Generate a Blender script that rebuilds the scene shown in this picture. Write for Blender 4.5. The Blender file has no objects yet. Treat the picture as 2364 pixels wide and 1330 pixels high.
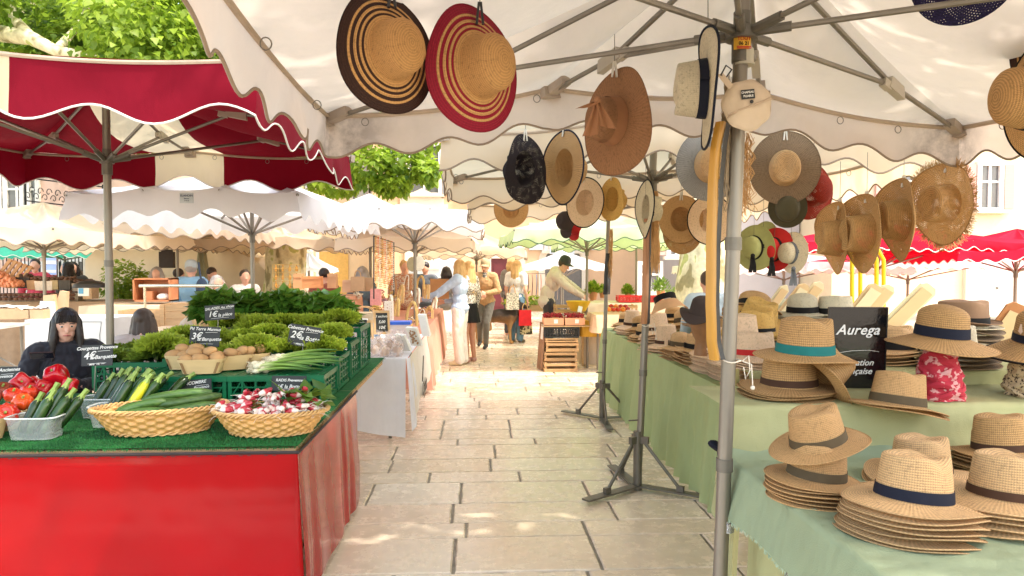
import bpy, bmesh, math, random
from mathutils import Vector, Matrix, Euler, noise
R = math.radians
PI = math.pi
sc = bpy.context.scene
C = sc.collection
rng = random.Random(7)
# ------------------------------------------------------------------ camera
F = 1650.0; PW, PH = 2364, 1330
CAM = Vector((0, 0, 1.6))
yaw, pitch = math.atan(82 / F), -math.atan(53 / F)
cam_d = bpy.data.cameras.new('camera'); cam = bpy.data.objects.new('camera', cam_d); C.objects.link(cam)
cam.location = CAM
cam.rotation_euler = (PI / 2 + pitch, 0, -yaw)
cam_d.sensor_width = 36; cam_d.lens = F / PW * 36; cam_d.clip_end = 800; cam_d.clip_start = 0.05
sc.camera = cam
CM = Euler((PI / 2 + pitch, 0, -yaw)).to_matrix()
def ray(px, py):
    return CM @ Vector(((px - PW / 2) / F, -(py - PH / 2) / F, -1))
def at(px, py, Y):
    d = ray(px, py); return CAM + d * (Y / d.y)
def on(px, py, z):
    d = ray(px, py); return CAM + d * ((z - 1.6) / d.z)
# ------------------------------------------------------------------ mesh builder
class MB:
    def __init__(s): s.v = []; s.f = []; s.m = []; s.uv = None; s.col = None
    def add(s, vs, fs, mi=0):
        o = len(s.v); s.v.extend(Vector(p) for p in vs)
        s.f.extend(tuple(i + o for i in f) for f in fs); s.m.extend([mi] * len(fs)); return s
    def box(s, c, size, rot=None, mi=0, top=1.0):
        x, y, z = size[0] / 2, size[1] / 2, size[2] / 2
        vs = [Vector((sx * x * (top if sz > 0 else 1), sy * y * (top if sz > 0 else 1), sz * z)) for sz in (-1, 1) for sy in (-1, 1) for sx in (-1, 1)]
        if rot is not None:
            M = rot if isinstance(rot, Matrix) else Euler(rot).to_matrix()
            vs = [M @ p for p in vs]
        c = Vector(c)
        return s.add([p + c for p in vs], [(0, 2, 3, 1), (4, 5, 7, 6), (0, 1, 5, 4), (2, 6, 7, 3), (0, 4, 6, 2), (1, 3, 7, 5)], mi)
    def tube(s, pts, r, n=8, mi=0, cap=True, closed=False):
        pts = [Vector(p) for p in pts]; k = len(pts)
        rs = r if isinstance(r, (list, tuple)) else [r] * k
        vs = []; up = None
        for i, p in enumerate(pts):
            if closed: d = pts[(i + 1) % k] - pts[i - 1]
            else: d = pts[min(i + 1, k - 1)] - pts[max(i - 1, 0)]
            if d.length < 1e-9: d = Vector((0, 0, 1))
            d.normalize()
            if up is None:
                up = Vector((0, 0, 1)) if abs(d.z) < .9 else Vector((1, 0, 0))
            a = d.cross(up)
            if a.length < 1e-6: a = d.orthogonal()
            a.normalize(); b = a.cross(d).normalized(); up = b
            for j in range(n):
                t = 2 * PI * j / n
                vs.append(p + (a * math.cos(t) + b * math.sin(t)) * rs[i])
        fs = []
        for i in range(k if closed else k - 1):
            i2 = (i + 1) % k
            for j in range(n):
                j2 = (j + 1) % n
                fs.append((i * n + j, i * n + j2, i2 * n + j2, i2 * n + j))
        if cap and not closed:
            fs.append(tuple(range(n))[::-1]); fs.append(tuple((k - 1) * n + j for j in range(n)))
        return s.add(vs, fs, mi)
    def grid(s, fn, nu, nv, mi=0, cu=False):
        vs = []; 
        for i in range(nv + 1):
            for j in range(nu if cu else nu + 1):
                vs.append(Vector(fn(j / nu, i / nv)))
        w = nu if cu else nu + 1; fs = []
        for i in range(nv):
            for j in range(nu):
                j2 = (j + 1) % w
                fs.append((i * w + j, i * w + j2, (i + 1) * w + j2, (i + 1) * w + j))
        return s.add(vs, fs, mi)
    def lathe(s, prof, n=20, c=(0, 0, 0), mi=0, sx=1, sy=1, M=None):
        c = Vector(c)
        def fn(u, v):
            k = v * (len(prof) - 1); r, z = prof[int(round(k))]
            p = Vector((r * math.cos(2 * PI * u) * sx, r * math.sin(2 * PI * u) * sy, z))
            if M is not None: p = M @ p
            return p + c
        return s.grid(fn, n, len(prof) - 1, mi, cu=True)
    def ball(s, c, r, n=10, m=8, mi=0, M=None):
        rx, ry, rz = r if isinstance(r, (tuple, list)) else (r, r, r); c = Vector(c)
        def fn(u, v):
            a = v * PI; p = Vector((rx * math.sin(a) * math.cos(2 * PI * u), ry * math.sin(a) * math.sin(2 * PI * u), -rz * math.cos(a)))
            if M is not None: p = M @ p
            return p + c
        return s.grid(fn, n, m, mi, cu=True)
    def capsule(s, p0, r0, p1, r1, n=12):
        p0, p1 = Vector(p0), Vector(p1); d = (p1 - p0)
        L = d.length; d = d.normalized() if L > 1e-6 else Vector((0, 0, 1))
        pts = []; rs = []
        for a in (0.08, .45, .8): pts.append(p0 - d * r0 * math.cos(a * PI / 2)); rs.append(r0 * math.sin(a * PI / 2))
        pts.append(p0); rs.append(r0); pts.append(p1); rs.append(r1)
        for a in (.8, .45, .08): pts.append(p1 + d * r1 * math.cos(a * PI / 2)); rs.append(r1 * math.sin(a * PI / 2))
        return s.tube(pts, rs, n)
    def extr(s, outline, M, th, mi=0):
        n = len(outline)
        vs = [M @ Vector((x, y, 0)) for x, y in outline] + [M @ Vector((x, y, -th)) for x, y in outline]
        fs = [tuple(range(n)), tuple(range(2 * n - 1, n - 1, -1))] + [(i, i + n, (i + 1) % n + n, (i + 1) % n) for i in range(n)]
        return s.add(vs, fs, mi)
    def build(s, name, mats, parent=None, smooth=True, off=None, world=True):
        me = bpy.data.meshes.new(name)
        o3 = Vector((0, 0, 0))
        if parent is not None and world: o3 = org(parent)
        elif off is not None: o3 = Vector(off)
        me.from_pydata([p - o3 for p in s.v], [], s.f)
        if not isinstance(mats, (list, tuple)): mats = [mats]
        for m in mats: me.materials.append(m)
        if len(mats) > 1: me.polygons.foreach_set('material_index', s.m)
        if smooth: me.polygons.foreach_set('use_smooth', [True] * len(me.polygons))
        if s.uv:
            l = me.uv_layers.new(name='UVMap')
            for lp in me.loops: l.data[lp.index].uv = s.uv[lp.vertex_index]
        if s.col:
            a = me.attributes.new('tone', 'FLOAT', 'POINT'); a.data.foreach_set('value', s.col)
        if smooth:
            try: me.set_sharp_from_angle(angle=R(38))
            except Exception: pass
        me.update()
        o = bpy.data.objects.new(name, me); C.objects.link(o)
        if parent is not None: o.parent = parent
        elif off is not None: o.location = off
        return o
def org(o):
    v = Vector((0, 0, 0))
    while o is not None: v += o.location; o = o.parent
    return v
def tag(o, label, cat, group=None):
    o['label'] = label; o['category'] = cat
    if group: o['group'] = group
    return o
def thing(name, label, cat, loc=(0, 0, 0), group=None, rot=None):
    o = bpy.data.objects.new(name, None); C.objects.link(o); o.location = loc; o.empty_display_size = .1
    if rot is not None: o.rotation_euler = rot
    return tag(o, label, cat, group)
def struct(o): o['kind'] = 'structure'; return o
def dup(root, loc=None, rot=None, label=None, group=None, scale=None):
    r = root.copy(); C.objects.link(r)
    if loc is not None: r.location = loc
    if rot is not None: r.rotation_euler = rot
    if scale is not None: r.scale = (scale,) * 3 if not isinstance(scale, (tuple, list)) else scale
    if label: r['label'] = label
    if group: r['group'] = group
    for ch in list(root.children):
        c = ch.copy(); C.objects.link(c); c.parent = r
        for g in ch.children:
            d = g.copy(); C.objects.link(d); d.parent = c
    return r
def text(s, size, mat, parent, M, name='lettering', shear=0.25, ext=.0008, align='CENTER', space=1.0):
    cu = bpy.data.curves.new(name, 'FONT'); cu.body = s; cu.size = size; cu.shear = shear; cu.extrude = ext
    cu.align_x = align; cu.align_y = 'CENTER'; cu.space_character = space; cu.resolution_u = 3; cu.offset = size * .012
    cu.materials.append(mat)
    tmp = bpy.data.objects.new('tmp', cu); C.objects.link(tmp)
    me = bpy.data.meshes.new(name); o = bpy.data.objects.new(name, me); C.objects.link(o); o.parent = parent; o.matrix_local = M
    PEND.append((o, tmp, name, 0, None)); return o
PEND = []
def flush():
    """turn every pending text curve and remeshed body into a plain mesh, in one evaluation"""
    dg = bpy.context.evaluated_depsgraph_get()
    done = [(o, bpy.data.meshes.new_from_object(t.evaluated_get(dg)), nm_, wr, mat) for o, t, nm_, wr, mat in PEND]
    for _, t, *_r in PEND: bpy.data.objects.remove(t)
    for o, nm, name, wr, mat in done:
        if wr:
            sd_ = len(nm.vertices) * .01; off = []
            for v in nm.vertices:
                p = v.co; q = Vector((p.x * 9, p.y * 9, p.z * 5 + sd_)); n1 = noise.noise(q); n2 = noise.noise(q * 2.7 + Vector((n1 * 2, 0, 0)))
                off.append(p + v.normal * wr * ((1 - abs(n2) * 2.2) * .8 + n1 * .7))
            for v, p in zip(nm.vertices, off): v.co = p
        if mat is not None:
            nm.materials.clear(); nm.materials.append(mat); nm.polygons.foreach_set('use_smooth', [True] * len(nm.polygons))
        nm.name = name; o.data = nm
# ------------------------------------------------------------------ materials
def newmat(name):
    m = bpy.data.materials.new(name); m.use_nodes = True; nt = m.node_tree; nt.nodes.clear()
    return m, nt, nt.nodes, nt.links
def mixc(nt, f, a, b, mode='MIX'):
    n = nt.nodes.new('ShaderNodeMix'); n.data_type = 'RGBA'; n.blend_type = mode
    for k, v in ((0, f), (6, a), (7, b)):
        if isinstance(v, (int, float)): n.inputs[k].default_value = v
        elif isinstance(v, (tuple, list)): n.inputs[k].default_value = (*v[:3], 1)
        else: nt.links.new(v, n.inputs[k])
    return n.outputs[2]
def mth(nt, op, a, b=None, c=None):
    n = nt.nodes.new('ShaderNodeMath'); n.operation = op
    for k, v in enumerate((a, b, c)):
        if v is None: continue
        if isinstance(v, (int, float)): n.inputs[k].default_value = v
        else: nt.links.new(v, n.inputs[k])
    return n.outputs[0]
def ntex(nt, scale, coord='Object', detail=4, rough=.55, vec=None, st=None):
    tc = nt.nodes.new('ShaderNodeTexCoord'); n = nt.nodes.new('ShaderNodeTexNoise')
    n.inputs['Scale'].default_value = scale; n.inputs['Detail'].default_value = detail; n.inputs['Roughness'].default_value = rough
    src = vec if vec is not None else tc.outputs[coord]
    if st is not None:
        mp = nt.nodes.new('ShaderNodeMapping'); mp.inputs['Scale'].default_value = st; nt.links.new(src, mp.inputs[0]); src = mp.outputs[0]
    nt.links.new(src, n.inputs['Vector']); return n.outputs['Fac']
def ramp(nt, f, stops):
    n = nt.nodes.new('ShaderNodeValToRGB'); cr = n.color_ramp
    while len(cr.elements) < len(stops): cr.elements.new(.5)
    for e, (p, c) in zip(cr.elements, stops): e.position = p; e.color = (*c, 1) if not isinstance(c, (int, float)) else (c, c, c, 1)
    nt.links.new(f, n.inputs[0]); return n.outputs[0]
def sc3(c, k): return tuple(min(1, x * k) for x in c)
def objrand(nt):
    return nt.nodes.new('ShaderNodeObjectInfo').outputs['Random']
def finish(nt, col, rough=.6, metal=0, bump=None, bstr=.3, bdist=.01, spec=.5, trans=0, tcol=None, extra=None, coat=0, sheen=0):
    p = nt.nodes.new('ShaderNodeBsdfPrincipled'); out = nt.nodes.new('ShaderNodeOutputMaterial')
    for k, v in (('Base Color', col), ('Roughness', rough), ('Metallic', metal), ('Specular IOR Level', spec), ('Coat Weight', coat), ('Sheen Weight', sheen)):
        if isinstance(v, (int, float)): p.inputs[k].default_value = v
        elif isinstance(v, (tuple, list)): p.inputs[k].default_value = (*v[:3], 1)
        else: nt.links.new(v, p.inputs[k])
    if extra:
        for k, v in extra.items(): p.inputs[k].default_value = v
    if bump is not None:
        b = nt.nodes.new('ShaderNodeBump'); b.inputs['Strength'].default_value = bstr; b.inputs['Distance'].default_value = bdist
        nt.links.new(bump, b.inputs['Height']); nt.links.new(b.outputs[0], p.inputs['Normal'])
    sh = p.outputs[0]
    if trans:
        t = nt.nodes.new('ShaderNodeBsdfTranslucent'); mx = nt.nodes.new('ShaderNodeMixShader'); mx.inputs[0].default_value = trans
        tc = tcol if tcol is not None else col
        if isinstance(tc, (tuple, list)): t.inputs[0].default_value = (*tc[:3], 1)
        else: nt.links.new(tc, t.inputs[0])
        nt.links.new(sh, mx.inputs[1]); nt.links.new(t.outputs[0], mx.inputs[2]); sh = mx.outputs[0]
    nt.links.new(sh, out.inputs[0])
MC = {}
def simple(name, c, rough=.6, metal=0, var=.25, scale=12, bstr=.25, bs=None, trans=0, coat=0, spec=.5, rnd=0, st=None, bdist=.005, sheen=0):
    if name in MC: return MC[name]
    m, nt, N, L = newmat(name)
    f = ntex(nt, scale, st=st)
    col = mixc(nt, f, sc3(c, 1 - var), sc3(c, 1 + var))
    if rnd:
        r = objrand(nt); col = mixc(nt, 1.0, col, ramp(nt, r, [(0, 1 - rnd), (1, 1.0)]), 'MULTIPLY')
    b = ntex(nt, bs or scale * 4, st=st)
    finish(nt, col, rough, metal, b, bstr, bdist, spec=spec, trans=trans, coat=coat, sheen=sheen)
    MC[name] = m; return m
def straw(name, c, c2=None, pitch=.0065, weave=1, holes=0, stripes=None, rough=.75, dark=.55):
    """woven straw: UV.x = angle (0..1), UV.y = arc length in metres"""
    if name in MC: return MC[name]
    m, nt, N, L = newmat(name)
    uv = N.new('ShaderNodeUVMap'); sp = N.new('ShaderNodeSeparateXYZ'); L.new(uv.outputs[0], sp.inputs[0])
    vv = mth(nt, 'MULTIPLY_ADD', ntex(nt, 22, detail=3), .0035, sp.outputs[1])
    rows = mth(nt, 'SINE', mth(nt, 'MULTIPLY', vv, 2 * PI / pitch))
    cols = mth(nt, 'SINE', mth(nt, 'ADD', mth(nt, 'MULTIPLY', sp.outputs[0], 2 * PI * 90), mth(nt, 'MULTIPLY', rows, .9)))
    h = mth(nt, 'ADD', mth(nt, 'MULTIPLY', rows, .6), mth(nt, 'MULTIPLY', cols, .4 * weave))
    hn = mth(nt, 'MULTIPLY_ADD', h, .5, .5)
    nz = ntex(nt, 14, detail=6); nf = ntex(nt, 260, detail=2)
    c2 = c2 or sc3(c, .8)
    base = mixc(nt, nz, c, c2)
    base = mixc(nt, mth(nt, 'MULTIPLY', nf, .6), base, sc3(c, 1.15))
    base = mixc(nt, ramp(nt, ntex(nt, 90, detail=3, rough=.8), [(.52, 0.0), (.66, .55)]), base, sc3(c, .45))
    if stripes:  # list of (v0, v1, colour)
        for v0, v1, cc in stripes:
            k = mth(nt, 'MULTIPLY', mth(nt, 'GREATER_THAN', sp.outputs[1], v0), mth(nt, 'LESS_THAN', sp.outputs[1], v1))
            base = mixc(nt, k, base, cc)
    r = objrand(nt)
    base = mixc(nt, 1.0, base, ramp(nt, r, [(0, .82), (1, 1.0)]), 'MULTIPLY')
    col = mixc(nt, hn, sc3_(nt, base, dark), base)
    finish(nt, col, rough, 0, hn, .55, .0025, spec=.3, trans=.16)
    if holes:
        out = [n for n in N if n.type == 'OUTPUT_MATERIAL'][0]; sh = out.inputs[0].links[0].from_socket
        tr = N.new('ShaderNodeBsdfTransparent'); mx = N.new('ShaderNodeMixShader')
        rr = mth(nt, 'SINE', mth(nt, 'MULTIPLY', sp.outputs[1], 2 * PI / .011)); cc = mth(nt, 'SINE', mth(nt, 'MULTIPLY', sp.outputs[0], 2 * PI * 60))
        hk = mth(nt, 'GREATER_THAN', mth(nt, 'ADD', mth(nt, 'MULTIPLY', rr, cc), mth(nt, 'MULTIPLY_ADD', ntex(nt, 25), 1.6, -.8)), 1.05 - holes)
        L.new(hk, mx.inputs[0]); L.new(sh, mx.inputs[1]); L.new(tr.outputs[0], mx.inputs[2]); L.new(mx.outputs[0], out.inputs[0])
    MC[name] = m; return m
def sc3_(nt, c, k): return mixc(nt, 1.0, c, (k, k, k), 'MULTIPLY')
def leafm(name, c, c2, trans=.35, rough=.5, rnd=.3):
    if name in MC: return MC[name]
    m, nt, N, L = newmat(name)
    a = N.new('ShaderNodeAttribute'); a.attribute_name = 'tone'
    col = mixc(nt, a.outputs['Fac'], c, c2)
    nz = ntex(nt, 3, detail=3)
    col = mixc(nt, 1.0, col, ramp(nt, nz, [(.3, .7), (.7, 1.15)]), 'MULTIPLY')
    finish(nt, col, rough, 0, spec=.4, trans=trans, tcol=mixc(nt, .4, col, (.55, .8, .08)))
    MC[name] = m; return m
def canvas(name, c, trans=.35, tc=None, stripes=None, scale=3, dirt=.0, rot=0, wr=.35):
    """parasol / cloth fabric; stripes = list of (x0, x1, colour) in object space"""
    if name in MC: return MC[name]
    m, nt, N, L = newmat(name)
    col = c
    tcx = N.new('ShaderNodeTexCoord')
    if stripes:
        sp = N.new('ShaderNodeSeparateXYZ'); L.new(tcx.outputs['Object'], sp.inputs[0])
        for x0, x1, cc in stripes:
            k = mth(nt, 'MULTIPLY', mth(nt, 'GREATER_THAN', sp.outputs[0], x0), mth(nt, 'LESS_THAN', sp.outputs[0], x1))
            col = mixc(nt, k, col, cc)
            if tc is not None: tc = mixc(nt, k, tc, cc)
    n1 = ntex(nt, scale, detail=5)
    col = mixc(nt, 1.0, col, ramp(nt, n1, [(.25, .84), (.7, 1.0)]), 'MULTIPLY')
    if dirt:
        sp = N.new('ShaderNodeSeparateXYZ'); L.new(tcx.outputs['Object'], sp.inputs[0])
        kx = mth(nt, 'MULTIPLY', mth(nt, 'SUBTRACT', mth(nt, 'ABSOLUTE', sp.outputs[0]), 1.22), 4.0); ky = mth(nt, 'MULTIPLY', mth(nt, 'SUBTRACT', mth(nt, 'ABSOLUTE', sp.outputs[1]), .82), 5.0)
        for n_ in (kx, ky): n_.node.use_clamp = True
        kk = mth(nt, 'MULTIPLY', mth(nt, 'MULTIPLY', kx, ky), ramp(nt, ntex(nt, 7, detail=6, rough=.7), [(.35, .1), (.62, 1.0)]))
        col = mixc(nt, mth(nt, 'MULTIPLY', kk, .75), col, (.13, .10, .085)); tc = mixc(nt, mth(nt, 'MULTIPLY', kk, .7), tc or (.6, .5, .4), (.1, .08, .07))
        n2 = ntex(nt, 1.7, detail=6, rough=.7)
        col = mixc(nt, mth(nt, 'MULTIPLY', ramp(nt, n2, [(.52, 0.0), (.72, 1.0)]), dirt), col, (.30, .24, .19))
    b = mth(nt, 'ADD', ntex(nt, 4, detail=3, st=(1, 1, .5)), mth(nt, 'MULTIPLY', ntex(nt, 400, detail=1), .04))
    finish(nt, col, .8, 0, b, wr, .06, spec=.2, trans=trans, tcol=tc)
    MC[name] = m; return m
STEEL = simple('galvanised_steel', (.24, .215, .18), .45, .7, .35, 9, .15, 60, st=(1, 1, .25))
STEEL_D = simple('dark_steel', (.17, .155, .13), .5, .6, .4, 14, .2)
WHITE_P = simple('white_plastic', (.78, .77, .73), .45, 0, .08)
BLACK = simple('black_plastic', (.018, .018, .02), .45, 0, .3)
WOOD = simple('pale_wood', (.62, .40, .20), .65, 0, .3, 5, .3, 30, st=(1, 9, 9), rnd=.2)
WOODX = simple('pale_wood_x', (.60, .37, .18), .65, 0, .32, 6, .3, 30, st=(1, 8, 10), rnd=.25)
SKIN = simple('skin', (.74, .42, .31), .5, 0, .12, 8, .1)
SKIN_S = simple('tanned_skin', (.50, .24, .15), .5, 0, .12, 8, .1)
RIBBON_N = simple('navy_ribbon', (.012, .014, .026), .65, 0, .2, 30, .2, 300, spec=.12)
RIBBON_K = simple('black_ribbon', (.012, .011, .011), .65, 0, .2, 30, .2, 300, spec=.12)
RIBBON_O = simple('olive_ribbon', (.085, .062, .035), .65, 0, .2, 30, .2, 300, spec=.12)
RIBBON_T = simple('teal_ribbon', (.015, .14, .135), .6, 0, .2, 30, .2, 300, spec=.12)
RIBBON_B = simple('brown_ribbon', (.06, .03, .018), .65, 0, .2, 30, .2, 300, spec=.12)
RIBBON_R = simple('red_ribbon', (.38, .02, .02), .65, 0, .2, 30, .2, 300, spec=.12)
RIBBON_G = simple('grey_ribbon', (.12, .13, .15), .65, 0, .2, 30, .2, 300, spec=.12)
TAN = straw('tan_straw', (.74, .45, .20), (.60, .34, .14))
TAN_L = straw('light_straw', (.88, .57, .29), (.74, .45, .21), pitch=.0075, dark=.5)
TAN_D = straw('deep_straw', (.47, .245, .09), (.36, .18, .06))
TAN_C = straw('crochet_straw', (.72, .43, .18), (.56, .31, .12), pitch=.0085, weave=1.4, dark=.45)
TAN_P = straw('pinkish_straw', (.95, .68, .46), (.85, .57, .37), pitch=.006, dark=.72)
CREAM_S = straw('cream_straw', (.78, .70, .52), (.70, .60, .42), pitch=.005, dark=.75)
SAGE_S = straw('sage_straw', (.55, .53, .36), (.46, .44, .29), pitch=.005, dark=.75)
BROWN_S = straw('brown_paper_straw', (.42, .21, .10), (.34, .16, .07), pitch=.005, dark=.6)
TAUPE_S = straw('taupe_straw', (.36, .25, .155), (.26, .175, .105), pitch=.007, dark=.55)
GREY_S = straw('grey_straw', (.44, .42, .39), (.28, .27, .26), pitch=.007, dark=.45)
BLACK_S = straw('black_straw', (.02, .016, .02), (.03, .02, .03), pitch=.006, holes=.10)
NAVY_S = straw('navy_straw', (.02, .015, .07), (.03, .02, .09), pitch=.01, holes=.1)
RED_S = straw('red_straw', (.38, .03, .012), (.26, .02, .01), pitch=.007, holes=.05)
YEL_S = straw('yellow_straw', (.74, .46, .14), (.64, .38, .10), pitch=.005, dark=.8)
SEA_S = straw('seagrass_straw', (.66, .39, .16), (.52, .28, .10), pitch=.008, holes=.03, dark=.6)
FELT = simple('brown_felt', (.045, .03, .028), .9, 0, .2, 10, .2)
FELT_T = simple('taupe_felt', (.22, .13, .075), .9, 0, .15, 10, .2)
RED_F = simple('red_felt', (.50, .012, .012), .8, 0, .15, 10, .2)
ORDS = ['first', 'second', 'third', 'fourth', 'fifth', 'sixth', 'seventh', 'eighth', 'ninth', 'tenth', 'eleventh', 'twelfth']
# ------------------------------------------------------------------ generators
def parasol(label, cx, cy, hx, hy, ze, za, zh, mat, trim, rot=0, vd=.2, per=.34, anch_x=2, anch_y=0, pole_r=.025, zb=0.0, lean=(0, 0), group=None,
            det=1, drop=.05, base=False, vmat=None, hubr=.045, pole_m=None, px=None):
    t = thing('market_parasol', label, 'parasol', (cx, cy, 0), group, (0, 0, R(rot)))
    r = random.Random(int(cx * 100 + cy * 10))
    cs = [(-hx, -hy), (hx, -hy), (hx, hy), (-hx, hy)]
    per_pts = []; anchors = []
    for k in range(4):
        a, b = Vector((*cs[k], 0)), Vector((*cs[(k + 1) % 4], 0)); L = (b - a).length
        na = anch_x if k % 2 == 0 else anch_y
        n = max(8, int(L / (.07 if det > 1 else .11)))
        n = (n // (na + 1) + 1) * (na + 1)
        for i in range(n):
            f = i / n; p = a.lerp(b, f); seg = f * (na + 1); fr = seg - int(seg)
            corner = max(0, 1 - f * (na + 1)) if seg < 1 else max(0, f * (na + 1) - na)
            corner = 1.0 if na == 0 else corner
            z = ze - drop * corner ** 1.0 - .035 * math.sin(PI * fr) ** 1.0
            per_pts.append((p.x, p.y, z, abs(math.sin(PI * fr))))
            if i % (n // (na + 1)) == 0: anchors.append(Vector((p.x, p.y, z)))
    M = len(per_pts); apex = Vector((0, 0, za)); nr = 10
    def fn(u, v):
        k = int(round(u * M)) % M; x, y, z, s = per_pts[k]
        t_ = v ** .9; e = Vector((x, y, z)); p = apex.lerp(e, t_)
        p.z -= (.10 * s * math.sin(PI * t_) ** .9 * (hx + hy) / 2.5 + .03 * math.sin(PI * t_))
        p.z += .008 * noise.noise(p * 3)
        return p
    cb = MB(); cb.grid(fn, M, nr, cu=True); cb.build('canopy', mat, t, world=False)
    # valance
    tot = []; acc = 0
    for k in range(M):
        a = Vector(per_pts[k][:3]); b = Vector(per_pts[(k + 1) % M][:3]); tot.append(acc); acc += (b - a).length
    def pp(sv):
        sv = (sv % 1) * acc; k = 0
        lo, hi = 0, M - 1
        while lo < hi:
            mid = (lo + hi + 1) // 2
            if tot[mid] <= sv: lo = mid
            else: hi = mid - 1
        k = lo; a = Vector(per_pts[k][:3]); b = Vector(per_pts[(k + 1) % M][:3])
        f = (sv - tot[k]) / max(1e-6, (b - a).length); return a.lerp(b, f)
    nsc = max(1, round(acc / per)); nn = nsc * (14 if det > 1 else 8)
    def bot(u):
        c = math.cos(2 * PI * u * nsc); c = c * .75 + .25 * abs(c) * c
        return vd * (.86 + .14 * c) - (.0 if c > 0 else 0) + .02 * math.sin(u * 37)
    amp = .30
    def vf(u, v):
        p = pp(u); c = math.cos(2 * PI * u * nsc)
        d = vd * (1 - amp / 2 + amp / 2 * c) * v
        q = p.copy(); q.z -= d
        outv = Vector((p.x / hx, p.y / hy, 0)); outv = Vector((round(outv.x * .999) if abs(outv.x) > .99 else 0, round(outv.y * .999) if abs(outv.y) > .99 else 0, 0))
        q += outv * (.012 * math.sin(u * 61 + v * 2) * v + .03 * noise.noise(Vector((u * 40, v * 1.5, cx))) * v + .012 * v)
        return q
    vb = MB(); vb.grid(vf, nn, 5 if det > 1 else 3, cu=True); vb.build('valance', vmat or mat, t, world=False)
    if trim is not None and det:
        tb = MB(); tb.tube([vf(i / nn, 1.0) for i in range(nn)], .0055 if det > 1 else .007, 5, closed=True); tb.build('trim', trim, t, world=False)
    pm = pole_m or STEEL
    # pole, leaning
    b0 = Vector((lean[0], lean[1], zb)); top = Vector((0, 0, za - .03))
    pb = MB(); pb.tube([b0, b0.lerp(top, .5), top], pole_r, 14)
    pole = pb.build('pole', pm, t, world=False)
    def pole_at(z): return b0.lerp(top, (z - zb) / (top.z - zb))
    if det > 1:
        for zz in (.38, .7, 1.02): cb = MB(); q = pole_at(zb + zz * (zh - zb)); cb.tube([q - Vector((0, 0, .022)), q + Vector((0, 0, .022))], pole_r + .004, 14); cb.build('collar', STEEL_D, pole, world=False)
    hub = pole_at(zh)
    hb = MB(); hb.tube([hub + Vector((0, 0, -.10)), hub + Vector((0, 0, .01))], pole_r + .008, 14)
    hb.tube([hub + Vector((0, 0, -.025)), hub + Vector((0, 0, .015))], hubr, 14)
    hb.build('hub', STEEL_D, t, world=False)
    rr = .011 if det > 1 else .013
    for a in anchors:
        a2 = a + Vector((0, 0, -.03)); tp = Vector((0, 0, za - .07))
        kk = .985
        j = tp.lerp(a2, .60) + Vector((0, 0, -.02 - .05 * det / 2))
        rb = MB(); rb.tube([tp, j, a2 + Vector((0, 0, -.0))], rr, 8); ro = rb.build('rib', pm, t, world=False)
        d = (j - hub); d2 = Vector((d.x, d.y, 0)).normalized() * hubr
        sb = MB(); sb.tube([hub + d2 * .8, j], rr * .95, 8); so = sb.build('strut', pm, t, world=False)
        if det > 1:
            jb = MB(); dd = d.normalized(); jb.tube([hub + d2 * .9, hub + d2 * .9 + dd * .11], rr * 1.55, 8); jb.build('strut_socket', STEEL_D, so, world=False)
            kb = MB(); rd = (a2 - tp).normalized(); q = rd.to_track_quat('X', 'Z').to_matrix()
            kb.box(j + rd * .02, (.15, .035, .055), q, top=.8); kb.box(j - rd * .07 - Vector((0, 0, .02)), (.06, .028, .035), q)
            kb.build('rib_joint', simple('beige_nylon', (.45, .40, .33), .5, 0, .15), ro, world=False)
            eb = MB(); e = a2 - rd * .06; eb.box(e, (.14, .05, .04), q); eb.box(a2 + Vector((0, 0, .0)), (.04, .09, .06), q)
            eb.build('corner_pocket', simple('pocket_canvas', (.40, .33, .27), .8, 0, .3), ro, world=False)
    if det > 1:
        hb = MB(); hb.tube([pp(i / 120) + Vector((0, 0, -.012)) for i in range(120)], .011, 6, closed=True); hb.build('edge_seam', simple('seam_canvas', (.46, .36, .27), .8), t, world=False)
        for u in [.03, .07, .11, .15, .19, .22, .26, .29, .33, .36, .40, .44, .47, .53, .56, .60, .64, .67, .71, .79, .85, .93]:
            q = pp(u); q = Vector((q.x * .975, q.y * .975, q.z - .045)); g = MB(); g.tube([q + Vector((.016 * math.cos(a * PI / 6), 0, .018 * math.sin(a * PI / 6))) for a in range(12)], .0022, 5, closed=True)
            g.build('ring', STEEL, t, world=False)
    if base: 
        feet(t, b0, base)
    return t
def feet(t, b0, s=1.0):
    for k in range(3):
        a = R(s[k]); d = Vector((math.cos(a), math.sin(a), 0)); L = .52
        fb = MB(); c = b0 + d * L / 2; M = Matrix.Rotation(a, 3, 'Z')
        fb.box((c.x, c.y, .03), (L, .07, .012), M); fb.tube([b0 + Vector((0, 0, .36)) + d * .035, b0 + d * L * .6 + Vector((0, 0, .05))], .012, 8)
        fb.box(b0 + d * L * .6 + Vector((0, 0, .05)), (.05, .03, .05), M); fb.box(b0 + d * .05 + Vector((0, 0, .36)), (.06, .03, .05), M)
        fb.build('foot', STEEL_D, t, world=False)
    cb = MB(); cb.tube([b0 + Vector((0, 0, .0)), b0 + Vector((0, 0, .42))], .031, 14); cb.tube([b0 + Vector((.03, 0, .5)), b0 + Vector((-.07, -.02, .5))], .006, 6); cb.build('base_sleeve', STEEL_D, t, world=False)

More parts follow.
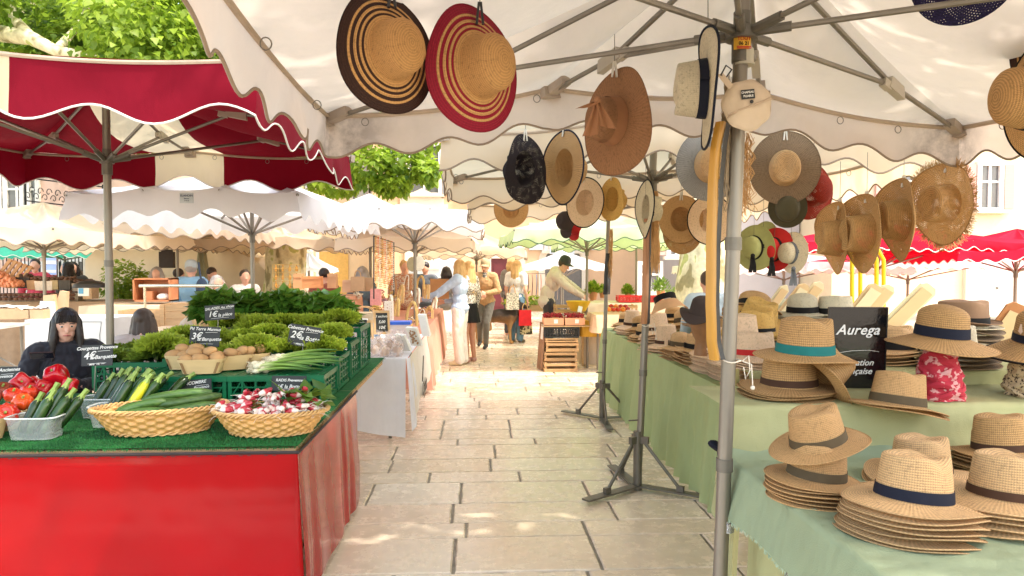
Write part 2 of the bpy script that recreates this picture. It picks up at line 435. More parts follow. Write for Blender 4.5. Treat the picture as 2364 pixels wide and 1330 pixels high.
# leaves
def add_leaf(mb, p, d, up, L, W, tone, fold=.18):
    d = d.normalized(); s = d.cross(up)
    if s.length < 1e-4: s = d.orthogonal()
    s.normalize(); n = s.cross(d)
    tip = p + d * L - n * L * .22
    a = p + d * L * .28 + s * W + n * W * fold; b = p + d * L * .62 + s * W * .55 - n * L * .05
    a2 = p + d * L * .28 - s * W + n * W * fold; b2 = p + d * L * .62 - s * W * .55 - n * L * .05
    mid = p + d * L * .4 - n * L * .02
    o = len(mb.v); mb.v += [p, a, b, tip, b2, a2, mid]
    mb.f += [(o, o + 1, o + 2, o + 6), (o + 6, o + 2, o + 3), (o, o + 6, o + 4, o + 5), (o + 6, o + 3, o + 4)]; mb.m += [0] * 4
    mb.col += [tone] * 7
def rv(r): 
    while True:
        v = Vector((r.uniform(-1, 1), r.uniform(-1, 1), r.uniform(-1, 1)))
        if .05 < v.length <= 1: return v
def crown(clumps, nper, L, seed, mb=None, droop=.5, dens=1):
    r = random.Random(seed); mb = mb or MB(); mb.col = mb.col or []
    for (c, rad) in clumps:
        c = Vector(c); rad = Vector(rad) if isinstance(rad, (tuple, list)) else Vector((rad,) * 3)
        ct = r.uniform(.25, .75)
        for i in range(nper):
            v = rv(r).normalized() * r.uniform(.55, 1.05) ** .8
            k = noise.noise(Vector((v.x * 2 + c.x, v.y * 2 + c.y, v.z * 2 + c.z)))
            v *= 1 + .45 * k
            p = c + Vector((v.x * rad.x, v.y * rad.y, v.z * rad.z))
            d = v * .7 + rv(r) * .7 + Vector((0, 0, -droop))
            l = L * r.uniform(.55, 1.15)
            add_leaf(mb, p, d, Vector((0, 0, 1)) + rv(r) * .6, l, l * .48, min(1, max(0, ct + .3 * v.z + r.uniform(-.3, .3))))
    return mb
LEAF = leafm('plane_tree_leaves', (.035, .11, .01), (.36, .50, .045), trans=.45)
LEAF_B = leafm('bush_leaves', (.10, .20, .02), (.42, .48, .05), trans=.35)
def bark():
    if 'bark' in MC: return MC['bark']
    m, nt, N, L = newmat('plane_tree_bark'); f = ntex(nt, 5.5, detail=2, rough=.45, st=(1, 1, .6))
    col = ramp(nt, f, [(.0, (.30, .24, .13)), (.40, (.36, .32, .17)), (.43, (.66, .60, .38)), (.60, (.86, .82, .58)), (.63, (.55, .58, .22))])
    f2 = ntex(nt, 20, detail=5); col = mixc(nt, 1.0, col, ramp(nt, f2, [(.2, .75), (.8, 1.1)]), 'MULTIPLY')
    finish(nt, col, .85, 0, f2, .5, .02); MC['bark'] = m; return m
BARK = bark()
def trunk_mb(pts, rs, seed=0, n=18):
    mb = MB(); fine = []; fr = []
    for i in range(len(pts) - 1):
        for k in range(6): fine.append(Vector(pts[i]).lerp(Vector(pts[i + 1]), k / 6)); fr.append(rs[i] + (rs[i + 1] - rs[i]) * k / 6)
    fine.append(Vector(pts[-1])); fr.append(rs[-1]); mb.tube(fine, fr, n)
    for i, p in enumerate(mb.v):
        c = fine[min(i // n, len(fine) - 1)]; d = p - c
        mb.v[i] = c + d * (1 + .16 * noise.noise(p * 1.7 + Vector((seed, 0, 0))) + .05 * noise.noise(p * 6))
    return mb

# organic surfaces: union of capsules / balls, voxel remeshed into one continuous skin
def organic(name, blobs, voxel, mat, parent, smooth=4, world=False, wr=0):
    mb = MB()
    for b in blobs:
        if len(b) == 4: mb.capsule(*b)
        elif len(b) == 2: mb.ball(b[0], b[1], 14, 10)
        elif len(b) == 3: mb.ball(b[0], b[1], 14, 10, M=Euler(b[2]).to_matrix())
    me = bpy.data.meshes.new(name); me.from_pydata(mb.v, [], mb.f)
    tmp = bpy.data.objects.new('tmp', me); C.objects.link(tmp)
    md = tmp.modifiers.new('r', 'REMESH'); md.mode = 'VOXEL'; md.voxel_size = voxel; md.use_smooth_shade = True
    if smooth: ms = tmp.modifiers.new('s', 'SMOOTH'); ms.iterations = smooth; ms.factor = .5
    o = bpy.data.objects.new(name, bpy.data.meshes.new(name)); C.objects.link(o); o.parent = parent
    PEND.append((o, tmp, name, wr, mat)); return o
def hand_blobs(w, d, side, s=1.0, curl=.5, pn=None):
    """palm + four fingers + thumb; w wrist, d direction, side = thumb direction"""
    w, d = Vector(w), Vector(d).normalized(); side = Vector(side); side = (side - d * side.dot(d)).normalized(); n = d.cross(side)
    out = []
    for k in (-1, 0, 1): out.append((w + side * k * .018 * s, .017 * s, w + d * .085 * s + side * k * .024 * s, .015 * s))
    for k, (o, L) in enumerate(((.033, .068), (.012, .078), (-.010, .072), (-.031, .056))):
        b = w + d * .088 * s + side * o * s; m = b + (d * (1 - curl * .3) - n * curl * .5) * L * .55 * s
        e = m + (d * (1 - curl) - n * curl) .normalized() * L * .5 * s
        out.append((b, .0095 * s, m, .009 * s)); out.append((m, .009 * s, e, .0075 * s))
    b = w + d * .03 * s + side * .035 * s; m = b + (d * .7 + side * .6).normalized() * .04 * s; e = m + (d * .95 + side * .1 - n * curl * .5).normalized() * .035 * s
    out += [(b, .013 * s, m, .011 * s), (m, .011 * s, e, .009 * s)]
    return out
POSE = dict(pelvis=(0, 0, .93), waist=(0, 0, 1.06), chest=(0, .0, 1.27), neck=(0, .01, 1.43), head=(0, -.015, 1.575),
            shl=(.17, 0, 1.385), shr=(-.17, 0, 1.385), ell=(.22, .03, 1.10), elr=(-.22, .03, 1.10), wrl=(.22, -.06, .86), wrr=(-.22, -.06, .86),
            hipl=(.085, 0, .90), hipr=(-.085, 0, .90), knl=(.09, -.01, .49), knr=(-.09, -.01, .49), anl=(.095, .03, .08), anr=(-.095, .03, .08),
            tol=(.11, -.13, .03), tor=(-.11, -.13, .03), hd=(0, -1, 0), wd=1.0)
def person(label, loc, rotz, pose=None, h=1.70, skin=None, top=None, topm=None, sleeves=2, legs=2, legm=None, flare=0, shoe=None, hair=None, hairm=None,
           skirt=None, group=None, voxel=.013, cap=None, face=True, loose=1.0, upper_only=False, topname='shirt', legname='trousers', handd=None, hood=False, gloves=None):
    P = {k: (Vector(v) if isinstance(v, tuple) else v) for k, v in {**POSE, **(pose or {})}.items()}
    k = h / 1.70; S = P['wd']
    t = thing('person', label, 'person', loc, group, (0, 0, R(rotz))); t.scale = (k, k, k)
    sk = skin or SKIN
    hd = P['hd'].normalized(); H = P['head']; sd = hd.cross(Vector((0, 0, 1))).normalized() if abs(hd.z) < .95 else Vector((1, 0, 0)); up = sd.cross(hd)
    hm = Matrix((sd, -hd, up)).transposed()
    body = [(H + up * .02, (.073, .092, .095), hm.to_euler()), (H - up * .055 + hd * .012, (.055, .068, .058), hm.to_euler()), (H - up * .095 + hd * .045, (.025, .022, .018), hm.to_euler()),
            (P['neck'], .052 , H - up * .05 - hd * .01, .047),
            (H + hd * .086 - up * .0, .009, H + hd * .099 - up * .03, .013), (H + sd * .074 - up * .01, (.012, .018, .028), hm.to_euler()), (H - sd * .074 - up * .01, (.012, .018, .028), hm.to_euler())]
    torso = [(P['pelvis'], (.155 * S, .10, .11)), (P['waist'], (.125 * S, .09, .12)), (P['chest'], (.155 * S, .105, .15)), (P['shl'].lerp(P['neck'], .12), .062, P['shr'].lerp(P['neck'], .12), .062), (P['neck'] - Vector((0, 0, .03)), .055, P['chest'], .08)]
    arms = []; 
    for s_ in 'lr':
        arms += [(P['sh' + s_], .052, P['el' + s_], .040), (P['el' + s_], .040, P['wr' + s_], .027)]
    legsb = []
    if not upper_only:
        for s_ in 'lr': legsb += [(P['hip' + s_], .088, P['kn' + s_], .056), (P['kn' + s_], .054, P['an' + s_], .036)]
    feetb = []
    if not upper_only:
        for s_ in 'lr': feetb += [(P['an' + s_], .038, P['an' + s_].lerp(P['to' + s_], .2) * 1.0 - Vector((0, 0, .02)), .036), (P['an' + s_] - Vector((0, 0, .035)), .036, P['to' + s_], .026)]
    hands = []
    for s_, sg in (('l', -1), ('r', 1)):
        d = (P['wr' + s_] - P['el' + s_]).normalized()
        if handd and s_ in handd: d = Vector(handd[s_])
        th = Vector((sg * .6, -.6, .5))
        hands += hand_blobs(P['wr' + s_], d, th, 1.0, .45)
    organic('body', body + torso + arms + legsb + feetb + hands, voxel, sk, t, 3)
    if gloves: organic('gloves', [(a, r0 + .0035, b_, r1 + .0035) for a, r0, b_, r1 in hands], voxel * .8, gloves, t, 1)
    def grow(bl, g, add=0.0):
        out = []
        for b in bl:
            if len(b) == 4: out.append((b[0], b[1] + g, b[2], b[3] + g + add))
            else: out.append((b[0], tuple(x + g for x in (b[1] if isinstance(b[1], tuple) else (b[1],) * 3))) + tuple(b[2:]))
        return out
    if topm:
        g = .014 * loose; tb = grow(torso, g)
        ext = P['pelvis'] - Vector((0, 0, .05)); tb.append((P['pelvis'], (.165 * S + g, .115 + g, .10)))
        if sleeves:
            for s_ in 'lr':
                e = P['el' + s_]; w = P['wr' + s_]; sh = P['sh' + s_]
                if sleeves == 1: tb += [(sh, .066 + g * .6, sh.lerp(e, .6), .060 + g * .5)]
                else: tb += [(sh, .062 + g * .35, e, .047 + g * .5), (e, .047 + g * .5, e.lerp(w, .93), .032 + g * .35)]
        if hood: tb += [(P['neck'] - hd * .05 + Vector((0, 0, .0)), (.12, .09, .07))]; tb += [(P['neck'] - hd * .03, .09, H - hd * .055 + Vector((0, 0, .05)), .088)] if hood > 1 else []
        organic(topname, tb, voxel, topm, t, 2, wr=.009)
    if legm and not upper_only:
        lb = [(P['pelvis'] + Vector((0, 0, .02)), (.158 * S, .112, .12))]
        for s_ in 'lr':
            kn, an, hp = P['kn' + s_], P['an' + s_], P['hip' + s_]
            if legs == 2: lb += [(hp, .100 + flare * .3, kn, .066 + flare * .6), (kn, .066 + flare * .6, kn.lerp(an, .97), .050 + flare)]
            else: lb += [(hp, .100, hp.lerp(kn, .8), .085)]
        organic(legname, lb, voxel, legm, t, 2, wr=.007)
    if skirt:
        m, z1, wd = skirt
        b = MB(); b.grid(lambda u, v: (P['pelvis'].x + (.155 + (wd - .155) * v) * math.cos(2 * PI * u) * (1 + .05 * v * math.sin(u * 60)), P['pelvis'].y + (.125 + (wd - .135) * v) * math.sin(2 * PI * u) * (1 + .05 * v * math.sin(u * 60)), 1.0 + (z1 - 1.0) * v), 48, 8, cu=True); b.build('skirt', m, t, world=False)
    if shoe and not upper_only:
        for s_ in 'lr': organic('shoe', [(P['an' + s_] - Vector((0, 0, .025)), .044, P['to' + s_], .034), (P['an' + s_] - Vector((0, 0, .03)), (.045, .055, .045))], voxel * .8, shoe, t, 1)
    if hairm:
        hb = [(H + up * .045 - hd * .022, (.084, .094, .088), hm.to_euler())]
        if hair == 'long' or hair == 'bob' or hair == 'shoulder':
            L = {'long': .42, 'shoulder': .24, 'bob': .16}[hair]
            for a in range(-4, 5):
                an_ = a * R(26) ; dirv = (-hd * math.cos(an_) + sd * math.sin(an_))
                b = H + up * .03 + dirv * .07; e = H + up * .03 - Vector((0, 0, L)) + dirv * (.085 + .02 * (L > .2)) 
                hb += [(b, .032, b.lerp(e, .5) + dirv * .015, .034), (b.lerp(e, .5) + dirv * .015, .034, e, .018)]
        if hair == 'bun': hb += [(H + up * .10 - hd * .09, (.045, .045, .045))]
        if hair == 'fringe':
            for a in range(-4, 5):
                an_ = a * R(24); dirv = (-hd * math.cos(an_) + sd * math.sin(an_)); b = H + up * .04 + dirv * .066; e = H - Vector((0, 0, .25 + .03 * (a % 2))) + dirv * .090 + hd * (.03 if abs(a) > 2 else 0)
                hb += [(b, .025, b.lerp(e, .5) + dirv * .008, .026), (b.lerp(e, .5) + dirv * .008, .026, e, .009)]
            for a in range(-4, 5):
                b = H + up * .095 + sd * a * .012 + hd * .035; e = H + up * (.050 - .004 * abs(a)) + sd * a * .016 + hd * (.092 - abs(a) * .005); hb.append((b, .020, e, .007))
        ho = organic('hair', hb, voxel * .8, hairm, t, 1, wr=.003)
        if hair in ('long', 'shoulder', 'bob', 'fringe'):
            L = {'long': .44, 'shoulder': .27, 'bob': .18, 'fringe': .30}[hair]; b = MB(); rr = random.Random(int(L * 1000)); am = 1.9 if hair != 'fringe' else 1.62
            for q in range(150):
                an_ = rr.uniform(-am, am); dv = (-hd * math.cos(an_) + sd * math.sin(an_)); Lk = L * rr.uniform(.8, 1.08); w1 = rr.uniform(-.012, .012)
                top = H + up * (.135 - .004 * abs(an_)) + dv * .012 + hd * .01
                b.tube([top, H + up * .10 + dv * .066, H + up * .03 + dv * (.096 + w1 * .3), H - Vector((0, 0, Lk * .4)) + dv * (.101 + w1) , H - Vector((0, 0, Lk)) + dv * (.100 + w1 * 3) + sd * w1 * 2], [.003, .0035, .0035, .003, .001], 4)
            if hair == 'fringe':
                for q in range(44): s = rr.uniform(-.062, .062); b.tube([H + up * .118 + sd * s * .4 + hd * .03, H + up * .09 + sd * s * .9 + hd * .088, H + up * (.040 + rr.uniform(-.006, .012)) + sd * s * 1.1 + hd * (.102 - abs(s) * .35)], [.004, .004, .0012], 4)
            b.build('strands', hairm, ho, world=False)
    if cap:
        cb = MB(); cm = Matrix((sd, -hd, up)).transposed()
        prof = [(.0, .175), (.035, .172), (.065, .155), (.085, .12), (.092, .075), (.092, .05)]
        cb.lathe(prof, 18, c=H - hd * .008, M=cm, sy=1.12); 
        def bf(u, v):
            a = (u - .5) * PI * .95; return H + cm @ Vector((math.sin(a) * (.09 + .01 * v), -(.10 + .065 * v) * math.cos(a) , .055 - .02 * v - .02 * abs(math.sin(a)) * v + .012 * (1 - abs(u - .5) * 2)))
        cb.grid(bf, 10, 3); cb.build('cap', cap, t, world=False)
    if face:
        for sg in (-1, 1):
            e = MB(); c = H + hd * .082 + sd * sg * .031 + up * .008
            e.ball(c, (.013, .006, .007), 10, 6, M=hm); eo = e.build('eye', EYE_W, t, world=False)
            i = MB(); i.ball(c + hd * .004, (.006, .004, .0065), 8, 6, M=hm); i.build('iris', EYE_D, eo, world=False)
            b = MB(); b.tube([c + up * .018 - sd * .018 + hd * .002, c + up * .023 + hd * .006, c + up * .018 + sd * .018 + hd * .002], .0035, 5); b.build('eyebrow', hairm or BLACK, t, world=False)
        l = MB(); l.tube([H - up * .062 + hd * .072 - sd * .025, H - up * .058 + hd * .086, H - up * .062 + hd * .072 + sd * .025], [.003, .007, .003], 6); l.build('lips', simple('lips', (.42, .12, .10), .45), t, world=False)
    return t
EYE_W = simple('eye_white', (.6, .56, .52), .3); EYE_D = simple('eye_iris', (.02, .013, .01), .2)
# ------------------------------------------------------------------ hats
def hat_parts(kind, Rc=.088, H=.115, brim=.085, droop=.18, curl=.0, wav=.01, dent=.03, pinch=.18, seed=0, taper=.86, nu=56):
    r = random.Random(seed); ph = r.uniform(0, 6.28)
    ax, ay = Rc * .93, Rc * 1.10
    prof = []  # (radial factor, z, zone)
    if kind == 'round':
        for i in range(9): a = i / 8 * PI / 2; prof.append((taper * math.sin(a) if i else .001, H * (.62 + .38 * math.cos(a)), 0))
        for i in range(1, 6): f = i / 5; prof.append((taper + (1 - taper) * f, H * .62 * (1 - f), 1))
    elif kind == 'bucket':
        for i in range(6): a = i / 5 * PI / 2; prof.append(((taper - .06 + .06 * math.sin(a)) * (i / 5) if i else .001, H * (.94 + .06 * math.cos(a)), 0))
        for i in range(1, 8): f = i / 7; prof.append((taper + (1 - taper) * f, H * .94 * (1 - f), 1))
    else:
        for i in range(8): a = i / 7 * PI / 2; prof.append((taper * (.15 + .85 * math.sin(a)) if i else .001, H * (.90 + .10 * math.cos(a) ** 1.0), 0))
        for i in range(1, 7): f = i / 6; prof.append((taper + (1 - taper) * f ** .9, H * .90 * (1 - f), 1))
    nb = 8
    def crown_pt(u, fac, z):
        a = 2 * PI * u; x = ax * fac * math.cos(a); y = ay * fac * math.sin(a)  # front = -y
        if kind in ('fedora', 'panama', 'trilby'):
            hz = max(0, z / H)
            x2 = x * (1 - pinch * hz ** 2 * max(0, -y / ay) ** 1.0 * 1.2)
            dz = dent * math.exp(-(x2 / (.34 * ax)) ** 2) * (.5 + .5 * math.cos(min(PI, abs(y + .02 * 0) / (ay * .95) * PI))) * (hz ** 3)
            dz += dent * .9 * math.exp(-((abs(x2) - ax * .62) / (.25 * ax)) ** 2) * math.exp(-((y + ay * .62) / (.35 * ay)) ** 2) * hz ** 3
            z = z - dz + .006 * hz * (-y / ay); x = x2
        return Vector((x, y, z))
    def brim_pt(u, f):
        a = 2 * PI * u; rr = brim * f
        x = (ax + rr) * math.cos(a); y = (ay + rr) * math.sin(a)
        side = abs(math.cos(a)) ** 2; fr = max(0, -math.sin(a)); bk = max(0, math.sin(a))
        z = -droop * rr + curl * side * f * f * .35 + wav * f * f * math.sin(2 * a + ph) + wav * .6 * f * math.sin(3 * a + ph * 2)
        z += curl * bk * f * f * .25 - .0 * fr
        if f < .12: z += 0
        return Vector((x, y, z))
    mb = MB(); mb.uv = []
    rows = []; arc = 0; last = None
    for (fac, z, zone) in prof:
        row = [crown_pt(j / nu, fac, z) for j in range(nu + 1)]
        if last is not None: arc += (row[0] - last).length
        last = row[0].copy(); rows.append((row, arc))
    carc = arc
    for i in range(1, nb + 1):
        row = [brim_pt(j / nu, i / nb) for j in range(nu + 1)]; arc += (row[0] - last).length; last = row[0].copy(); rows.append((row, arc))
    for row, a in rows:
        for j, p in enumerate(row): mb.v.append(p); mb.uv.append((j / nu, a))
    w = nu + 1
    for i in range(len(rows) - 1):
        for j in range(nu): mb.f.append((i * w + j, (i + 1) * w + j, (i + 1) * w + j + 1, i * w + j + 1)); mb.m.append(0)
    # thick rolled edge
    edge = [brim_pt(j / nu, 1.0) for j in range(nu)]
    o = len(mb.v); n0 = len(mb.v); mb.tube(edge, .0024, 5, closed=True); mb.uv += [(i / nu / 5, arc) for i in range(len(mb.v) - n0)]
    def band(z0, z1, off=.0022, nseg=4):
        b = MB()
        def f(u, v):
            z = z0 + (z1 - z0) * v; 
            ztop = H * (.62 if kind == 'round' else .94 if kind == 'bucket' else .90); fr = 1 - z / ztop
            if kind not in ('round', 'bucket'): fr = fr ** (1.0)
            fac = taper + (1 - taper) * max(0, fr) ** (.9 if kind not in ('round', 'bucket') else 1)
            p = crown_pt(u, fac, z); d = Vector((p.x, p.y, 0)).normalized(); return p + d * off
        b.grid(f, nu, nseg, cu=True); return b
    return mb, band, brim_pt, carc
HATC = {}; NEST = {}
def make_hat(key, mat, kind='fedora', band_m=None, bw=.028, z0=.004, name='straw_hat', bow=True, trim=None, lining=None, **kw):
    """returns a prototype (Empty + parts), kept for copying"""
    if key in HATC: return HATC[key]
    mb, band, bp, carc = hat_parts(kind, **kw)
    t = bpy.data.objects.new(name, None); t.empty_display_size = .1
    o = mb.build('hat_body', mat); o.parent = t
    if band_m:
        b = band(z0, z0 + bw).build('hat_band', band_m); b.parent = t
        if bow:
            ax = kw.get('Rc', .088) * .93
            bb = MB(); bb.box((ax + .004, .012, z0 + bw * .5), (.006, .028, bw * .96)); bb.box((ax + .006, .0, z0 + bw * .5), (.007, .007, bw)); 
            k = bb.build('bow', band_m, smooth=False); k.parent = t
    if trim:
        tb = MB(); tb.tube([bp(j / 56, 1.0) for j in range(56)], .0045, 6, closed=True); k = tb.build('brim_trim', trim); k.parent = t
    n2 = o.data.copy(); ncr = (8 + 6 if kind in ('fedora', 'panama', 'trilby') else 9 + 5 if kind == 'round' else 6 + 7) * (kw.get('nu', 56) + 1)
    for v in n2.vertices:
        if v.index < ncr: k_ = .90 + .08 * max(0, 1 - v.co.z / .03); v.co.x *= k_; v.co.y *= k_; v.co.z = v.co.z * .93
    NEST[o.data.name] = n2
    HATC[key] = t; return t
HATN = [0]
def put_hat(key, label, loc, rot=(0, 0, 0), group=None, scale=1.0, cat='hat', kids=True):
    src = HATC[key]
    t = src.copy(); C.objects.link(t); t.location = loc
    if isinstance(rot, Matrix): t.rotation_mode = 'XYZ'; t.rotation_euler = rot.to_euler()
    else: t.rotation_euler = tuple(R(a) for a in rot)
    t.scale = (scale,) * 3
    for ch in HATS_CH(src):
        if not kids and ch.name.split('.')[0] != 'hat_body': continue
        c = ch.copy(); C.objects.link(c); c.parent = t
        if not kids: c.data = NEST[ch.data.name]
    return tag(t, label, cat, group)
def HATS_CH(src): return [o for o in PROTO_CH if o.parent == src]
PROTO_CH = []
def proto_done():
    """take the prototypes' own meshes out of the scene: only their copies are placed"""
    for t in HATC.values():
        for o in list(C.objects):
            if o.parent == t and o not in PROTO_CH: PROTO_CH.append(o); C.objects.unlink(o)
def stack(key, n, label, x, y, z, rz, step=.013, scale=1.0, jit=.006, rest='straw hat brim', top=True, tilt=(0, 0), group=None, band_first=True, drift=(0, 0), key2=None):
    """n nested hats, each its own object, the top one with its band"""
    r = random.Random(int(x * 1000 + y * 77)); out = []
    for i in range(n):
        last = i == n - 1
        lx = x + r.uniform(-jit, jit) + drift[0] * i; ly = y + r.uniform(-jit, jit) + drift[1] * i
        if last: l = label
        else: l = ORDS[n - 1 - i] + ' brim down under the ' + ' '.join(rest.replace(',', '').split()[:10])
        out.append(put_hat(key if (last or not key2) else key2, l, (lx, ly, z + step * (i + r.uniform(-.12, .12))), (tilt[0] + r.uniform(-2.2, 2.2), tilt[1] + r.uniform(-2.2, 2.2), rz + r.uniform(-14, 14)), group, scale, kids=last))
    return out
# ------------------------------------------------------------------ paving
def paving():
    g = MB(); g.grid(lambda u, v: ((u - .5) * 500, -30 + v * 430, -.012), 4, 4)
    m, nt, N, L = newmat('joint_dirt'); f = ntex(nt, 8, detail=6)
    finish(nt, ramp(nt, f, [(.3, (.20, .17, .13)), (.7, (.38, .33, .26))]), .95, bump=f, bstr=.5)
    struct(g.build('ground', m))
    r = random.Random(5)
    js = [3.40, 3.68, 4.16, 4.41, 4.77, 5.23, 5.50, 5.87, 6.32, 6.55, 6.91, 7.37, 7.60, 7.95, 8.38, 8.62, 9.0, 9.4, 9.72, 10.1]
    y = js[0]
    while y > 1.2: y -= r.uniform(.28, .46); js.insert(0, y)
    y = js[-1]
    while y < 44: y += r.uniform(.28, .5); js.append(y)
    mb = MB(); mb.col = []; gap = .0052
    for i in range(len(js) - 1):
        y0, y1 = js[i] + gap, js[i + 1] - gap
        x = -15 + r.uniform(0, .6); lim = 14
        while x < lim:
            w = r.uniform(.55, 1.05); x1 = x + w
            tone = r.random(); t2 = r.uniform(-.0015, .0015)
            n = max(2, int(w / .07)) if y0 < 9 and abs(x) < 4 else 1
            h = (y1 - y0)
            pts = []
            def jit(a): return (noise.noise(Vector((a * 9, i * 7.7, x * 3))) * .009 if n > 1 else 0)
            xa, xb = x + gap + .002, x1 - gap - .002
            for k in range(n + 1): pts.append((xa + (xb - xa) * k / n, y0 + jit(k + .1)))
            m_ = max(1, int(h / .08)) if n > 1 else 1
            for k in range(1, m_): pts.append((xb + jit(50 + k) * 1.0, y0 + h * k / m_))
            for k in range(n + 1): pts.append((xb - (xb - xa) * k / n, y1 + jit(20 + k)))
            for k in range(1, m_): pts.append((xa + jit(70 + k) * 1.0, y1 - h * k / m_))
            cx, cy = (xa + xb) / 2, (y0 + y1) / 2; o = len(mb.v); N_ = len(pts)
            b = .008
            for (px, py) in pts: mb.v.append(Vector((px, py, -.009)))
            for (px, py) in pts:
                dx, dy = cx - px, cy - py; 
                mb.v.append(Vector((px + max(-b, min(b, dx)), py + max(-b, min(b, dy)), t2)))
            for k in range(N_):
                k2 = (k + 1) % N_; mb.f.append((o + k, o + k2, o + N_ + k2, o + N_ + k)); mb.m.append(0)
            mb.f.append(tuple(o + N_ + k for k in range(N_))); mb.m.append(0)
            mb.col += [tone] * (2 * N_)
            x = x1
    m, nt, N, L = newmat('paving_stone')
    a = N.new('ShaderNodeAttribute'); a.attribute_name = 'tone'
    n1 = ntex(nt, 1.3, detail=6, rough=.65); n2 = ntex(nt, 9, detail=8, rough=.7); n3 = ntex(nt, 60, detail=3)
    col = ramp(nt, a.outputs['Fac'], [(0, (.72, .59, .44)), (.35, (.80, .69, .55)), (.7, (.76, .62, .48)), (1, (.83, .74, .62))])
    col = mixc(nt, 1, col, ramp(nt, n1, [(.3, (.88, .85, .81)), (.65, (1.04, 1.03, 1.0))]), 'MULTIPLY')
    col = mixc(nt, 1, col, ramp(nt, n2, [(.25, .86), (.6, 1.03)]), 'MULTIPLY')
    vo = N.new('ShaderNodeTexVoronoi'); vo.feature = 'DISTANCE_TO_EDGE'; vo.inputs['Scale'].default_value = 1.1
    tc = N.new('ShaderNodeTexCoord'); dv = N.new('ShaderNodeVectorMath'); dv.operation = 'ADD'; nn = N.new('ShaderNodeTexNoise'); nn.inputs['Scale'].default_value = 2.5; nn.inputs['Detail'].default_value = 6
    L.new(tc.outputs['Object'], nn.inputs['Vector']); L.new(tc.outputs['Object'], dv.inputs[0]); L.new(nn.outputs['Color'], dv.inputs[1]); L.new(dv.outputs[0], vo.inputs['Vector'])
    crack = ramp(nt, vo.outputs['Distance'], [(0, .7), (.008, 1.0)])
    ck = mixc(nt, ramp(nt, ntex(nt, .8), [(.48, 0.0), (.6, 1.0)]), (1, 1, 1), crack)
    col = mixc(nt, 1, col, ck, 'MULTIPLY')
    pits = ramp(nt, ntex(nt, 45, detail=2), [(.20, .6), (.25, 1.0)]); col = mixc(nt, 1, col, pits, 'MULTIPLY')
    rg = ramp(nt, n2, [(.3, .14), (.7, .36)])
    h = mth(nt, 'ADD', mth(nt, 'MULTIPLY', n2, .6), mth(nt, 'MULTIPLY', n3, .15))
    finish(nt, col, rg, bump=h, bstr=.14, bdist=.01, spec=.7)
    struct(mb.build('paving', m, smooth=False))
paving()
# ------------------------------------------------------------------ cloth helper: skirt hanging along a path
def skirt(mb, path, zt, zb, fold=.02, nf=7, seed=0, nv=10, ns=90, lift=None, mi=0, flare=.03, sharp=1):
    pts = [Vector((p[0], p[1], 0)) for p in path]; L = [0]
    for a, b in zip(pts, pts[1:]): L.append(L[-1] + (b - a).length)
    tot = L[-1]
    def P(s):
        s = max(0, min(tot - 1e-6, s)); k = 0
        while L[k + 1] < s: k += 1
        f = (s - L[k]) / (L[k + 1] - L[k]); d = (pts[k + 1] - pts[k]).normalized(); return pts[k].lerp(pts[k + 1], f), Vector((d.y, -d.x, 0))
    def fn(u, v):
        p, n = P(u * tot)
        zbb = zb(u) if callable(zb) else zb
        z = zt + (zbb - zt) * v
        x = u * tot * nf + 1.3 * noise.noise(Vector((u * tot * 1.7, seed, 0)))
        w = math.sin(2 * PI * x) * .5 + .5; w = w ** sharp
        q = p + n * (fold * w * v ** .7 + flare * v + .012 * noise.noise(Vector((u * tot * 2, v * 2.2, seed + 5))) * (v > .05) + .003 + fold * .8 * noise.noise(Vector((u * tot * 3.1, v * .8, seed))) * v)
        return (q.x, q.y, z + (.004 if v == 0 else 0))
    mb.grid(fn, ns, nv, mi)
def top_sheet(mb, x0, x1, y0, y1, z, mi=0, n=30, amp=.003, seed=0):
    mb.grid(lambda u, v: (x0 + (x1 - x0) * u, y0 + (y1 - y0) * v, z + amp * noise.noise(Vector((u * 9, v * 9, seed)))), n, n, mi)
# ------------------------------------------------------------------ left vegetable stall
def vinyl(name, c, rough=.14, tr=0):
    m, nt, N, L = newmat(name)
    f = ntex(nt, 2.5, detail=4); g = ntex(nt, 500, detail=1)
    col = mixc(nt, f, sc3(c, .78), sc3(c, 1.1)); col = mixc(nt, 1, col, ramp(nt, ntex(nt, 1.1, detail=3), [(.3, .85), (.7, 1.1)]), 'MULTIPLY')
    b = mth(nt, 'ADD', ntex(nt, 2.2, detail=2, st=(1, 1, .35)), mth(nt, 'MULTIPLY', ntex(nt, 90, detail=2), .01))
    finish(nt, col, rough, bump=b, bstr=.16, bdist=.05, spec=.24, coat=.0, trans=tr); return m
VRED = vinyl('red_vinyl', (.32, .0015, .004), .16, tr=.0)
def turf_mat():
    m, nt, N, L = newmat('artificial_turf'); f = ntex(nt, 180, detail=3); g = ntex(nt, 5, detail=4)
    col = ramp(nt, f, [(.3, (.004, .045, .012)), (.5, (.012, .13, .03)), (.72, (.05, .26, .06))])
    col = mixc(nt, 1, col, ramp(nt, g, [(.3, .7), (.7, 1.15)]), 'MULTIPLY')
    finish(nt, col, .8, bump=f, bstr=1.0, bdist=.012, spec=.25); return m
TURF = turf_mat()
X1, Y1, Y2 = -.81, 3.25, 6.35
st = thing('vegetable_stall', 'vegetable stall table with green turf top and glossy red cloth to the ground', 'stall', (-2.3, 4.4, 0))
b = MB(); b.box((-2.75, 3.98, .745), (3.85, 1.40, .04)); b.box((-1.62, 5.50, .745), (1.58, 1.66, .04)); b.build('tabletop', WOODX, st, smooth=False)
b = MB(); top_sheet(b, -4.7, X1 - .0, Y1, 4.68, .781, n=60, amp=.004); top_sheet(b, -2.42, X1, 4.683, Y2, .7815, n=30)
r = random.Random(3)
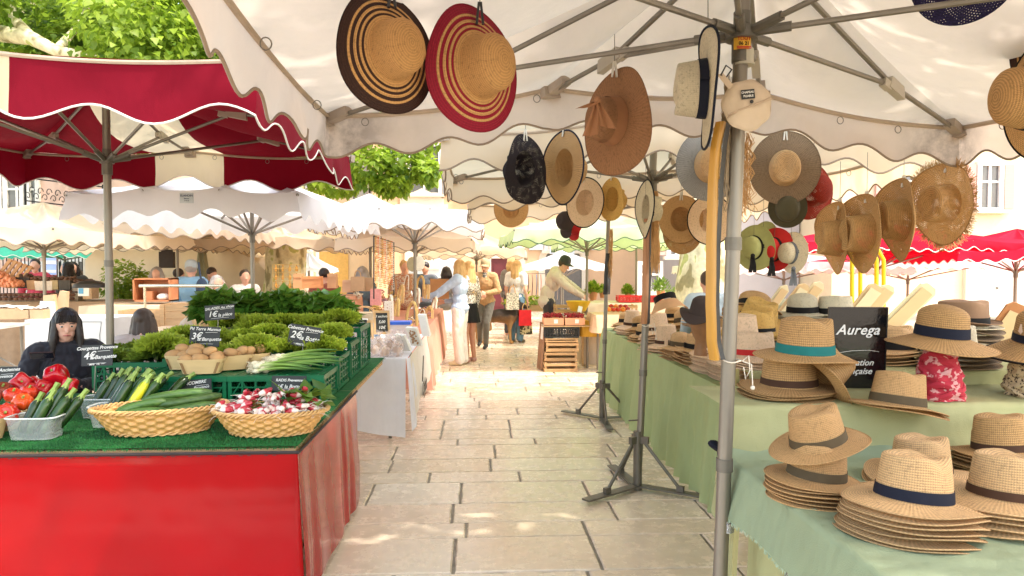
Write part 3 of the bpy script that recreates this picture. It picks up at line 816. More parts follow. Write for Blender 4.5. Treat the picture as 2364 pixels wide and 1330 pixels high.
for k in range(1500):   # ragged fringe of the turf edge
    if k < 1000: p = Vector((r.uniform(-4.7, X1), Y1, .778)); d = Vector((r.uniform(-.3, .3), -1, -.2))
    else: p = Vector((X1, r.uniform(Y1, Y2), .778)); d = Vector((1, r.uniform(-.3, .3), -.2))
    s = d.cross(Vector((0, 0, 1))).normalized() * .003; e = p + d.normalized() * r.uniform(.004, .012) - Vector((0, 0, r.uniform(.0, .012)))
    b.add([p - s, p + s, e], [(0, 1, 2)])
tf = b.build('turf_cover', TURF, st)
# short blades so the mat reads as turf
b = MB()
for k in range(26000):
    x = r.uniform(-3.7, X1 - .005); y = Y1 + .005 + (r.random() ** 1.6) * 1.2
    h = r.uniform(.006, .012); dx, dy = r.uniform(-.006, .006), r.uniform(-.006, .006); a = r.uniform(0, 3.14); c, s = math.cos(a) * .0016, math.sin(a) * .0016
    b.add([(x - c, y - s, .781), (x + c, y + s, .781), (x + dx, y + dy, .781 + h)], [(0, 1, 2)])
o = b.build('turf_blades', simple('turf_blade', (.018, .17, .035), .6, 0, .5, 3, trans=.2), st, smooth=False); o['kind'] = 'stuff'
b = MB()
path = [(-4.75, Y1 - .004), (X1 - .03, Y1 - .004), (X1 - .008, Y1 + .004), (X1, Y1 + .03), (X1, 4.80)]
def fr(u, v):
    s = u * 3.94; z = .752 - v * .74
    n1 = noise.noise(Vector((s * 1.1, z * 1.4, 1))) * .009 + noise.noise(Vector((s * .8, z * 7, 4))) * .003 + noise.noise(Vector((s * 9 + z * 3, z * 2, 7))) * .003 * max(0, s - 2.6)
    return (-4.75 + s, Y1 - .006 - v * .02 - abs(n1) * (v > .03) * 1.2 , z)
b.grid(fr, 120, 40)
skirt(b, [(X1 + .0, Y1 - .002), (X1 + .0, 4.80)], .752, .05, fold=.016, nf=3.2, seed=3, nv=26, ns=110, flare=.025)
def cornerf(u, v):
    a = u * PI / 2; return (X1 - .01 + math.sin(a) * (.012 + .03 * v), Y1 - .002 - math.cos(a) * (.008 + .02 * v), .752 - v * .74)
b.grid(cornerf, 6, 20)
o = b.build('table_cloth_skirt', VRED, st)
b = MB(); b.tube([(-4.7, Y1 - .012, .757), (X1 + .01, Y1 - .012, .757), (X1 + .01, 4.8, .757)], .008, 5)
for k in range(90):
    x = -4.2 + k * .037
    if k % 3: b.box((x, Y1 - .021, .747), (.016, .002, .003), mi=0)
b.build('edge_strip', simple('black_edge', (.03, .02, .02), .8, 0, .5), st, smooth=False)
def legs(t, pts, z, r_=.02, m=STEEL):
    for x, y in pts: b = MB(); b.tube([(x, y, 0), (x, y, z)], r_, 8); b.build('leg', m, t)
legs(st, ((-.95, 3.3), (-1.25, 5.7), (-2.3, 6.0), (-4.2, 3.3)), .73)

# --- green crates
GREEN_P = simple('green_crate_plastic', (.004, .13, .05), .35, 0, .25, 6, .1)
def crate_mb(w, d, h, th=.012, nx=7, nz=3, closed_top=False, cross=True):
    b = MB()
    for sy in (-1, 1):
        y = sy * (d / 2 - th / 2)
        b.box((0, y, .012), (w, th, .024)); b.box((0, y, h - .018), (w + .012, th + .008, .032))
        for k in range(nx + 1): x = -w / 2 + th / 2 + k * (w - th) / nx; b.box((x, y + .001 * sy, h / 2), (.012 if k not in (0, nx, nx // 2) else .03, th - .004, h - .05))
        for k in range(1, nz): b.box((0, y, .024 + k * (h - .055) / nz), (w - .01, th - .006, .008))
        if cross:
            for k in range(nx):
                x = -w / 2 + (k + .5) * w / nx; L = math.hypot(w / nx, h - .05) * .95
                b.box((x, y + sy * .001, h / 2 - .005), (L, th - .007, .007), Matrix.Rotation((1 if k % 2 else -1) * math.atan2(h - .05, w / nx), 3, 'Y'))
    ny = max(3, int(nx * d / w))
    for sx in (-1, 1):
        x = sx * (w / 2 - th / 2)
        b.box((x, 0, .0125), (th, d - 2 * th, .023)); b.box((x, 0, h - .0185), (th + .008, d - 2 * th, .031))
        for k in range(1, ny): y = -d / 2 + k * d / ny; b.box((x + .001 * sx, y, h / 2), (th - .004, .011, h - .05))
        for k in range(1, nz + 1): b.box((x, 0, .02 + k * (h - .055) / (nz + 1)), (th - .006, d - .03, .008))
    if closed_top:
        b.box((0, 0, h - .004), (w - .03, d - .03, .006))
        for k in range(9): b.box((-w / 2 + .04 + k * (w - .08) / 8, 0, h + .0005), (.012, d - .05, .003))
    else: b.box((0, 0, .006), (w - .03, d - .03, .006))
    return b
def green_crate(label, x, y, z, w=.545, d=.40, h=.17, up=False, rz=0):
    t = thing('plastic_crate', label, 'crate', (x, y, z), 'green plastic crates on the vegetable stall', (0, 0, R(rz)))
    crate_mb(w, d, h, closed_top=not up).build('crate_body', GREEN_P, t, smooth=False, world=False)
    return t
green_crate('upturned green crate carrying the potato punnets', -1.72, 4.39, .79)
green_crate('upturned green crate carrying the spring onions', -1.165, 4.39, .79)
green_crate('open green crate of frisee beside the white cloth table, at the turf edge', -1.165, 4.84, .79, h=.215, up=True)
green_crate('open green crate of frisee behind the potato punnets', -1.72, 4.84, .79, h=.215, up=True)
green_crate('open green crate holding the oak leaf lettuce beside the seated woman', -2.22, 4.86, .79, w=.44, h=.19, up=True)
green_crate('open green crate under the leafy basil at its outer corner', -1.165, 5.75, .79, h=.33, up=True, d=.5)
green_crate('open green crate under the leafy basil at its inner end', -1.72, 5.75, .79, h=.33, up=True, d=.5)
green_crate('open green crate in the middle row filled with frisee by the basil', -1.165, 5.29, .79, h=.26, up=True)
green_crate('open green crate in the middle row behind the price sign for salads', -1.72, 5.29, .79, h=.26, up=True)
# --- lettuces
def curly(seed, n, Rr, L, W, frill, h=.6, up=.5):
    r = random.Random(seed); b = MB(); b.col = []
    for i in range(n):
        a = r.uniform(0, 2 * PI); el = math.asin(r.random() ** .8) * .98
        d = Vector((math.cos(a) * math.cos(el), math.sin(a) * math.cos(el), math.sin(el) * h + .05)); rad = Rr * r.uniform(.72, 1.0)
        base = d * rad * .45; tip = d * rad; s = d.cross(Vector((0, 0, 1))).normalized() * W * r.uniform(.6, 1.1); n_ = s.cross(d).normalized()
        nu, nv = 5, 3; tw = r.uniform(-.6, .6); ph = r.uniform(0, 6); tone = r.uniform(.1, .9)
        s = s * math.cos(tw) + n_ * s.length * math.sin(tw); n_ = s.cross(d).normalized()
        o = len(b.v)
        for v in range(nv + 1):
            f = v / nv
            for u in range(nu + 1):
                g = u / nu * 2 - 1
                p = base.lerp(tip, f) + s * g * (.35 + .65 * f) + n_ * (frill * f * math.sin(g * 7 + ph) + frill * .6 * f * math.sin(g * 13 + ph * 2)) + d * frill * f * math.cos(g * 9 + ph) * 1.2
                b.v.append(p); b.col.append(min(1, max(0, tone * .5 + f * .55 - .1)))
        for v in range(nv):
            for u in range(nu): q = o + v * (nu + 1) + u; b.f.append((q, q + 1, q + nu + 2, q + nu + 1)); b.m.append(0)
    return b
FRI = leafm('frisee_leaf', (.06, .14, .008), (.60, .70, .08), trans=.35); OAK = leafm('oak_lettuce_leaf', (.035, .08, .008), (.24, .32, .04), trans=.3)
BAS = leafm('basil_leaf', (.018, .08, .008), (.15, .34, .05), trans=.25, rough=.28)
fri_p = [curly(s, 300, .155, .1, .027, .013).build('lettuce_head', FRI).data for s in (1, 2)]
oak_p = [curly(s, 170, .16, .1, .034, .012).build('lettuce_head', OAK).data for s in (3, 4)]
for o in [o for o in C.objects if o.name.startswith('lettuce_head')]: bpy.data.objects.remove(o)
def lettuce(me, x, y, z, s, label, group):
    o = bpy.data.objects.new('lettuce_head', me); C.objects.link(o); o.location = (x, y, z); o.rotation_euler = (r.uniform(-.2, .2), r.uniform(-.2, .2), r.uniform(0, 6)); o.scale = (s, s, s * .95)
    return tag(o, label, 'lettuce', group)
r = random.Random(11)
rowsF = [(4.70, 1.0, ['nearest row']), ]
FW = {4.70: 'front row by the price signs', 5.03: 'middle row', 5.36: 'back row, against the basil'}
for yy, zz in ((4.70, 1.02), (5.03, 1.085), (5.36, 1.15)):
    n = 6 if yy < 5.3 else 5
    for k in range(n):
        x = -1.0 - k * .205 + r.uniform(-.02, .02) - (0 if yy < 5.3 else .0)
        lettuce(fri_p[k % 2], x, yy + r.uniform(-.04, .04), zz + r.uniform(-.03, .03), r.uniform(.95, 1.2),
                'curly green frisee, ' + ORDS[k] + ' from the aisle in the ' + FW[yy], 'frisee lettuces heaped on the green crates')
for k, (x, y, z) in enumerate([(-2.12, 4.75, .98), (-2.36, 4.78, .96), (-2.25, 4.98, 1.0), (-2.46, 4.99, .97)]):
    lettuce(oak_p[k % 2], x, y, z, 1.0, ['dark oak leaf lettuce in front, beside the potatoes', 'dark oak leaf lettuce at the front next to the seated woman', 'oak leaf lettuce at the back, highest of the dark four', 'oak leaf lettuce at the back nearest the parasol pole'][k], 'oak leaf lettuces by the seated woman')
def basil(x, y, z, s, label, seed):
    r = random.Random(seed); t = thing('basil_bunch', label, 'basil', (x, y, z), 'leafy basil bunches at the back of the stall')
    b = MB(); b.col = []
    for i in range(330):
        v = rv(r); v.z = abs(v.z) * 1.0; v = v.normalized() * r.uniform(.6, 1.0)
        p = Vector((v.x * .17, v.y * .15, .02 + v.z * .20)) * s; d = Vector((v.x, v.y, .15 + r.uniform(-.5, .3)))
        L = r.uniform(.06, .115) * s; add_leaf(b, p, d, Vector((0, 0, 1)) + rv(r) * .7, L, L * .58, min(1, max(0, v.z * .7 + r.uniform(-.15, .3))), fold=.5)
    b.build('leaves', BAS, t, world=False)
    b = MB()
    for k in range(10): a = k * .63; b.tube([(.03 * math.cos(a), .03 * math.sin(a), -.1), (.1 * math.cos(a), .1 * math.sin(a), .14 * s)], .004, 5)
    b.build('stems', simple('green_stem', (.12, .22, .04)), t, world=False)
for k in range(6): basil(-1.15 - k * .18, 5.70 + (k % 2) * .06, 1.13 + .02 * (k % 3), 1.05, 'large dark green basil bunch, ' + ORDS[k] + ' from the aisle along the top row', 40 + k)
# --- punnets and potatoes
PUN = simple('poplar_veneer', (.70, .50, .25), .6, 0, .18, 6, .15, 40, st=(1, 1, 6)); PUN_IN = simple('punnet_shadow_wood', (.30, .17, .07), .7)
POT = simple('potato_skin', (.50, .29, .125), .75, 0, .25, 14, .35, 60, rnd=.15)
def punnet(label, x, y, z, w=.255, d=.15, h=.085, rz=0, group='poplar punnets of potatoes'):
    t = thing('wooden_punnet', label, 'punnet', (x, y, z), group, (0, 0, R(rz)))
    b = MB(); ns = 40
    def side(u, v):
        a = 2 * PI * u; c, s = math.cos(a), math.sin(a); q = .42
        X = math.copysign(abs(c) ** q, c) * w / 2; Y = math.copysign(abs(s) ** q, s) * d / 2; k = .80 + .20 * v
        return (X * k, Y * k, v * h)
    b.grid(side, ns, 4, cu=True); b.add([Vector(side(i / ns, 0)) + Vector((0, 0, .002)) for i in range(ns)], [tuple(range(ns))])
    b.build('veneer_side', PUN, t, world=False)
    b = MB(); b.grid(lambda u, v: tuple(Vector(side(u, .80 + .2 * v)) * 1.0 + Vector((side(u, 1)[0], side(u, 1)[1], 0)).normalized() * .003), ns, 1, cu=True); b.build('rim', PUN, t, world=False)
    b = MB()
    for sx in (-.5, .5):
        for sy in (-1, 1):
            b = MB(); b.add([(sx * w * .62 - .008, sy * d * .401, .003), (sx * w * .62 + .006, sy * d * .401, .003), (sx * w * .80 + .010, sy * (d * .49 + .001), h * .8), (sx * w * .80 - .006, sy * (d * .49 + .001), h * .8)], [(0, 1, 2, 3)]); b.build('seam_gap', PUN_IN, t, world=False)
    return t
def potato(x, y, z, s, label, seed):
    r = random.Random(seed); b = MB(); M = Euler((r.uniform(-.3, .3), r.uniform(-.3, .3), r.uniform(-.6, .6))).to_matrix()
    b.ball((0, 0, 0), (.046 * s, .034 * s, .030 * s), 16, 10, M=M)
    b.v = [p * (1 + .10 * noise.noise(p * 22 + Vector((seed, 0, 0)))) for p in b.v]
    o = b.build('potato', POT); o.location = (x, y, z); return tag(o, label, 'potato', 'potatoes in the wooden punnets')
Z1 = .968
PU = [(-1.61, 4.27, 'foremost punnet with wooden sides, filled with potatoes', 8), (-1.76, 4.45, 'potato punnet behind on the lettuce side', -5), (-1.50, 4.42, 'potato punnet behind on the spring onion side', 30), (-1.42, 4.50, 'hindmost potato punnet, next to the onion greens', 34)]
PNAME = ['the foremost punnet', 'the punnet on the lettuce side', 'the punnet behind the foremost one', 'the hindmost punnet']
for k, (x, y, l, rz) in enumerate(PU):
    punnet(l, x, y, Z1, rz=rz)
    sp = [(-.085, -.01, .082), (-.005, -.028, .086), (.082, -.012, .084), (-.05, .03, .118), (.035, .032, .12)] if k < 2 else [(-.07, 0, .085), (.0, -.02, .10), (.075, .01, .105)]
    for i, (dx, dy, dz) in enumerate(sp):
        c, s = math.cos(R(rz)), math.sin(R(rz))
        potato(x + dx * c - dy * s, y + dx * s + dy * c, Z1 + dz, r.uniform(.92, 1.15), 'brown potato lying in ' + PNAME[k] + ', ' + (['at its left end', 'in the front middle', 'at its right end', 'on top towards the left', 'on top towards the right'] if len(sp) == 5 else ['at its left end', 'in its middle', 'at its right end'])[i], k * 10 + i)
# --- chalk signs
SLATE = simple('slate_board', (.022, .024, .025), .55, 0, .3, 8, .1); CHALK = simple('white_chalk', (.80, .80, .78), .9, 0, .1, 60)
def chalk(label, px0, py0, px1, py1, Y, lines, roll=0, spike=True, tilt=-8, bottom=None):
    a = at((px0 + px1) / 2, (py0 + py1) / 2, Y); w = (px1 - px0) * Y / F; h = (py1 - py0) * Y / F
    t = thing('price_sign', label, 'price sign', a, 'chalk price signs on the vegetable stall', (R(90 + tilt), R(0), R(roll * .15)))
    Mr = Matrix.Rotation(R(roll), 4, 'Z')
    b = MB(); b.box((0, 0, -.003), (w, h, .005), Matrix.Rotation(R(roll), 3, 'Z')); b.build('board', SLATE, t, smooth=False, world=False)
    for (s, x, y, size, rr) in lines:
        text(s, size * h, CHALK, t, Mr @ Matrix.Translation((x * w, y * h, .0015)) @ Matrix.Rotation(R(rr), 4, 'Z'))
    b = MB(); rm = Matrix.Rotation(R(roll), 3, 'Z'); 
    def ul(x0, x1, y, yy): b.tube([rm @ Vector((x0 * w, y * h, .001)), rm @ Vector(((x0 + x1) / 2 * w, (y + yy) / 2 * h + .001, .001)), rm @ Vector((x1 * w, yy * h, .001))], .0011, 4)
    ul(.02, .42, .19, .22); ul(-.3, .3, -.40, -.37)
    b.build('underline', CHALK, t, world=False)
    if spike: b = MB(); b.tube([(-w * .05, -h * .4, -.007), (-w * .05, -h * .5 - (bottom or .16), -.007)], .003, 6); b.build('spike', STEEL, t, world=False)
    return t
chalk('slate sign for courgettes at four euros, in front of the seated woman', 190, 797, 258, 844, 4.1, [('Courgettes Provence', 0, .36, .22, 2), ('4€', -.24, -.02, .48, 4), ('la Barquette', .2, -.08, .25, 3), ('MPB   FR  ==', 0, -.42, .13, 3)], roll=1.5)
chalk('slate sign for potatoes at three euros, above the potato punnets', 439, 754, 506, 799, 4.64, [('Pd Terre Mannus', 0, .36, .22, 0), ('3€', -.27, -.02, .46, 4), ('la Barquette', .16, -.14, .24, 2)], roll=-3)
chalk('slate sign for salads at one euro, topmost of the price signs', 474, 704, 540, 738, 5.17, [('SALADES Au choix', 0, .30, .24, 4), ('1€', -.24, -.12, .52, 0), ('la pièce', .18, -.18, .30, 3)], roll=4)
chalk('slate sign for spring onions at two euros, leaning on the frisee', 667, 752, 738, 800, 4.62, [('Cebettes Provence', 0, .34, .22, 0), ('2€', -.26, .0, .46, 2), ('la Botte', .18, -.10, .30, 0), ('FRANCE   II', .0, -.42, .13, 0)], roll=-9)
chalk('slate sign for cucumbers, propped on the crate behind the cucumber basket', 412, 877, 487, 925, 4.14, [('CONCOMBRE', -.08, .34, .21, 4), ('Provence', .2, .12, .19, 4), ('2€', -.2, -.2, .38, 2)], roll=4, spike=False)
chalk('slate sign for heirloom tomatoes at the stall corner by the red peppers', -34, 848, 35, 905, 4.15, [('Tomates Anciennes', -.02, .36, .19, 3), ('Provence', .1, .12, .18, 3), ('4€ la Barquette', .0, -.28, .24, 3)], roll=1)
chalk('slate sign for radishes half hidden behind the radish greens', 628, 868, 706, 902, 4.17, [('RADIS Provence', .0, .20, .26, 0), ('1€ la Botte', .0, -.22, .34, 0)], roll=-1, spike=False)
# --- wicker baskets
WIC = simple('wicker', (.62, .34, .11), .45, 0, .35, 30, .3, 60); WICR = simple('wicker_rim', (.64, .38, .15), .5, 0, .3, 30, .3, 60)
def basket(label, c, w, d, h, rz, tilt=0):
    t = thing('wicker_basket', label, 'basket', c, 'wicker baskets on the turf', (R(tilt), 0, R(rz)))
    nst = 20; rows = 7
    def f(u, v):
        row = int(min(rows - 1, v * rows)); k = .70 + .30 * v ** .8
        a = 2 * PI * u; wv = math.sin(nst * a / 1.0 + (PI if row % 2 else 0)); fv = v * rows - row
        off = .007 * wv * math.sin(PI * min(1, max(0, fv)))
        return ((w / 2 * k + off) * math.cos(a), (d / 2 * k + off) * math.sin(a), .006 + v * h)
    b = MB(); b.grid(f, nst * 8, rows * 4, cu=True); b.add([(w / 2 * .7 * math.cos(2 * PI * i / 40), d / 2 * .7 * math.sin(2 * PI * i / 40), .006) for i in range(40)], [tuple(range(40))])
    b.build('woven_side', WIC, t, world=False)
    b = MB()
    for q in range(3):
        pts = []
        for i in range(160):
            a = 2 * PI * i / 160; ph = a * 20 + q * 2 * PI / 3; o = .008
            pts.append(((w / 2 + .004 + o * math.cos(ph)) * math.cos(a), (d / 2 + .004 + o * math.cos(ph)) * math.sin(a), h + .008 + o * math.sin(ph)))
        b.tube(pts, .0052, 5, closed=True)
    b.build('braided_rim', WICR, t, world=False)
    b = MB()
    for q in range(2):
        pts = []
        for i in range(120):
            a = 2 * PI * i / 120; ph = a * 16 + q * PI; k = .70; o = .006
            pts.append(((w / 2 * k + .005 + o * math.cos(ph)) * math.cos(a), (d / 2 * k + .005 + o * math.cos(ph)) * math.sin(a), .010 + o * math.sin(ph)))
        b.tube(pts, .005, 5, closed=True)
    b.build('braided_foot', WICR, t, world=False)
    return t
bc = Vector((-1.545, 3.56, .785)); basket('oval wicker basket of cucumbers on the green turf', bc, .60, .31, .115, 14)
br = Vector((-1.00, 3.52, .785)); basket('oval wicker basket heaped with radishes near the table corner', br, .53, .34, .105, 3)
def veg_mat(name, c1, c2, rough=.35, st=(1, 1, 1), sc=20, top=None):
    m, nt, N, L = newmat(name); f = ntex(nt, sc, detail=4, st=st)
    col = mixc(nt, ramp(nt, f, [(.35, 0.0), (.65, 1.0)]), c1, c2); r_ = objrand(nt); col = mixc(nt, 1, col, ramp(nt, r_, [(0, .7), (1, 1.15)]), 'MULTIPLY')
    finish(nt, col, rough, bump=ntex(nt, sc * 1.5, detail=2, st=st), bstr=.25, bdist=.004, spec=.5); return m
CUC = veg_mat('cucumber_skin', (.03, .085, .015), (.085, .17, .035), .4, (1, 9, 9), 8); ZUC = veg_mat('courgette_skin', (.005, .024, .005), (.026, .066, .010), .25, (1, 1, .15), 50)
ZUCY = veg_mat('yellow_courgette_skin', (.10, .17, .008), (.50, .48, .02), .3, (1, 1, .2), 40); STEMG = simple('courgette_stem', (.22, .32, .07), .6, 0, .3, 20)
def cuke(p0, p1, bend, rr, label, mat, name='cucumber', cat='cucumber', group=None, stem=False):
    p0, p1 = Vector(p0), Vector(p1); pts = []; rs = []; d = p1 - p0
    for i in range(13):
        f = i / 12; pts.append(p0.lerp(p1, f) + Vector(bend) * math.sin(PI * f)); rs.append(rr * min(1, (math.sin(PI * min(.5, max(.02, f * 1.0 if f < .5 else (1 - f)) * 2.2 + .04))) ** .55) * (1 + .1 * f))
    t = thing(name, label, cat, (p0 + p1) / 2, group)
    b = MB(); b.tube(pts, rs, 10); b.build('skin', mat, t)
    if stem: 
        dd = (pts[-1] - pts[-3]).normalized(); b = MB(); b.tube([pts[-1] - dd * .012, pts[-1] + dd * .012, pts[-1] + dd * .038 + Vector((.004, 0, 0))], [rr * .82, rr * .5, rr * .6], 5); b.build('stem', STEMG, t, smooth=False)
    return t
cz = .92
cu = [((-.26, -.03, .045), (.06, -.04, .075), 'lying lowest at the front left'), ((-.20, .06, .085), (.10, .07, .10), 'on top at the back left'), ((-.05, -.05, .065), (.25, .0, .10), 'lying across the front right'),
      ((-.02, .03, .10), (.27, .07, .13), 'on top at the right'), ((-.22, 0, .065), (.02, .03, .12), 'slanting up the middle of the heap'), ((-.1, -.08, .06), (.16, -.06, .075), 'along the near rim'),
      ((-.10, .09, .12), (.22, .12, .14), 'highest at the back'), ((-.25, .04, .05), (-.08, -.09, .04), 'short one at the left end')]
M14 = Matrix.Rotation(R(14), 3, 'Z')
for i, (a, b_, l) in enumerate(cu):
    cuke(bc + M14 @ Vector(a) + Vector((0, 0, .022)), bc + M14 @ Vector(b_) + Vector((0, 0, .022)), (0, r.uniform(-.015, .015), r.uniform(.0, .02)), .0215, 'green cucumber ' + l, CUC, group='cucumbers in the wicker basket')
# --- radishes in bunches
m, nt, N, L = newmat('radish_skin'); a = N.new('ShaderNodeAttribute'); a.attribute_name = 'tone'
finish(nt, ramp(nt, a.outputs['Fac'], [(.0, (.80, .70, .62)), (.38, (.78, .62, .56)), (.5, (.50, .03, .05)), (1, (.42, .012, .03))]), .3, spec=.5, coat=.3); RADM = m
ROOT = simple('pale_root', (.75, .68, .52), .7); RADL = leafm('radish_leaf', (.06, .15, .015), (.24, .38, .06), trans=.3)
def radish_mesh(seed):
    rr = random.Random(seed); b = MB(); b.col = []; prof = []
    L = .05
    for i in range(11):
        f = i / 10; prof.append((max(.001, .0135 * math.sin(PI * min(1, f * .86 + .08)) ** .7), f * L))
    def fn(u, v):
        k = int(round(v * 10)); q, z = prof[k]; return (q * math.cos(2 * PI * u), q * math.sin(2 * PI * u), z)
    b.grid(fn, 10, 10, cu=True); b.col = [min(1, max(0, (p.z / L) * 1.0 + rr.uniform(-.04, .04))) for p in b.v]
    n0 = len(b.v); b.tube([(0, 0, .001), (.003, 0, -.018), (-.002, .003, -.04)], [.0018, .001, .0004], 5); b.col += [0] * (len(b.v) - n0)
    return b
radm = []
for s in range(3): o = radish_mesh(s).build('radish', RADM); radm.append(o.data); bpy.data.objects.remove(o)
RL = ['at the left end', 'left of the middle at the front', 'in the front middle', 'right of the middle at the front', 'at the right end', 'at the back left', 'in the back middle on top', 'at the back right under the leaves']
for k, (bx, by, bz, ang) in enumerate([(-.19, -.02, .085, 180), (-.10, -.085, .085, 215), (.01, -.10, .09, 265), (.11, -.08, .09, 300), (.19, -.01, .09, 350), (-.11, .06, .125, 150), (.0, .02, .135, 250), (.10, .05, .13, 60)]):
    t = thing('radish_bunch', 'bunch of red and white radishes ' + RL[k] + ' of the heap', 'radishes', br + Vector((bx, by, bz)), 'radish bunches in the wicker basket', (0, 0, R(ang)))
    rr = random.Random(k * 7)
    for i in range(17):
        o = bpy.data.objects.new('radish', radm[i % 3]); C.objects.link(o); o.parent = t
        yy = rr.uniform(-.07, .07); zz = rr.uniform(-.02, .045); o.location = (rr.uniform(.0, .06), yy, zz + .012)
        # tips (z=0) point outwards (+x), tops inwards
        o.rotation_euler = (rr.uniform(-.5, .5), R(-90) + rr.uniform(-.5, .6), yy * 8 + rr.uniform(-.4, .4)); s = rr.uniform(.85, 1.15); s *= 1.12; o.scale = (s, s, s)
    b = MB(); b.col = []
    for i in range(7): p = Vector((rr.uniform(-.05, .0), rr.uniform(-.05, .05), rr.uniform(-.02, .035))); add_leaf(b, p, Vector((-.5 + rr.uniform(-.6, .6), rr.uniform(-1, 1), rr.uniform(.0, .5))), Vector((0, 0, 1)), rr.uniform(.04, .08), .018, rr.random())
    b.build('leaves', RADL, t, world=False)
t = thing('radish_greens', 'broad green radish leaves over the back corner of the basket', 'radish leaves', br + Vector((.12, .06, .15)))
b = MB(); b.col = []; rr = random.Random(9)
for i in range(34):
    p = Vector((rr.uniform(-.09, .12), rr.uniform(-.06, .06), rr.uniform(-.03, .04))); add_leaf(b, p, Vector((rr.uniform(-.4, 1), rr.uniform(-.9, .5), rr.uniform(-.1, .5))), Vector((0, 0, 1)) + rv(rr) * .4, rr.uniform(.07, .13), .035, rr.random(), fold=.3)
b.build('leaves', RADL, t, world=False)
# --- spring onions
ONB = simple('onion_bulb', (.80, .74, .55), .35, 0, .12, 14, .1, rnd=.1); m, nt, N, L = newmat('onion_stalk'); a = N.new('ShaderNodeAttribute'); a.attribute_name = 'tone'
finish(nt, ramp(nt, a.outputs['Fac'], [(0, (.72, .74, .42)), (.35, (.22, .36, .06)), (1, (.03, .11, .02))]), .4, spec=.4); ONS = m
for k, (x, y, ang, zz, l) in enumerate([(-1.22, 4.30, 10, .98, 'nearest the front edge of the crate'), (-1.13, 4.37, 20, 1.01, 'on top in the middle'), (-1.20, 4.46, 26, .985, 'at the back against the price sign')]):
    t = thing('spring_onion_bunch', 'bunch of spring onions ' + l, 'spring onions', (x, y, zz), 'spring onion bunches on the upturned crate', (0, 0, R(ang))); rr = random.Random(k + 60)
    for i in range(19):
        y0 = rr.uniform(-.06, .06); z0 = rr.uniform(-.005, .04); x0 = rr.uniform(-.10, -.02); d = Vector((1, rr.uniform(-.45, .3) + y0 * 2, rr.uniform(.0, .22))).normalized()
        b = MB(); p = Vector((x0, y0, z0)); b.ball(p, (.022, .0165, .0165), 9, 6); o = b.build('bulb', ONB, t, world=False)
        b = MB(); 
        for q in range(14): e = p + Vector((-.02 - rr.random() * .035, rr.uniform(-.02, .02), rr.uniform(-.02, .014))); b.tube([p - Vector((.012, 0, 0)), (p + e) / 2 + Vector((0, rr.uniform(-.008, .008), rr.uniform(-.005, .01))), e], .0010, 4)
        b.build('roots', ROOT, o, world=False)
        b = MB(); L_ = rr.uniform(.26, .38); pts = [p + d * (L_ * f) + Vector((0, 0, -.06 * f * f + .04 * f)) for f in (0, .2, .45, .7, 1)]; b.tube(pts, [.0085, .007, .0075, .0075, .002], 7)
        b.col = [j // 7 / 4 for j in range(35)]; b.build('stalk', ONS, t, world=False)
# --- courgettes in clear tubs
def glassy(name, c=(.8, .85, .85), tr=.62, rough=.12):
    m, nt, N, L = newmat(name); p = N.new('ShaderNodeBsdfPrincipled'); p.inputs['Base Color'].default_value = (*c, 1); p.inputs['Roughness'].default_value = rough
    t = N.new('ShaderNodeBsdfTransparent'); mx = N.new('ShaderNodeMixShader'); mx.inputs[0].default_value = tr; out = N.new('ShaderNodeOutputMaterial')
    L.new(p.outputs[0], mx.inputs[1]); L.new(t.outputs[0], mx.inputs[2]); L.new(mx.outputs[0], out.inputs[0]); return m
CLEAR = glassy('clear_plastic', (.55, .6, .6), .66)
def tub(label, x, y, w=.225, d=.15, h=.10, rz=0):
    t = thing('plastic_tub', label, 'tub', (x, y, .788), 'clear tubs of courgettes', (0, 0, R(rz)))
    ns = 48
    def side(u, v):
        a = 2 * PI * u; c, s = math.cos(a), math.sin(a); q = .4; X = math.copysign(abs(c) ** q, c) * w / 2; Y = math.copysign(abs(s) ** q, s) * d / 2; k = .84 + .16 * v + (.004 * math.sin(a * 40) if v < .9 else .01); return (X * k, Y * k, v * h)
    b = MB(); b.grid(side, 96, 5, cu=True); b.add([side(i / ns, 0) for i in range(ns)], [tuple(range(ns))]); b.build('tub_wall', CLEAR, t, world=False)
    b = MB(); b.tube([Vector(side(i / ns, 1)) * 1.02 for i in range(ns)], .004, 6, closed=True); b.build('rim', glassy('clear_rim', (.75, .8, .8), .35), t, world=False)
tub('clear plastic tub of courgettes nearest the table edge', -2.075, 3.46); tub('clear plastic tub of courgettes beside the cucumber basket', -1.83, 3.70)
tub('clear plastic tub of courgettes behind, under the courgette sign', -2.0, 3.93)
G = 'courgettes standing in clear tubs'
zs = [(-2.075, 3.46, [(-.075, .0, -.055, .02, .15), (-.04, .03, .0, .05, .19), (.0, .0, .05, .06, .21), (.035, -.03, .09, .02, .17), (.065, .02, .13, .05, .16), (-.02, -.035, .015, -.01, .165)], 'the tub nearest the table edge'),
      (-1.83, 3.70, [(-.08, .02, -.02, .07, .19), (-.045, -.02, .02, .03, .21), (-.005, .01, .08, .06, .22), (.03, -.03, .10, .02, .20), (.06, .01, .15, .04, .20)], 'the tub beside the cucumbers'),
      (-2.0, 3.93, [(-.09, .0, -.04, .04, .17), (-.05, .02, .0, .06, .19), (-.01, .0, .05, .05, .2), (.03, .0, .09, .05, .2), (.07, .0, .14, .05, .19)], 'the tub under the courgette sign')]
for k, (x, y, ls, nm) in enumerate(zs):
    for i, (a, b_, c, d, h) in enumerate(ls):
        ye = k == 1 and i == 3
        cuke((x + a, y + b_, .81), (x + c + .035, y + d + .03, .805 + h), (.004, 0, .0), .0235, ('yellow green' if ye else 'dark green') + ' courgette, ' + ORDS[i] + ' from the left in ' + nm, ZUCY if ye else ZUC, 'courgette', 'courgette', G, True)
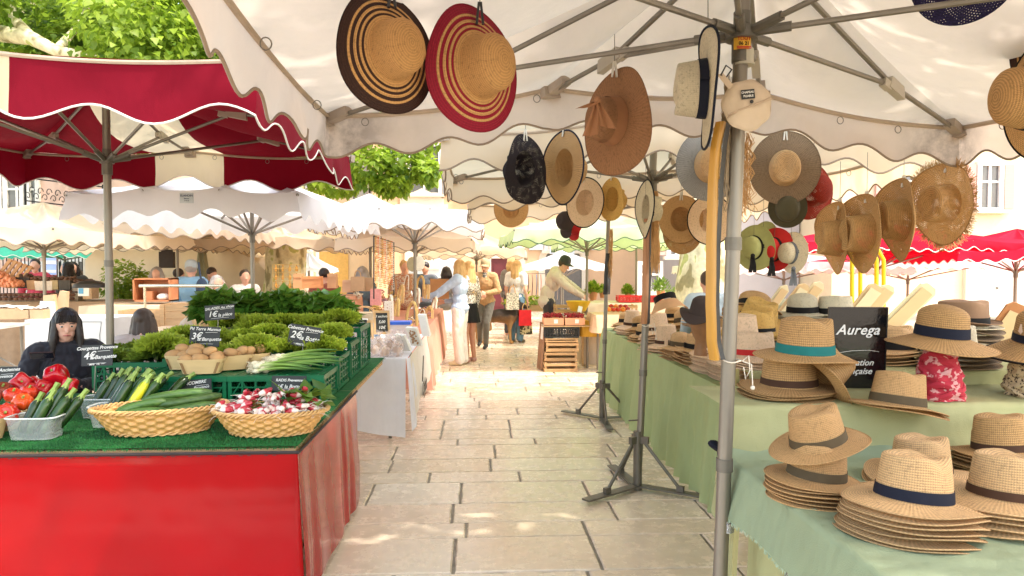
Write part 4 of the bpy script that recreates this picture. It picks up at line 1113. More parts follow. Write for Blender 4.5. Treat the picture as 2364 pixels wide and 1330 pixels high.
for k, (x, y) in enumerate([(-1.86, 4.02), (-1.78, 3.98), (-1.93, 4.10), (-2.08, 4.12), (-1.70, 4.08)]):
    cuke((x - .05, y - .06, .80), (x + .06, y + .06, .96 + .02 * (k % 2)), (0, 0, .02), .024, 'loose dark courgette, ' + ORDS[k] + ' in the heap behind the tubs', ZUC, 'courgette', 'courgette', 'loose courgettes behind the tubs', True)
# --- tomatoes and peppers
TOM = veg_mat('tomato_skin', (.50, .02, .012), (.60, .05, .015), .15, sc=8); TOMD = veg_mat('dark_tomato_skin', (.12, .02, .015), (.28, .05, .02), .2, sc=10); PEP = veg_mat('red_pepper_skin', (.46, .004, .010), (.60, .008, .02), .10, sc=4)
def ribbed(name, label, c, s, mat, lob, dep, h=.7, cat='tomato', rot=(0, 0, 0), group=None, taper=0):
    t = thing(name, label, cat, c, group, tuple(R(a) for a in rot)); b = MB()
    def fn(u, v):
        a = 2 * PI * u; th = v * PI; rr = s * (math.sin(th) ** .8 if 0 < v < 1 else 0) * (1 - dep * (.5 + .5 * math.cos(lob * a)) * (.4 + .6 * math.sin(th))) * (1 - taper * (1 - v)); z = -s * h * math.cos(th)
        if v > .8: z -= s * .25 * ((v - .8) / .2) ** 2
        return (rr * math.cos(a), rr * math.sin(a), z)
    b.grid(fn, 40, 16, cu=True); b.build('flesh', mat, t, world=False)
    b = MB(); b.tube([(0, 0, s * h * .66), (.004, 0, s * h * .66 + .016)], [.007, .005], 6)
    for k in range(5): a = k * 1.257; b.add([(0, 0, s * h * .7), (.02 * math.cos(a - .3), .02 * math.sin(a - .3), s * h * .74), (.03 * math.cos(a), .03 * math.sin(a), s * h * .76), (.02 * math.cos(a + .3), .02 * math.sin(a + .3), s * h * .74)], [(0, 1, 2, 3)])
    b.build('stalk', STEMG, t, world=False); return t
punnet('wooden punnet of red beef tomatoes at the table edge, beside the first tub', -2.33, 3.42, .786, w=.24, d=.17, h=.10, rz=-4, group='punnets of tomatoes'); punnet('wooden punnet of dark tomatoes behind the red ones', -2.38, 3.66, .786, w=.24, d=.17, rz=3, group='punnets of tomatoes')
GT = 'tomatoes at the corner of the stall'
for (px, py, Y, q, m_, lob, rx, l) in [(14, 958, 3.50, .062, TOM, 9, 60, 'largest ribbed red tomato, in the edge punnet'), (-22, 955, 3.5, .055, TOM, 8, 40, 'ribbed red tomato at the far end of the edge punnet'), (52, 928, 3.62, .050, simple('orange_red_tomato', (.62, .07, .012), .15), 8, 30, 'orange red tomato touching the first courgettes'), (30, 912, 3.72, .046, TOM, 7, 20, 'red tomato behind the orange red one'),
        (6, 900, 3.85, .050, TOMD, 8, 30, 'dark brown red tomato on the second punnet'), (-20, 915, 3.75, .05, TOMD, 8, 10, 'smaller dark tomato beside the large dark one'), (66, 905, 3.8, .044, TOM, 7, 10, 'small red tomato under the peppers')]:
    ribbed('tomato', l, at(px, py, Y), q, m_, lob, .15, .72, group=GT, rot=(rx, 10, 20))
GP = 'red peppers heaped before the seated woman'
for (px, py, Y, q, rx, ry, l) in [(50, 886, 4.0, .072, 60, 40, 'long glossy red pepper lying at the outer end of the heap'), (132, 872, 4.02, .078, 35, -20, 'glossy red pepper on top of the heap, lobes towards the front'), (100, 900, 3.92, .06, 50, 20, 'red pepper half buried at the front of the heap'),
        (162, 890, 4.0, .056, 70, 10, 'red pepper tucked behind the courgette stems'), (82, 890, 4.05, .062, 80, 30, 'red pepper between the long one and the top one'), (112, 905, 4.1, .058, 60, -30, 'red pepper lowest in the heap'), (74, 905, 3.9, .055, 40, 10, 'short red pepper leaning on the tomatoes')]:
    ribbed('red_pepper', l, at(px, py, Y), q, PEP, 4, .26, .95, 'pepper', (rx, ry, 10), GP, taper=.25)
# ------------------------------------------------------------------ front parasols
CAN1 = canvas('ecru_canvas', (.78, .68, .60), trans=.36, tc=(.86, .74, .64), dirt=.30, scale=2, wr=.5)
CAN2 = canvas('cream_canvas', (.80, .72, .60), trans=.48, tc=(.95, .80, .58), scale=2)
CANW = canvas('white_canvas', (.84, .86, .92), trans=.42, tc=(.92, .90, .88), scale=2)
CANB = canvas('beige_canvas', (.72, .60, .46), trans=.30, tc=(.75, .52, .32), scale=2)
TRIM1 = simple('taupe_piping', (.30, .23, .17), .8, 0, .2); TRIMW = simple('white_piping', (.80, .77, .72), .7, 0, .1); TRIMG = simple('green_piping', (.04, .12, .05), .7)
parasol('large ecru parasol over the nearest hat table, hats clipped under its frame', .915, 2.42, 1.56, 1.02, 2.45, 2.80, 2.39, CAN1, TRIM1, rot=2.5, vd=.20, per=.345, det=2, drop=.15, lean=(-.085, 0), hubr=.055)
parasol('cream parasol on a tripod foot, second along the hat stall', 1.26, 5.0, 1.45, 1.03, 2.42, 2.75, 2.2, CAN2, TRIM1, vd=.22, per=.36, det=1.5, drop=.08, lean=(-.115, 0), base=(216, -34, 100))
parasol('cream parasol on a thin pole at the far end of the hat stall', 1.36, 7.25, 1.42, 1.03, 2.36, 2.66, 2.15, CAN2, TRIM1, vd=.22, per=.36, det=1.5, drop=.06, lean=(-.07, 0), base=(134, 5, 268), pole_r=.02)
# sticker on the first pole's sleeve
h0 = at(1717, 98, 2.385)
t = thing('sticker', 'yellow and red sticker wrapped on the parasol sleeve, reading TOUT 06 21', 'sticker', h0)
b = MB(); b.grid(lambda u, v: (.0365 * math.sin((u - .5) * 1.9), .036 - .0365 * math.cos((u - .5) * 1.9) - .002, (v - .5) * .044), 12, 2); b.build('label', simple('yellow_label', (.75, .42, .03), .4, 0, .05), t, world=False)
text('TOUT', .017, simple('red_ink', (.5, .02, .01), .5), t, Matrix.Translation((0, -.0035, .012)) @ Matrix.Rotation(PI / 2, 4, 'X'), shear=0)
text('06 21', .016, RIBBON_K, t, Matrix.Translation((0, -.0035, -.004)) @ Matrix.Rotation(PI / 2, 4, 'X'), shear=0)
b = MB(); b.box((0, -.0035, -.0145), (.05, .001, .003)); b.box((0, -.0035, -.0195), (.05, .001, .003)); b.build('red_lines', simple('red_ink', (.5, .02, .01)), t, smooth=False, world=False)
t = thing('pole_sleeve_ring', 'white clamp ring below the sticker on the nearest pole', 'clamp', at(1717, 128, 2.42)); b = MB(); b.tube([(0, 0, -.03), (0, 0, .02)], .033, 16); b.tube([(0, 0, -.035), (0, 0, -.028)], .036, 16); b.build('ring_body', simple('worn_ivory_plastic', (.5, .47, .38), .5), t, world=False)
# the red and cream parasol
CRED = canvas('crimson_canvas', (.27, .003, .020), trans=.34, tc=(.10, .001, .004), stripes=[(-.30, .28, (.85, .72, .50))], scale=2)
parasol('crimson parasol with one cream stripe and white scalloped piping over the vegetable stall', -2.45, 4.9, 1.37, 1.5, 2.60, 2.90, 2.30, CRED, TRIMW, rot=1.5, vd=.30, per=.58, det=1.5, drop=.03, anch_x=1, anch_y=1)
# ------------------------------------------------------------------ hat tables
def cloth_m(name, c, tr=.12): return canvas(name, c, trans=tr, tc=sc3(c, 1.1), scale=2.5, wr=.9)
GRN1 = cloth_m('teal_green_cloth', (.35, .42, .27)); GRN2 = cloth_m('olive_green_cloth', (.46, .46, .24)); GRN3 = cloth_m('fresh_green_cloth', (.40, .48, .25), .25)
t = thing('hat_table', 'tiered display table under olive and teal green cloths, nearest the camera', 'table', (1.9, 2.6, 0))
b = MB(); 
def tt(u, v):  # teal lower tier: top then rounded over its aisle edge and down to a frayed hem
    y = 1.25 + 1.31 * v; s = u * 1.0
    W = 2.0; drop = .17 + .02 * math.sin(y * 5)
    if s < .14: f = s / .14; ang = 0; x = .905 - .012 * math.sin(y * 9) * (1 - f) - .03 * (1 - f) ; z = .885 - drop * (1 - f) ; 
    elif s < .20: f = (s - .14) / .06; a = f * PI / 2; x = .905 + .02 * (1 - math.cos(a)); z = .885 + .018 * math.sin(a)
    else: f = (s - .20) / .8; x = .925 + W * f; z = .903
    n = noise.noise(Vector((x * 4, y * 4, z * 3))); z += .004 * n + .0035 * (1 - abs(noise.noise(Vector((x * 3 + y * 2, y * 7, 2)))) * 3); x += .018 * n * (s < .14) 
    z += .05 * max(0, (v - .93) / .07) ** 2 * (s > .16) * 1.0
    return (x, y, z)
b.grid(tt, 70, 60); b.build('lower_cloth', GRN1, t)
b = MB(); r = random.Random(2)
for k in range(420):
    v = r.random(); p = Vector(tt(0, v)); b.tube([p, p + Vector((r.uniform(-.006, .004), r.uniform(-.005, .005), -r.uniform(.004, .014)))], .0009, 3)
b.build('frayed_hem', simple('green_thread', (.35, .45, .32), .8), t, smooth=False)
b = MB()
def ut(u, v):   # olive middle tier riser + top
    x = .90 + 2.1 * u
    if v < .45: f = v / .45; y = 2.555 - .03 * (1 - f) + .022 * noise.noise(Vector((x * 4.5, f * 1.6, 3))) * (1 - f * .5) + .008 * math.sin(x * 23 + 3 * noise.noise(Vector((x * 2, f, 0)))) * (1 - f); z = .89 + .175 * f
    elif v < .6: a = (v - .45) / .15 * PI / 2; y = 2.555 + .025 * (1 - math.cos(a)); z = 1.065 + .022 * math.sin(a)
    else: f = (v - .6) / .4; y = 2.58 + .40 * f; z = 1.087
    n = noise.noise(Vector((x * 5, y * 5, z * 4))); z += .005 * n; y += .01 * noise.noise(Vector((x * 9, z * 3, 0))) * (v < .5)
    return (x, y, z)
b.grid(ut, 80, 40)
def ls(u, v):   # aisle side of the olive cloth
    y = 4.3 - (4.3 - 2.53) * u; z = 1.087 - v * .46 * (.8 + .2 * u); w = math.sin(y * 19 + 2 * noise.noise(Vector((y, 0, 0)))) * .018 * v
    return (.898 + (y - 2.53) * .40 - w - .05 * v * u - .012 * noise.noise(Vector((y * 4, z * 3, 5))), y, z)
b.grid(ls, 70, 20); b.build('middle_cloth', GRN2, t)
b = MB()
def ut3(u, v):
    x = 1.15 + 2.2 * u
    if v < .3: f = v / .3; y = 2.955; z = 1.085 + .05 * f
    else: f = (v - .3) / .7; y = 2.96 + 1.4 * f; z = 1.15 
    if .3 <= v < .36: z = 1.145
    x = max(x, .93 + (y - 2.55) * .40)
    return (x, y, z + .004 * noise.noise(Vector((x * 5, y * 5, 1))))
b.grid(ut3, 50, 30); b.build('upper_cloth', GRN2, t)
b = MB(); skirt(b, [(1.0, 2.5), (1.0, 1.3)], .86, .06, fold=.04, nf=4, seed=8, nv=14, ns=60); skirt(b, [(1.66, 4.3), (.96, 2.55)], .90, .04, fold=.04, nf=4, seed=4, nv=14, ns=60); b.build('under_cloth', GRN2, t)
b = MB()
for (x, y) in ((.98, 2.2), (2.7, 2.2), (2.7, 4.1)): q = MB(); q.box((x, y, .43), (.03, .03, .86), (R(12) if y < 3 else 0, 0, 0)); q.build('leg', STEEL, t, smooth=False)
b.box((1.9, 1.95, .865), (1.9, 1.2, .03)); b.box((2.3, 3.4, .97), (1.2, 1.5, .03)); b.build('trestle', STEEL, t, smooth=False)
t = thing('hat_table', 'long hat table with a pleated fresh green cloth along the aisle', 'table', (2.3, 6.4, 0))
b = MB(); top_sheet(b, 1.55, 3.0, 4.35, 8.75, .822, amp=.006); 
skirt(b, [(2.9, 8.75), (1.57, 8.75), (1.55, 8.72), (1.55, 4.36)], .82, .045, fold=.055, nf=5.2, seed=6, nv=24, ns=320, flare=.03, sharp=1.6)
b.build('pleated_cloth', GRN3, t)
b = MB(); 
for k in range(5): b.grid(lambda u, v, k=k: (2.12 + .8 * u, 4.5 + k * .84 + .78 * v, .83 + .14 * (1 if .05 < u else 0) + .08 * (1 if u > .35 else 0) + .002 * k), 12, 4)
b.build('riser_cloth', GRN3, t)
legs(t, [(x, y) for x in (1.65, 2.8) for y in (4.5, 8.6)], .8)
# ------------------------------------------------------------------ hat prototypes
W_ = dict(Rc=.097, H=.14, brim=.078, droop=.12, wav=.006)
make_hat('navy_panama', TAN_L, 'fedora', RIBBON_N, .034, seed=1, Rc=.098, H=.14, brim=.088, droop=.16, wav=.012, dent=.036, pinch=.2)
make_hat('brown_panama', TAN_L, 'fedora', RIBBON_B, .026, seed=2, Rc=.098, H=.14, brim=.088, droop=.16, wav=.012, dent=.036, pinch=.2)
make_hat('olive_fedora', TAN, 'fedora', RIBBON_O, .034, seed=3, **W_); make_hat('teal_fedora', TAN_C, 'fedora', RIBBON_T, .034, seed=4, **{**W_, 'droop': .16, 'dent': .03})
make_hat('navy_fedora', TAN_C, 'fedora', RIBBON_N, .022, seed=5, curl=.06, **{**W_, 'wav': .018}); make_hat('brown_fedora', TAN_C, 'fedora', RIBBON_B, .026, seed=6, **W_)
make_hat('navy_round', TAN_C, 'round', RIBBON_N, .042, seed=7, Rc=.10, H=.135, brim=.105, droop=.36, wav=.004, taper=.93)
make_hat('floppy_brown', TAN_C, 'round', RIBBON_N, .03, seed=8, Rc=.10, H=.13, brim=.10, droop=.5, wav=.004, trim=RIBBON_K)
make_hat('taupe_trilby', FELT_T, 'trilby', RIBBON_K, .03, seed=9, name='felt_hat', Rc=.095, H=.11, brim=.045, droop=-.35, wav=.003, dent=.018, taper=.93)
make_hat('cream_round', CREAM_S, 'round', RIBBON_K, .032, seed=10, Rc=.088, H=.11, brim=.06, droop=.15, wav=.004, taper=.92); make_hat('cream_fedora', CREAM_S, 'fedora', RIBBON_K, .032, seed=11, Rc=.088, H=.11, brim=.07, droop=.1, dent=.015, wav=.004)
make_hat('sage_wide', SAGE_S, 'round', RIBBON_K, .016, seed=12, Rc=.085, H=.10, brim=.10, droop=.22, wav=.004, taper=.92)
make_hat('black_cloche', FELT, 'round', None, name='felt_hat', seed=13, Rc=.092, H=.12, brim=.06, droop=.3, wav=.02, taper=.9)
make_hat('tan_round_black', TAN, 'round', RIBBON_K, .036, seed=14, Rc=.088, H=.11, brim=.07, droop=.35, wav=.006, taper=.9)
make_hat('pink_olive', TAN_L, 'round', RIBBON_O, .038, seed=15, Rc=.095, H=.115, brim=.085, droop=.3, wav=.006, taper=.9)
make_hat('pink_bell', TAN_P, 'bucket', RIBBON_B, .028, seed=16, Rc=.092, H=.16, brim=.08, droop=.40, wav=.008, taper=.78, bow=False)
make_hat('pink_grey', TAN_P, 'bucket', RIBBON_G, .034, seed=17, Rc=.092, H=.12, brim=.075, droop=.35, wav=.006, taper=.84)
make_hat('tan_fedora_black', TAN_L, 'fedora', RIBBON_K, .036, seed=18, Rc=.09, H=.11, brim=.065, droop=.1, wav=.012)
make_hat('red_band', TAN_P, 'fedora', RIBBON_R, .026, seed=19, Rc=.088, H=.11, brim=.06, droop=.2, wav=.006)
make_hat('dark_brim', TAUPE_S, 'fedora', RIBBON_K, .026, seed=20, Rc=.09, H=.11, brim=.07, droop=.05, wav=.008)
make_hat('cream_brim', CREAM_S, 'fedora', None, seed=21, Rc=.09, H=.11, brim=.06, droop=-.05, wav=.004)
make_hat('yellow_straw', YEL_S, 'fedora', RIBBON_K, .018, seed=22, Rc=.088, H=.11, brim=.075, droop=.08, wav=.01)
# hanging kinds
SB = [(.245 - .0, .262, (.05, .02, .012)), (.272, .285, (.05, .02, .012)), (.297, .312, (.05, .02, .012)), (.326, .5, (.05, .02, .012))]
for q, cc in (('striped_brown', (.045, .018, .012)), ('striped_red', (.30, .008, .03))):
    mt = straw(q + '_straw', (.66, .37, .14), (.56, .30, .11), pitch=.008, weave=.6, stripes=[(.196, .204, cc), (.213, .222, cc), (.232, .244, cc), (.253, .5, cc)], dark=.62)
    make_hat(q, mt, 'round', None, seed=30, Rc=.092, H=.125, brim=.105, droop=.30, wav=.012, taper=.90, nu=64)
make_hat('bow_brown', BROWN_S, 'round', simple('brown_cotton', (.30, .135, .06), .8, 0, .12), .05, seed=31, Rc=.09, H=.125, brim=.12, droop=.12, wav=.014, bow=False, taper=.9)
make_hat('grey_brim', GREY_S, 'fedora', None, seed=32, Rc=.09, H=.11, brim=.095, droop=.05, wav=.006, dent=.02)
make_hat('taupe_brim', TAUPE_S, 'fedora', None, seed=33, Rc=.09, H=.11, brim=.10, droop=.05, wav=.006, dent=.02)
def two_tone(key, cm):  # natural crown over a dark brim
    t = HATC[key]; ch = [o for o in C.objects if o.parent == t and o.name.startswith('hat_body')][0]; me = ch.data
    me.materials.append(cm); nu = 56; n = len(me.polygons)
    for p in me.polygons:
        if p.index < nu * 13: p.material_index = 1
two_tone('grey_brim', TAN_L); two_tone('taupe_brim', TAN_L)
make_hat('black_mesh', BLACK_S, 'fedora', None, seed=34, Rc=.09, H=.11, brim=.085, droop=.05, wav=.015)
make_hat('tan_blacktrim', TAN_C, 'fedora', None, seed=35, Rc=.09, H=.11, brim=.095, droop=.05, wav=.008, trim=RIBBON_N)
make_hat('tan_thicktrim', TAN_P, 'fedora', None, seed=36, Rc=.09, H=.11, brim=.09, droop=.03, wav=.004, trim=RIBBON_K)
make_hat('white_navytrim', CREAM_S, 'fedora', RIBBON_N, .03, seed=37, Rc=.09, H=.11, brim=.10, droop=.02, wav=.01, trim=RIBBON_N)
make_hat('orange_tan', TAN, 'fedora', None, seed=38, Rc=.09, H=.11, brim=.09, droop=.03, wav=.006)
make_hat('red_mesh', RED_S, 'round', None, seed=39, Rc=.09, H=.11, brim=.07, droop=.4, wav=.01)
make_hat('seagrass_cowboy', SEA_S, 'fedora', None, seed=40, Rc=.09, H=.115, brim=.095, droop=.02, curl=.12, wav=.015, dent=.03)
make_hat('navy_mesh', NAVY_S, 'round', None, seed=41, Rc=.092, H=.11, brim=.10, droop=.2, wav=.006)
make_hat('red_felt', RED_F, 'round', RIBBON_K, .03, seed=42, name='felt_hat', Rc=.088, H=.115, brim=.075, droop=.3, wav=.01, taper=.9)
make_hat('sage_felt', simple('sage_felt', (.35, .36, .14), .9), 'round', RIBBON_K, .03, seed=43, name='felt_hat', Rc=.088, H=.115, brim=.085, droop=.3, wav=.01, taper=.9)
make_hat('white_grey', CREAM_S, 'round', RIBBON_G, .03, seed=44, Rc=.088, H=.115, brim=.085, droop=.25, wav=.01, taper=.9)
make_hat('olive_small', simple('olive_felt', (.07, .06, .03), .9), 'round', None, seed=45, name='felt_hat', Rc=.085, H=.10, brim=.04, droop=.3)
proto_done()
# ------------------------------------------------------------------ hats on the nearest table
GN = 'straw hats on the nearest table'
def PX(px, Y): return at(px, 612, Y).x
stack('navy_panama', 7, 'light straw panama with a wide navy band, topmost of the foremost stack', PX(2100, 1.80), 1.80, .905, 62, scale=.87, step=.0150, rest='navy banded panama in front', group=GN, tilt=(3, 3), drift=(.002, -.002))
stack('brown_panama', 6, 'light straw panama with a narrow brown band, cut by the picture edge', PX(2335, 1.84), 1.84, .905, 70, scale=.87, step=.0150, rest='brown banded panama at the edge', group=GN, tilt=(3, 4))
stack('olive_fedora', 6, 'tan fedora with an olive band, worn under another hat at the table corner', PX(1895, 2.08), 2.08, .905, 75, step=.012, rest='olive banded fedora at the table corner', group=GN, scale=.80, tilt=(4, 0))
put_hat('olive_fedora', 'tan fedora with olive band set on top of another at the table corner, tilted back', (PX(1895, 2.10), 2.10, 1.065), (-14, -4, 95), GN, .80)
stack('brown_panama', 4, 'light straw hat with thin brown band, between the two panama stacks and behind them', PX(2135, 2.20), 2.20, .905, 80, step=.012, rest='brown banded hat behind the panamas', group=GN, scale=.84)
stack('brown_fedora', 6, 'tan hat with brown band and curled brim, at the picture edge below the olive riser', PX(2318, 2.33), 2.33, .905, 95, scale=.88, step=.014, rest='curled hat below the olive riser', group=GN, tilt=(0, 4))
stack('brown_fedora', 4, 'tan fedora with brown band lying flat under the teal banded one', PX(1822, 2.74), 2.74, 1.10, 80, step=.010, rest='flat brown banded fedora', group=GN, scale=1.0)
put_hat('navy_fedora', 'tan crochet hat with narrow navy band standing on its side between two fedoras', (PX(1880, 2.72), 2.70, 1.165), (12, 52, 20), GN, .95)
put_hat('teal_fedora', 'tan crochet fedora with a teal band on top of the pile by the pole', (PX(1855, 2.70), 2.68, 1.262), (2, -3, 80), GN, 1.02)
stack('olive_fedora', 2, 'tan fedora with olive band overhanging the edge of the olive riser', PX(2078, 2.50), 2.50, 1.090, 68, scale=.88, step=.008, rest='overhanging olive banded fedora', group=GN, tilt=(7, 6))
put_hat('navy_round', 'big drooping crochet hat with a broad navy band worn by the red scarf stand', (PX(2176, 2.68), 2.68, 1.322), (4, 2, 10), GN, .94)
put_hat('floppy_brown', 'drooping tan hat with dark edge on the leopard scarf stand', (PX(2412, 2.70), 2.70, 1.30), (6, -6, 0), GN, 1.02)
def scarf(label, c, h, r0, mat):
    t = thing('scarf_stand', label, 'scarf', c); b = MB()
    def fn(u, v):
        a = 2 * PI * u; rr = r0 * (1.0 - .45 * v ** .7 + .12 * math.sin(PI * v)) * (1 + .15 * noise.noise(Vector((math.cos(a) * 2, math.sin(a) * 2, v * 5))) + .06 * math.sin(a * 5 + v * 14)); return (rr * math.cos(a), rr * math.sin(a), v * h)
    b.grid(fn, 60, 24, cu=True)
    for k in range(6): 
        rr = r0 * (.98 - .07 * k); b.tube([(rr * math.cos(a * PI / 10) * (1 + .05 * math.sin(a * 1.7 + k)), rr * math.sin(a * PI / 10), h * (.1 + .15 * k) + .015 * math.sin(a * .9 + k * 2)) for a in range(20)], .013, 6, closed=True)
    b.build('scarf_folds', mat, t, world=False)
    b = MB(); b.lathe([(.055, 0), (.04, h * .5), (.035, h), (.055, h + .03), (.058, h + .06), (.055, h + .09), (.001, h + .11)], 16); b.build('head_form', simple('pale_head_form', (.72, .55, .44), .6), t, world=False)
def spots(name, a, b, sc, th):
    m, nt, N, L = newmat(name); v = ntex(nt, sc, detail=2); finish(nt, ramp(nt, v, [(th - .02, a), (th + .02, b)]), .85, bump=ntex(nt, 30), bstr=.4); return m
scarf('red and white scarf wound round the head form under the navy banded hat', (PX(2172, 2.66), 2.66, 1.088), .19, .085, spots('red_scarf', (.42, .02, .04), (.62, .30, .28), 38, .56))
scarf('leopard print scarf wound round the head form at the picture edge', (PX(2392, 2.70), 2.70, 1.088), .19, .095, spots('leopard_scarf', (.05, .03, .015), (.55, .42, .25), 90, .42))
# sign on the riser
t = thing('shop_sign', 'black glossy sign board with white script reading Aurega, standing among hats', 'sign', (PX(1978, 2.87), 2.87, 1.09), None, (R(3), 0, R(-4)))
b = MB(); b.box((0, 0, .168), (.234, .006, .334)); b.build('board', simple('gloss_black', (.006, .006, .007), .08, 0, .1, coat=.5), t, smooth=False, world=False)
b = MB()
for x in (-.118, .118): b.box((x, 0, .168), (.005, .012, .338))
b.box((0, 0, .3365), (.24, .012, .004)); b.build('frame', simple('black_gloss_frame', (.02, .02, .022), .25), t, smooth=False, world=False)
RX = Matrix.Rotation(PI / 2, 4, 'X')
text('Aurega', .058, CHALK, t, Matrix.Translation((0, -.0045, .243)) @ RX, shear=.35, space=1.05); text('Fabrication', .036, CHALK, t, Matrix.Translation((-.012, -.0045, .108)) @ RX, shear=.35); text('française', .036, CHALK, t, Matrix.Translation((.0, -.0045, .072)) @ RX, shear=.35)
b = MB(); b.tube([(-.07, -.0045, .150), (-.02, -.0045, .158), (.05, -.0045, .160), (.09, -.0045, .154)], .001, 4); b.build('underline', CHALK, t, world=False)
# back tier
stack('taupe_trilby', 1, 'taupe felt trilby with black band topping the striped stack at the back', PX(2225, 3.35), 3.35, 1.315, 80, rest='', group=GN, scale=1.1)
for k in range(11): put_hat('dark_brim' if k % 2 else 'cream_brim', ('dark' if k % 2 else 'cream') + ' brim, ' + ORDS[10 - k] + ' below the taupe trilby in the striped stack', (PX(2232, 3.35) + .003 * k % .01, 3.35, 1.165 + k * .0135), (0, 0, 80 + k * 9), 'striped stack of trilbies', 1.0, kids=False)
stack('cream_round', 5, 'cream hat with black ribbon bow, nearer the pole of the two white ones', PX(1856, 3.9), 3.9, 1.27, 0, step=.016, rest='cream bowed hat', group=GN)
stack('cream_fedora', 5, 'cream fedora with wide black band beside the black sign top', PX(1930, 3.86), 3.86, 1.26, 85, step=.016, rest='cream fedora by the sign', group=GN)
stack('tan_round_black', 2, 'round tan hat with black band tilted upright behind the mustard sleeve', PX(1738, 4.0), 4.0, 1.33, 70, rest='round tan hat behind the pole', group=GN, tilt=(8, 26))
stack('yellow_straw', 3, 'yellow straw fedora with black band leaning on its neighbour', PX(1752, 3.75), 3.75, 1.27, 90, step=.02, rest='leaning yellow straw fedora', group=GN, tilt=(10, -20))
stack('yellow_straw', 3, 'yellow straw fedora with black band lying under the leaning one', PX(1748, 3.6), 3.6, 1.235, 80, step=.012, rest='lower yellow straw fedora', group=GN)
for k in range(6): put_hat('dark_brim', 'dark brim, ' + ORDS[5 - k] + ' from the top in the pile beneath the yellow straw fedoras', (PX(1752, 3.6), 3.6, 1.162 + k * .011), (0, 0, k * 20), 'pile of dark brims', 1, kids=False)
stack('red_band', 4, 'tan hat with a red band standing close behind the pole', PX(1738, 3.15), 3.15, 1.16, 80, step=.012, rest='red banded hat', group=GN)
stack('pink_bell', 4, 'plain tan crown rising behind the pole cord', PX(1718, 3.45), 3.45, 1.16, 0, step=.014, rest='plain crown behind the cord', group=GN)
stack('tan_fedora_black', 5, 'tan hat with black band half hidden behind the black sign', PX(2062, 3.2), 3.2, 1.16, 80, step=.014, rest='hat half hidden behind the sign', group=GN)
for k in range(8): put_hat('cream_brim' if k % 2 else 'dark_brim', ('cream' if k % 2 else 'dark') + ' brim, ' + ORDS[7 - k] + ' from the top beneath the big navy banded hat', (PX(2215, 3.05), 3.05, 1.162 + k * .011), (0, 0, 80 + k * 9), 'striped brims behind the red scarf', 1.0, kids=False)
# ------------------------------------------------------------------ hats on the long green table
G2 = 'straw hats on the long green table'
row1 = [(4.42, 'pink_grey', 7, 'tan hat with grey band, nearest the camera on the green table edge'), (4.78, 'pink_grey', 6, 'tan hat with pale grey band, second along the green table edge'), (5.12, 'pink_bell', 6, 'tall crowned tan hat with thin brown band on the table edge'),
        (5.48, 'tan_fedora_black', 5, 'tan fedora with black band by the tall crowned hat'), (5.86, 'pink_olive', 4, 'round tan hat with olive band beside the second pole'), (6.30, 'pink_bell', 3, 'plain bell hat on the low pile past the second pole'),
        (6.72, 'pink_bell', 6, 'peaked tan hat topping the tall pile past the second pole'), (7.12, 'tan_fedora_black', 3, 'fedora with black band past the peaked tan hat'), (7.52, 'tan_round_black', 5, 'curled tan hat on the pile before the third pole'), (7.95, 'pink_bell', 4, 'plain tan hat near the far end of the edge row'), (8.4, 'tan_round_black', 4, 'last hat of the edge row, at the far corner')]
for (y, key, n, l) in row1:
    stack(key, n, l, 1.74 + rng.uniform(-.04, .04), y, .845, rng.uniform(0, 360), step=.026, rest=l.split(',')[0][:60].replace('hat ', 'hat ', 1), group=G2, scale=1.08, jit=.012, tilt=(0, -3))
row2 = [(4.55, 'tan_round_black', 3, 'round tan hat with black band, inner row nearest the camera'), (4.95, 'yellow_straw', 2, 'yellow straw hat leaning on the inner row'), (5.35, 'dark_brim', 2, 'taupe hat with black band in the inner row'), (5.75, 'tan_fedora_black', 3, 'tilted tan fedora with black band in the inner row'),
        (6.2, 'yellow_straw', 3, 'yellow fedora folded on the inner row'), (6.65, 'red_band', 3, 'tan hat with red patterned band in the inner row'), (7.1, 'pink_olive', 3, 'olive banded hat in the inner row past the second pole'), (7.6, 'tan_round_black', 2, 'round hat with black band in the inner row at the far end')]
for i, (y, key, n, l) in enumerate(row2):
    stack(key, n, l, 2.1 + rng.uniform(-.03, .03), y, 1.01 if i % 2 else .98, rng.uniform(0, 360), step=.022, rest=l[:58], group=G2, scale=1.15, jit=.01, tilt=(rng.uniform(-12, 6), rng.uniform(-16, 6)))
row3 = [(5.3, 'sage_wide', 4, 1.10, 'wide sage hat with thin black ribbon'), (5.65, 'sage_wide', 3, 1.12, 'second sage hat with black ribbon, right behind the first'), (4.9, 'cream_round', 3, 1.0, 'cream round hat behind the dark cloche'), (6.1, 'tan_round_black', 3, 1.0, 'round tan hat behind the visor'),
        (6.6, 'pink_olive', 4, 1.0, 'olive banded hat on the riser'), (7.1, 'pink_bell', 4, 1.0, 'bell hat on the riser'), (7.6, 'yellow_straw', 3, 1.0, 'yellow hat on the riser at the far end')]
for (y, key, n, z, l) in row3: stack(key, n, l, 2.46 + rng.uniform(-.03, .03), y, z + .06, rng.uniform(60, 100), step=.022, rest=l, group=G2, jit=.01, scale=1.12)
put_hat('black_cloche', 'dark brown felt cloche with turned brim on a carved wooden head', (PX(1622, 4.75), 4.75, 1.275), (6, 12, -40), G2, 1.0)
t = thing('hat_stand', 'carved slatted wooden head holding the dark felt cloche', 'hat stand', (PX(1622, 4.75), 4.75, .99)); b = MB(); b.lathe([(.055, 0), (.05, .05), (.045, .1), (.07, .15), (.082, .22), (.08, .28), (.05, .33), (.001, .345)], 12); b.build('head_form', simple('dark_carved_wood', (.24, .11, .04), .5, 0, .4, 20, .5), t, world=False)
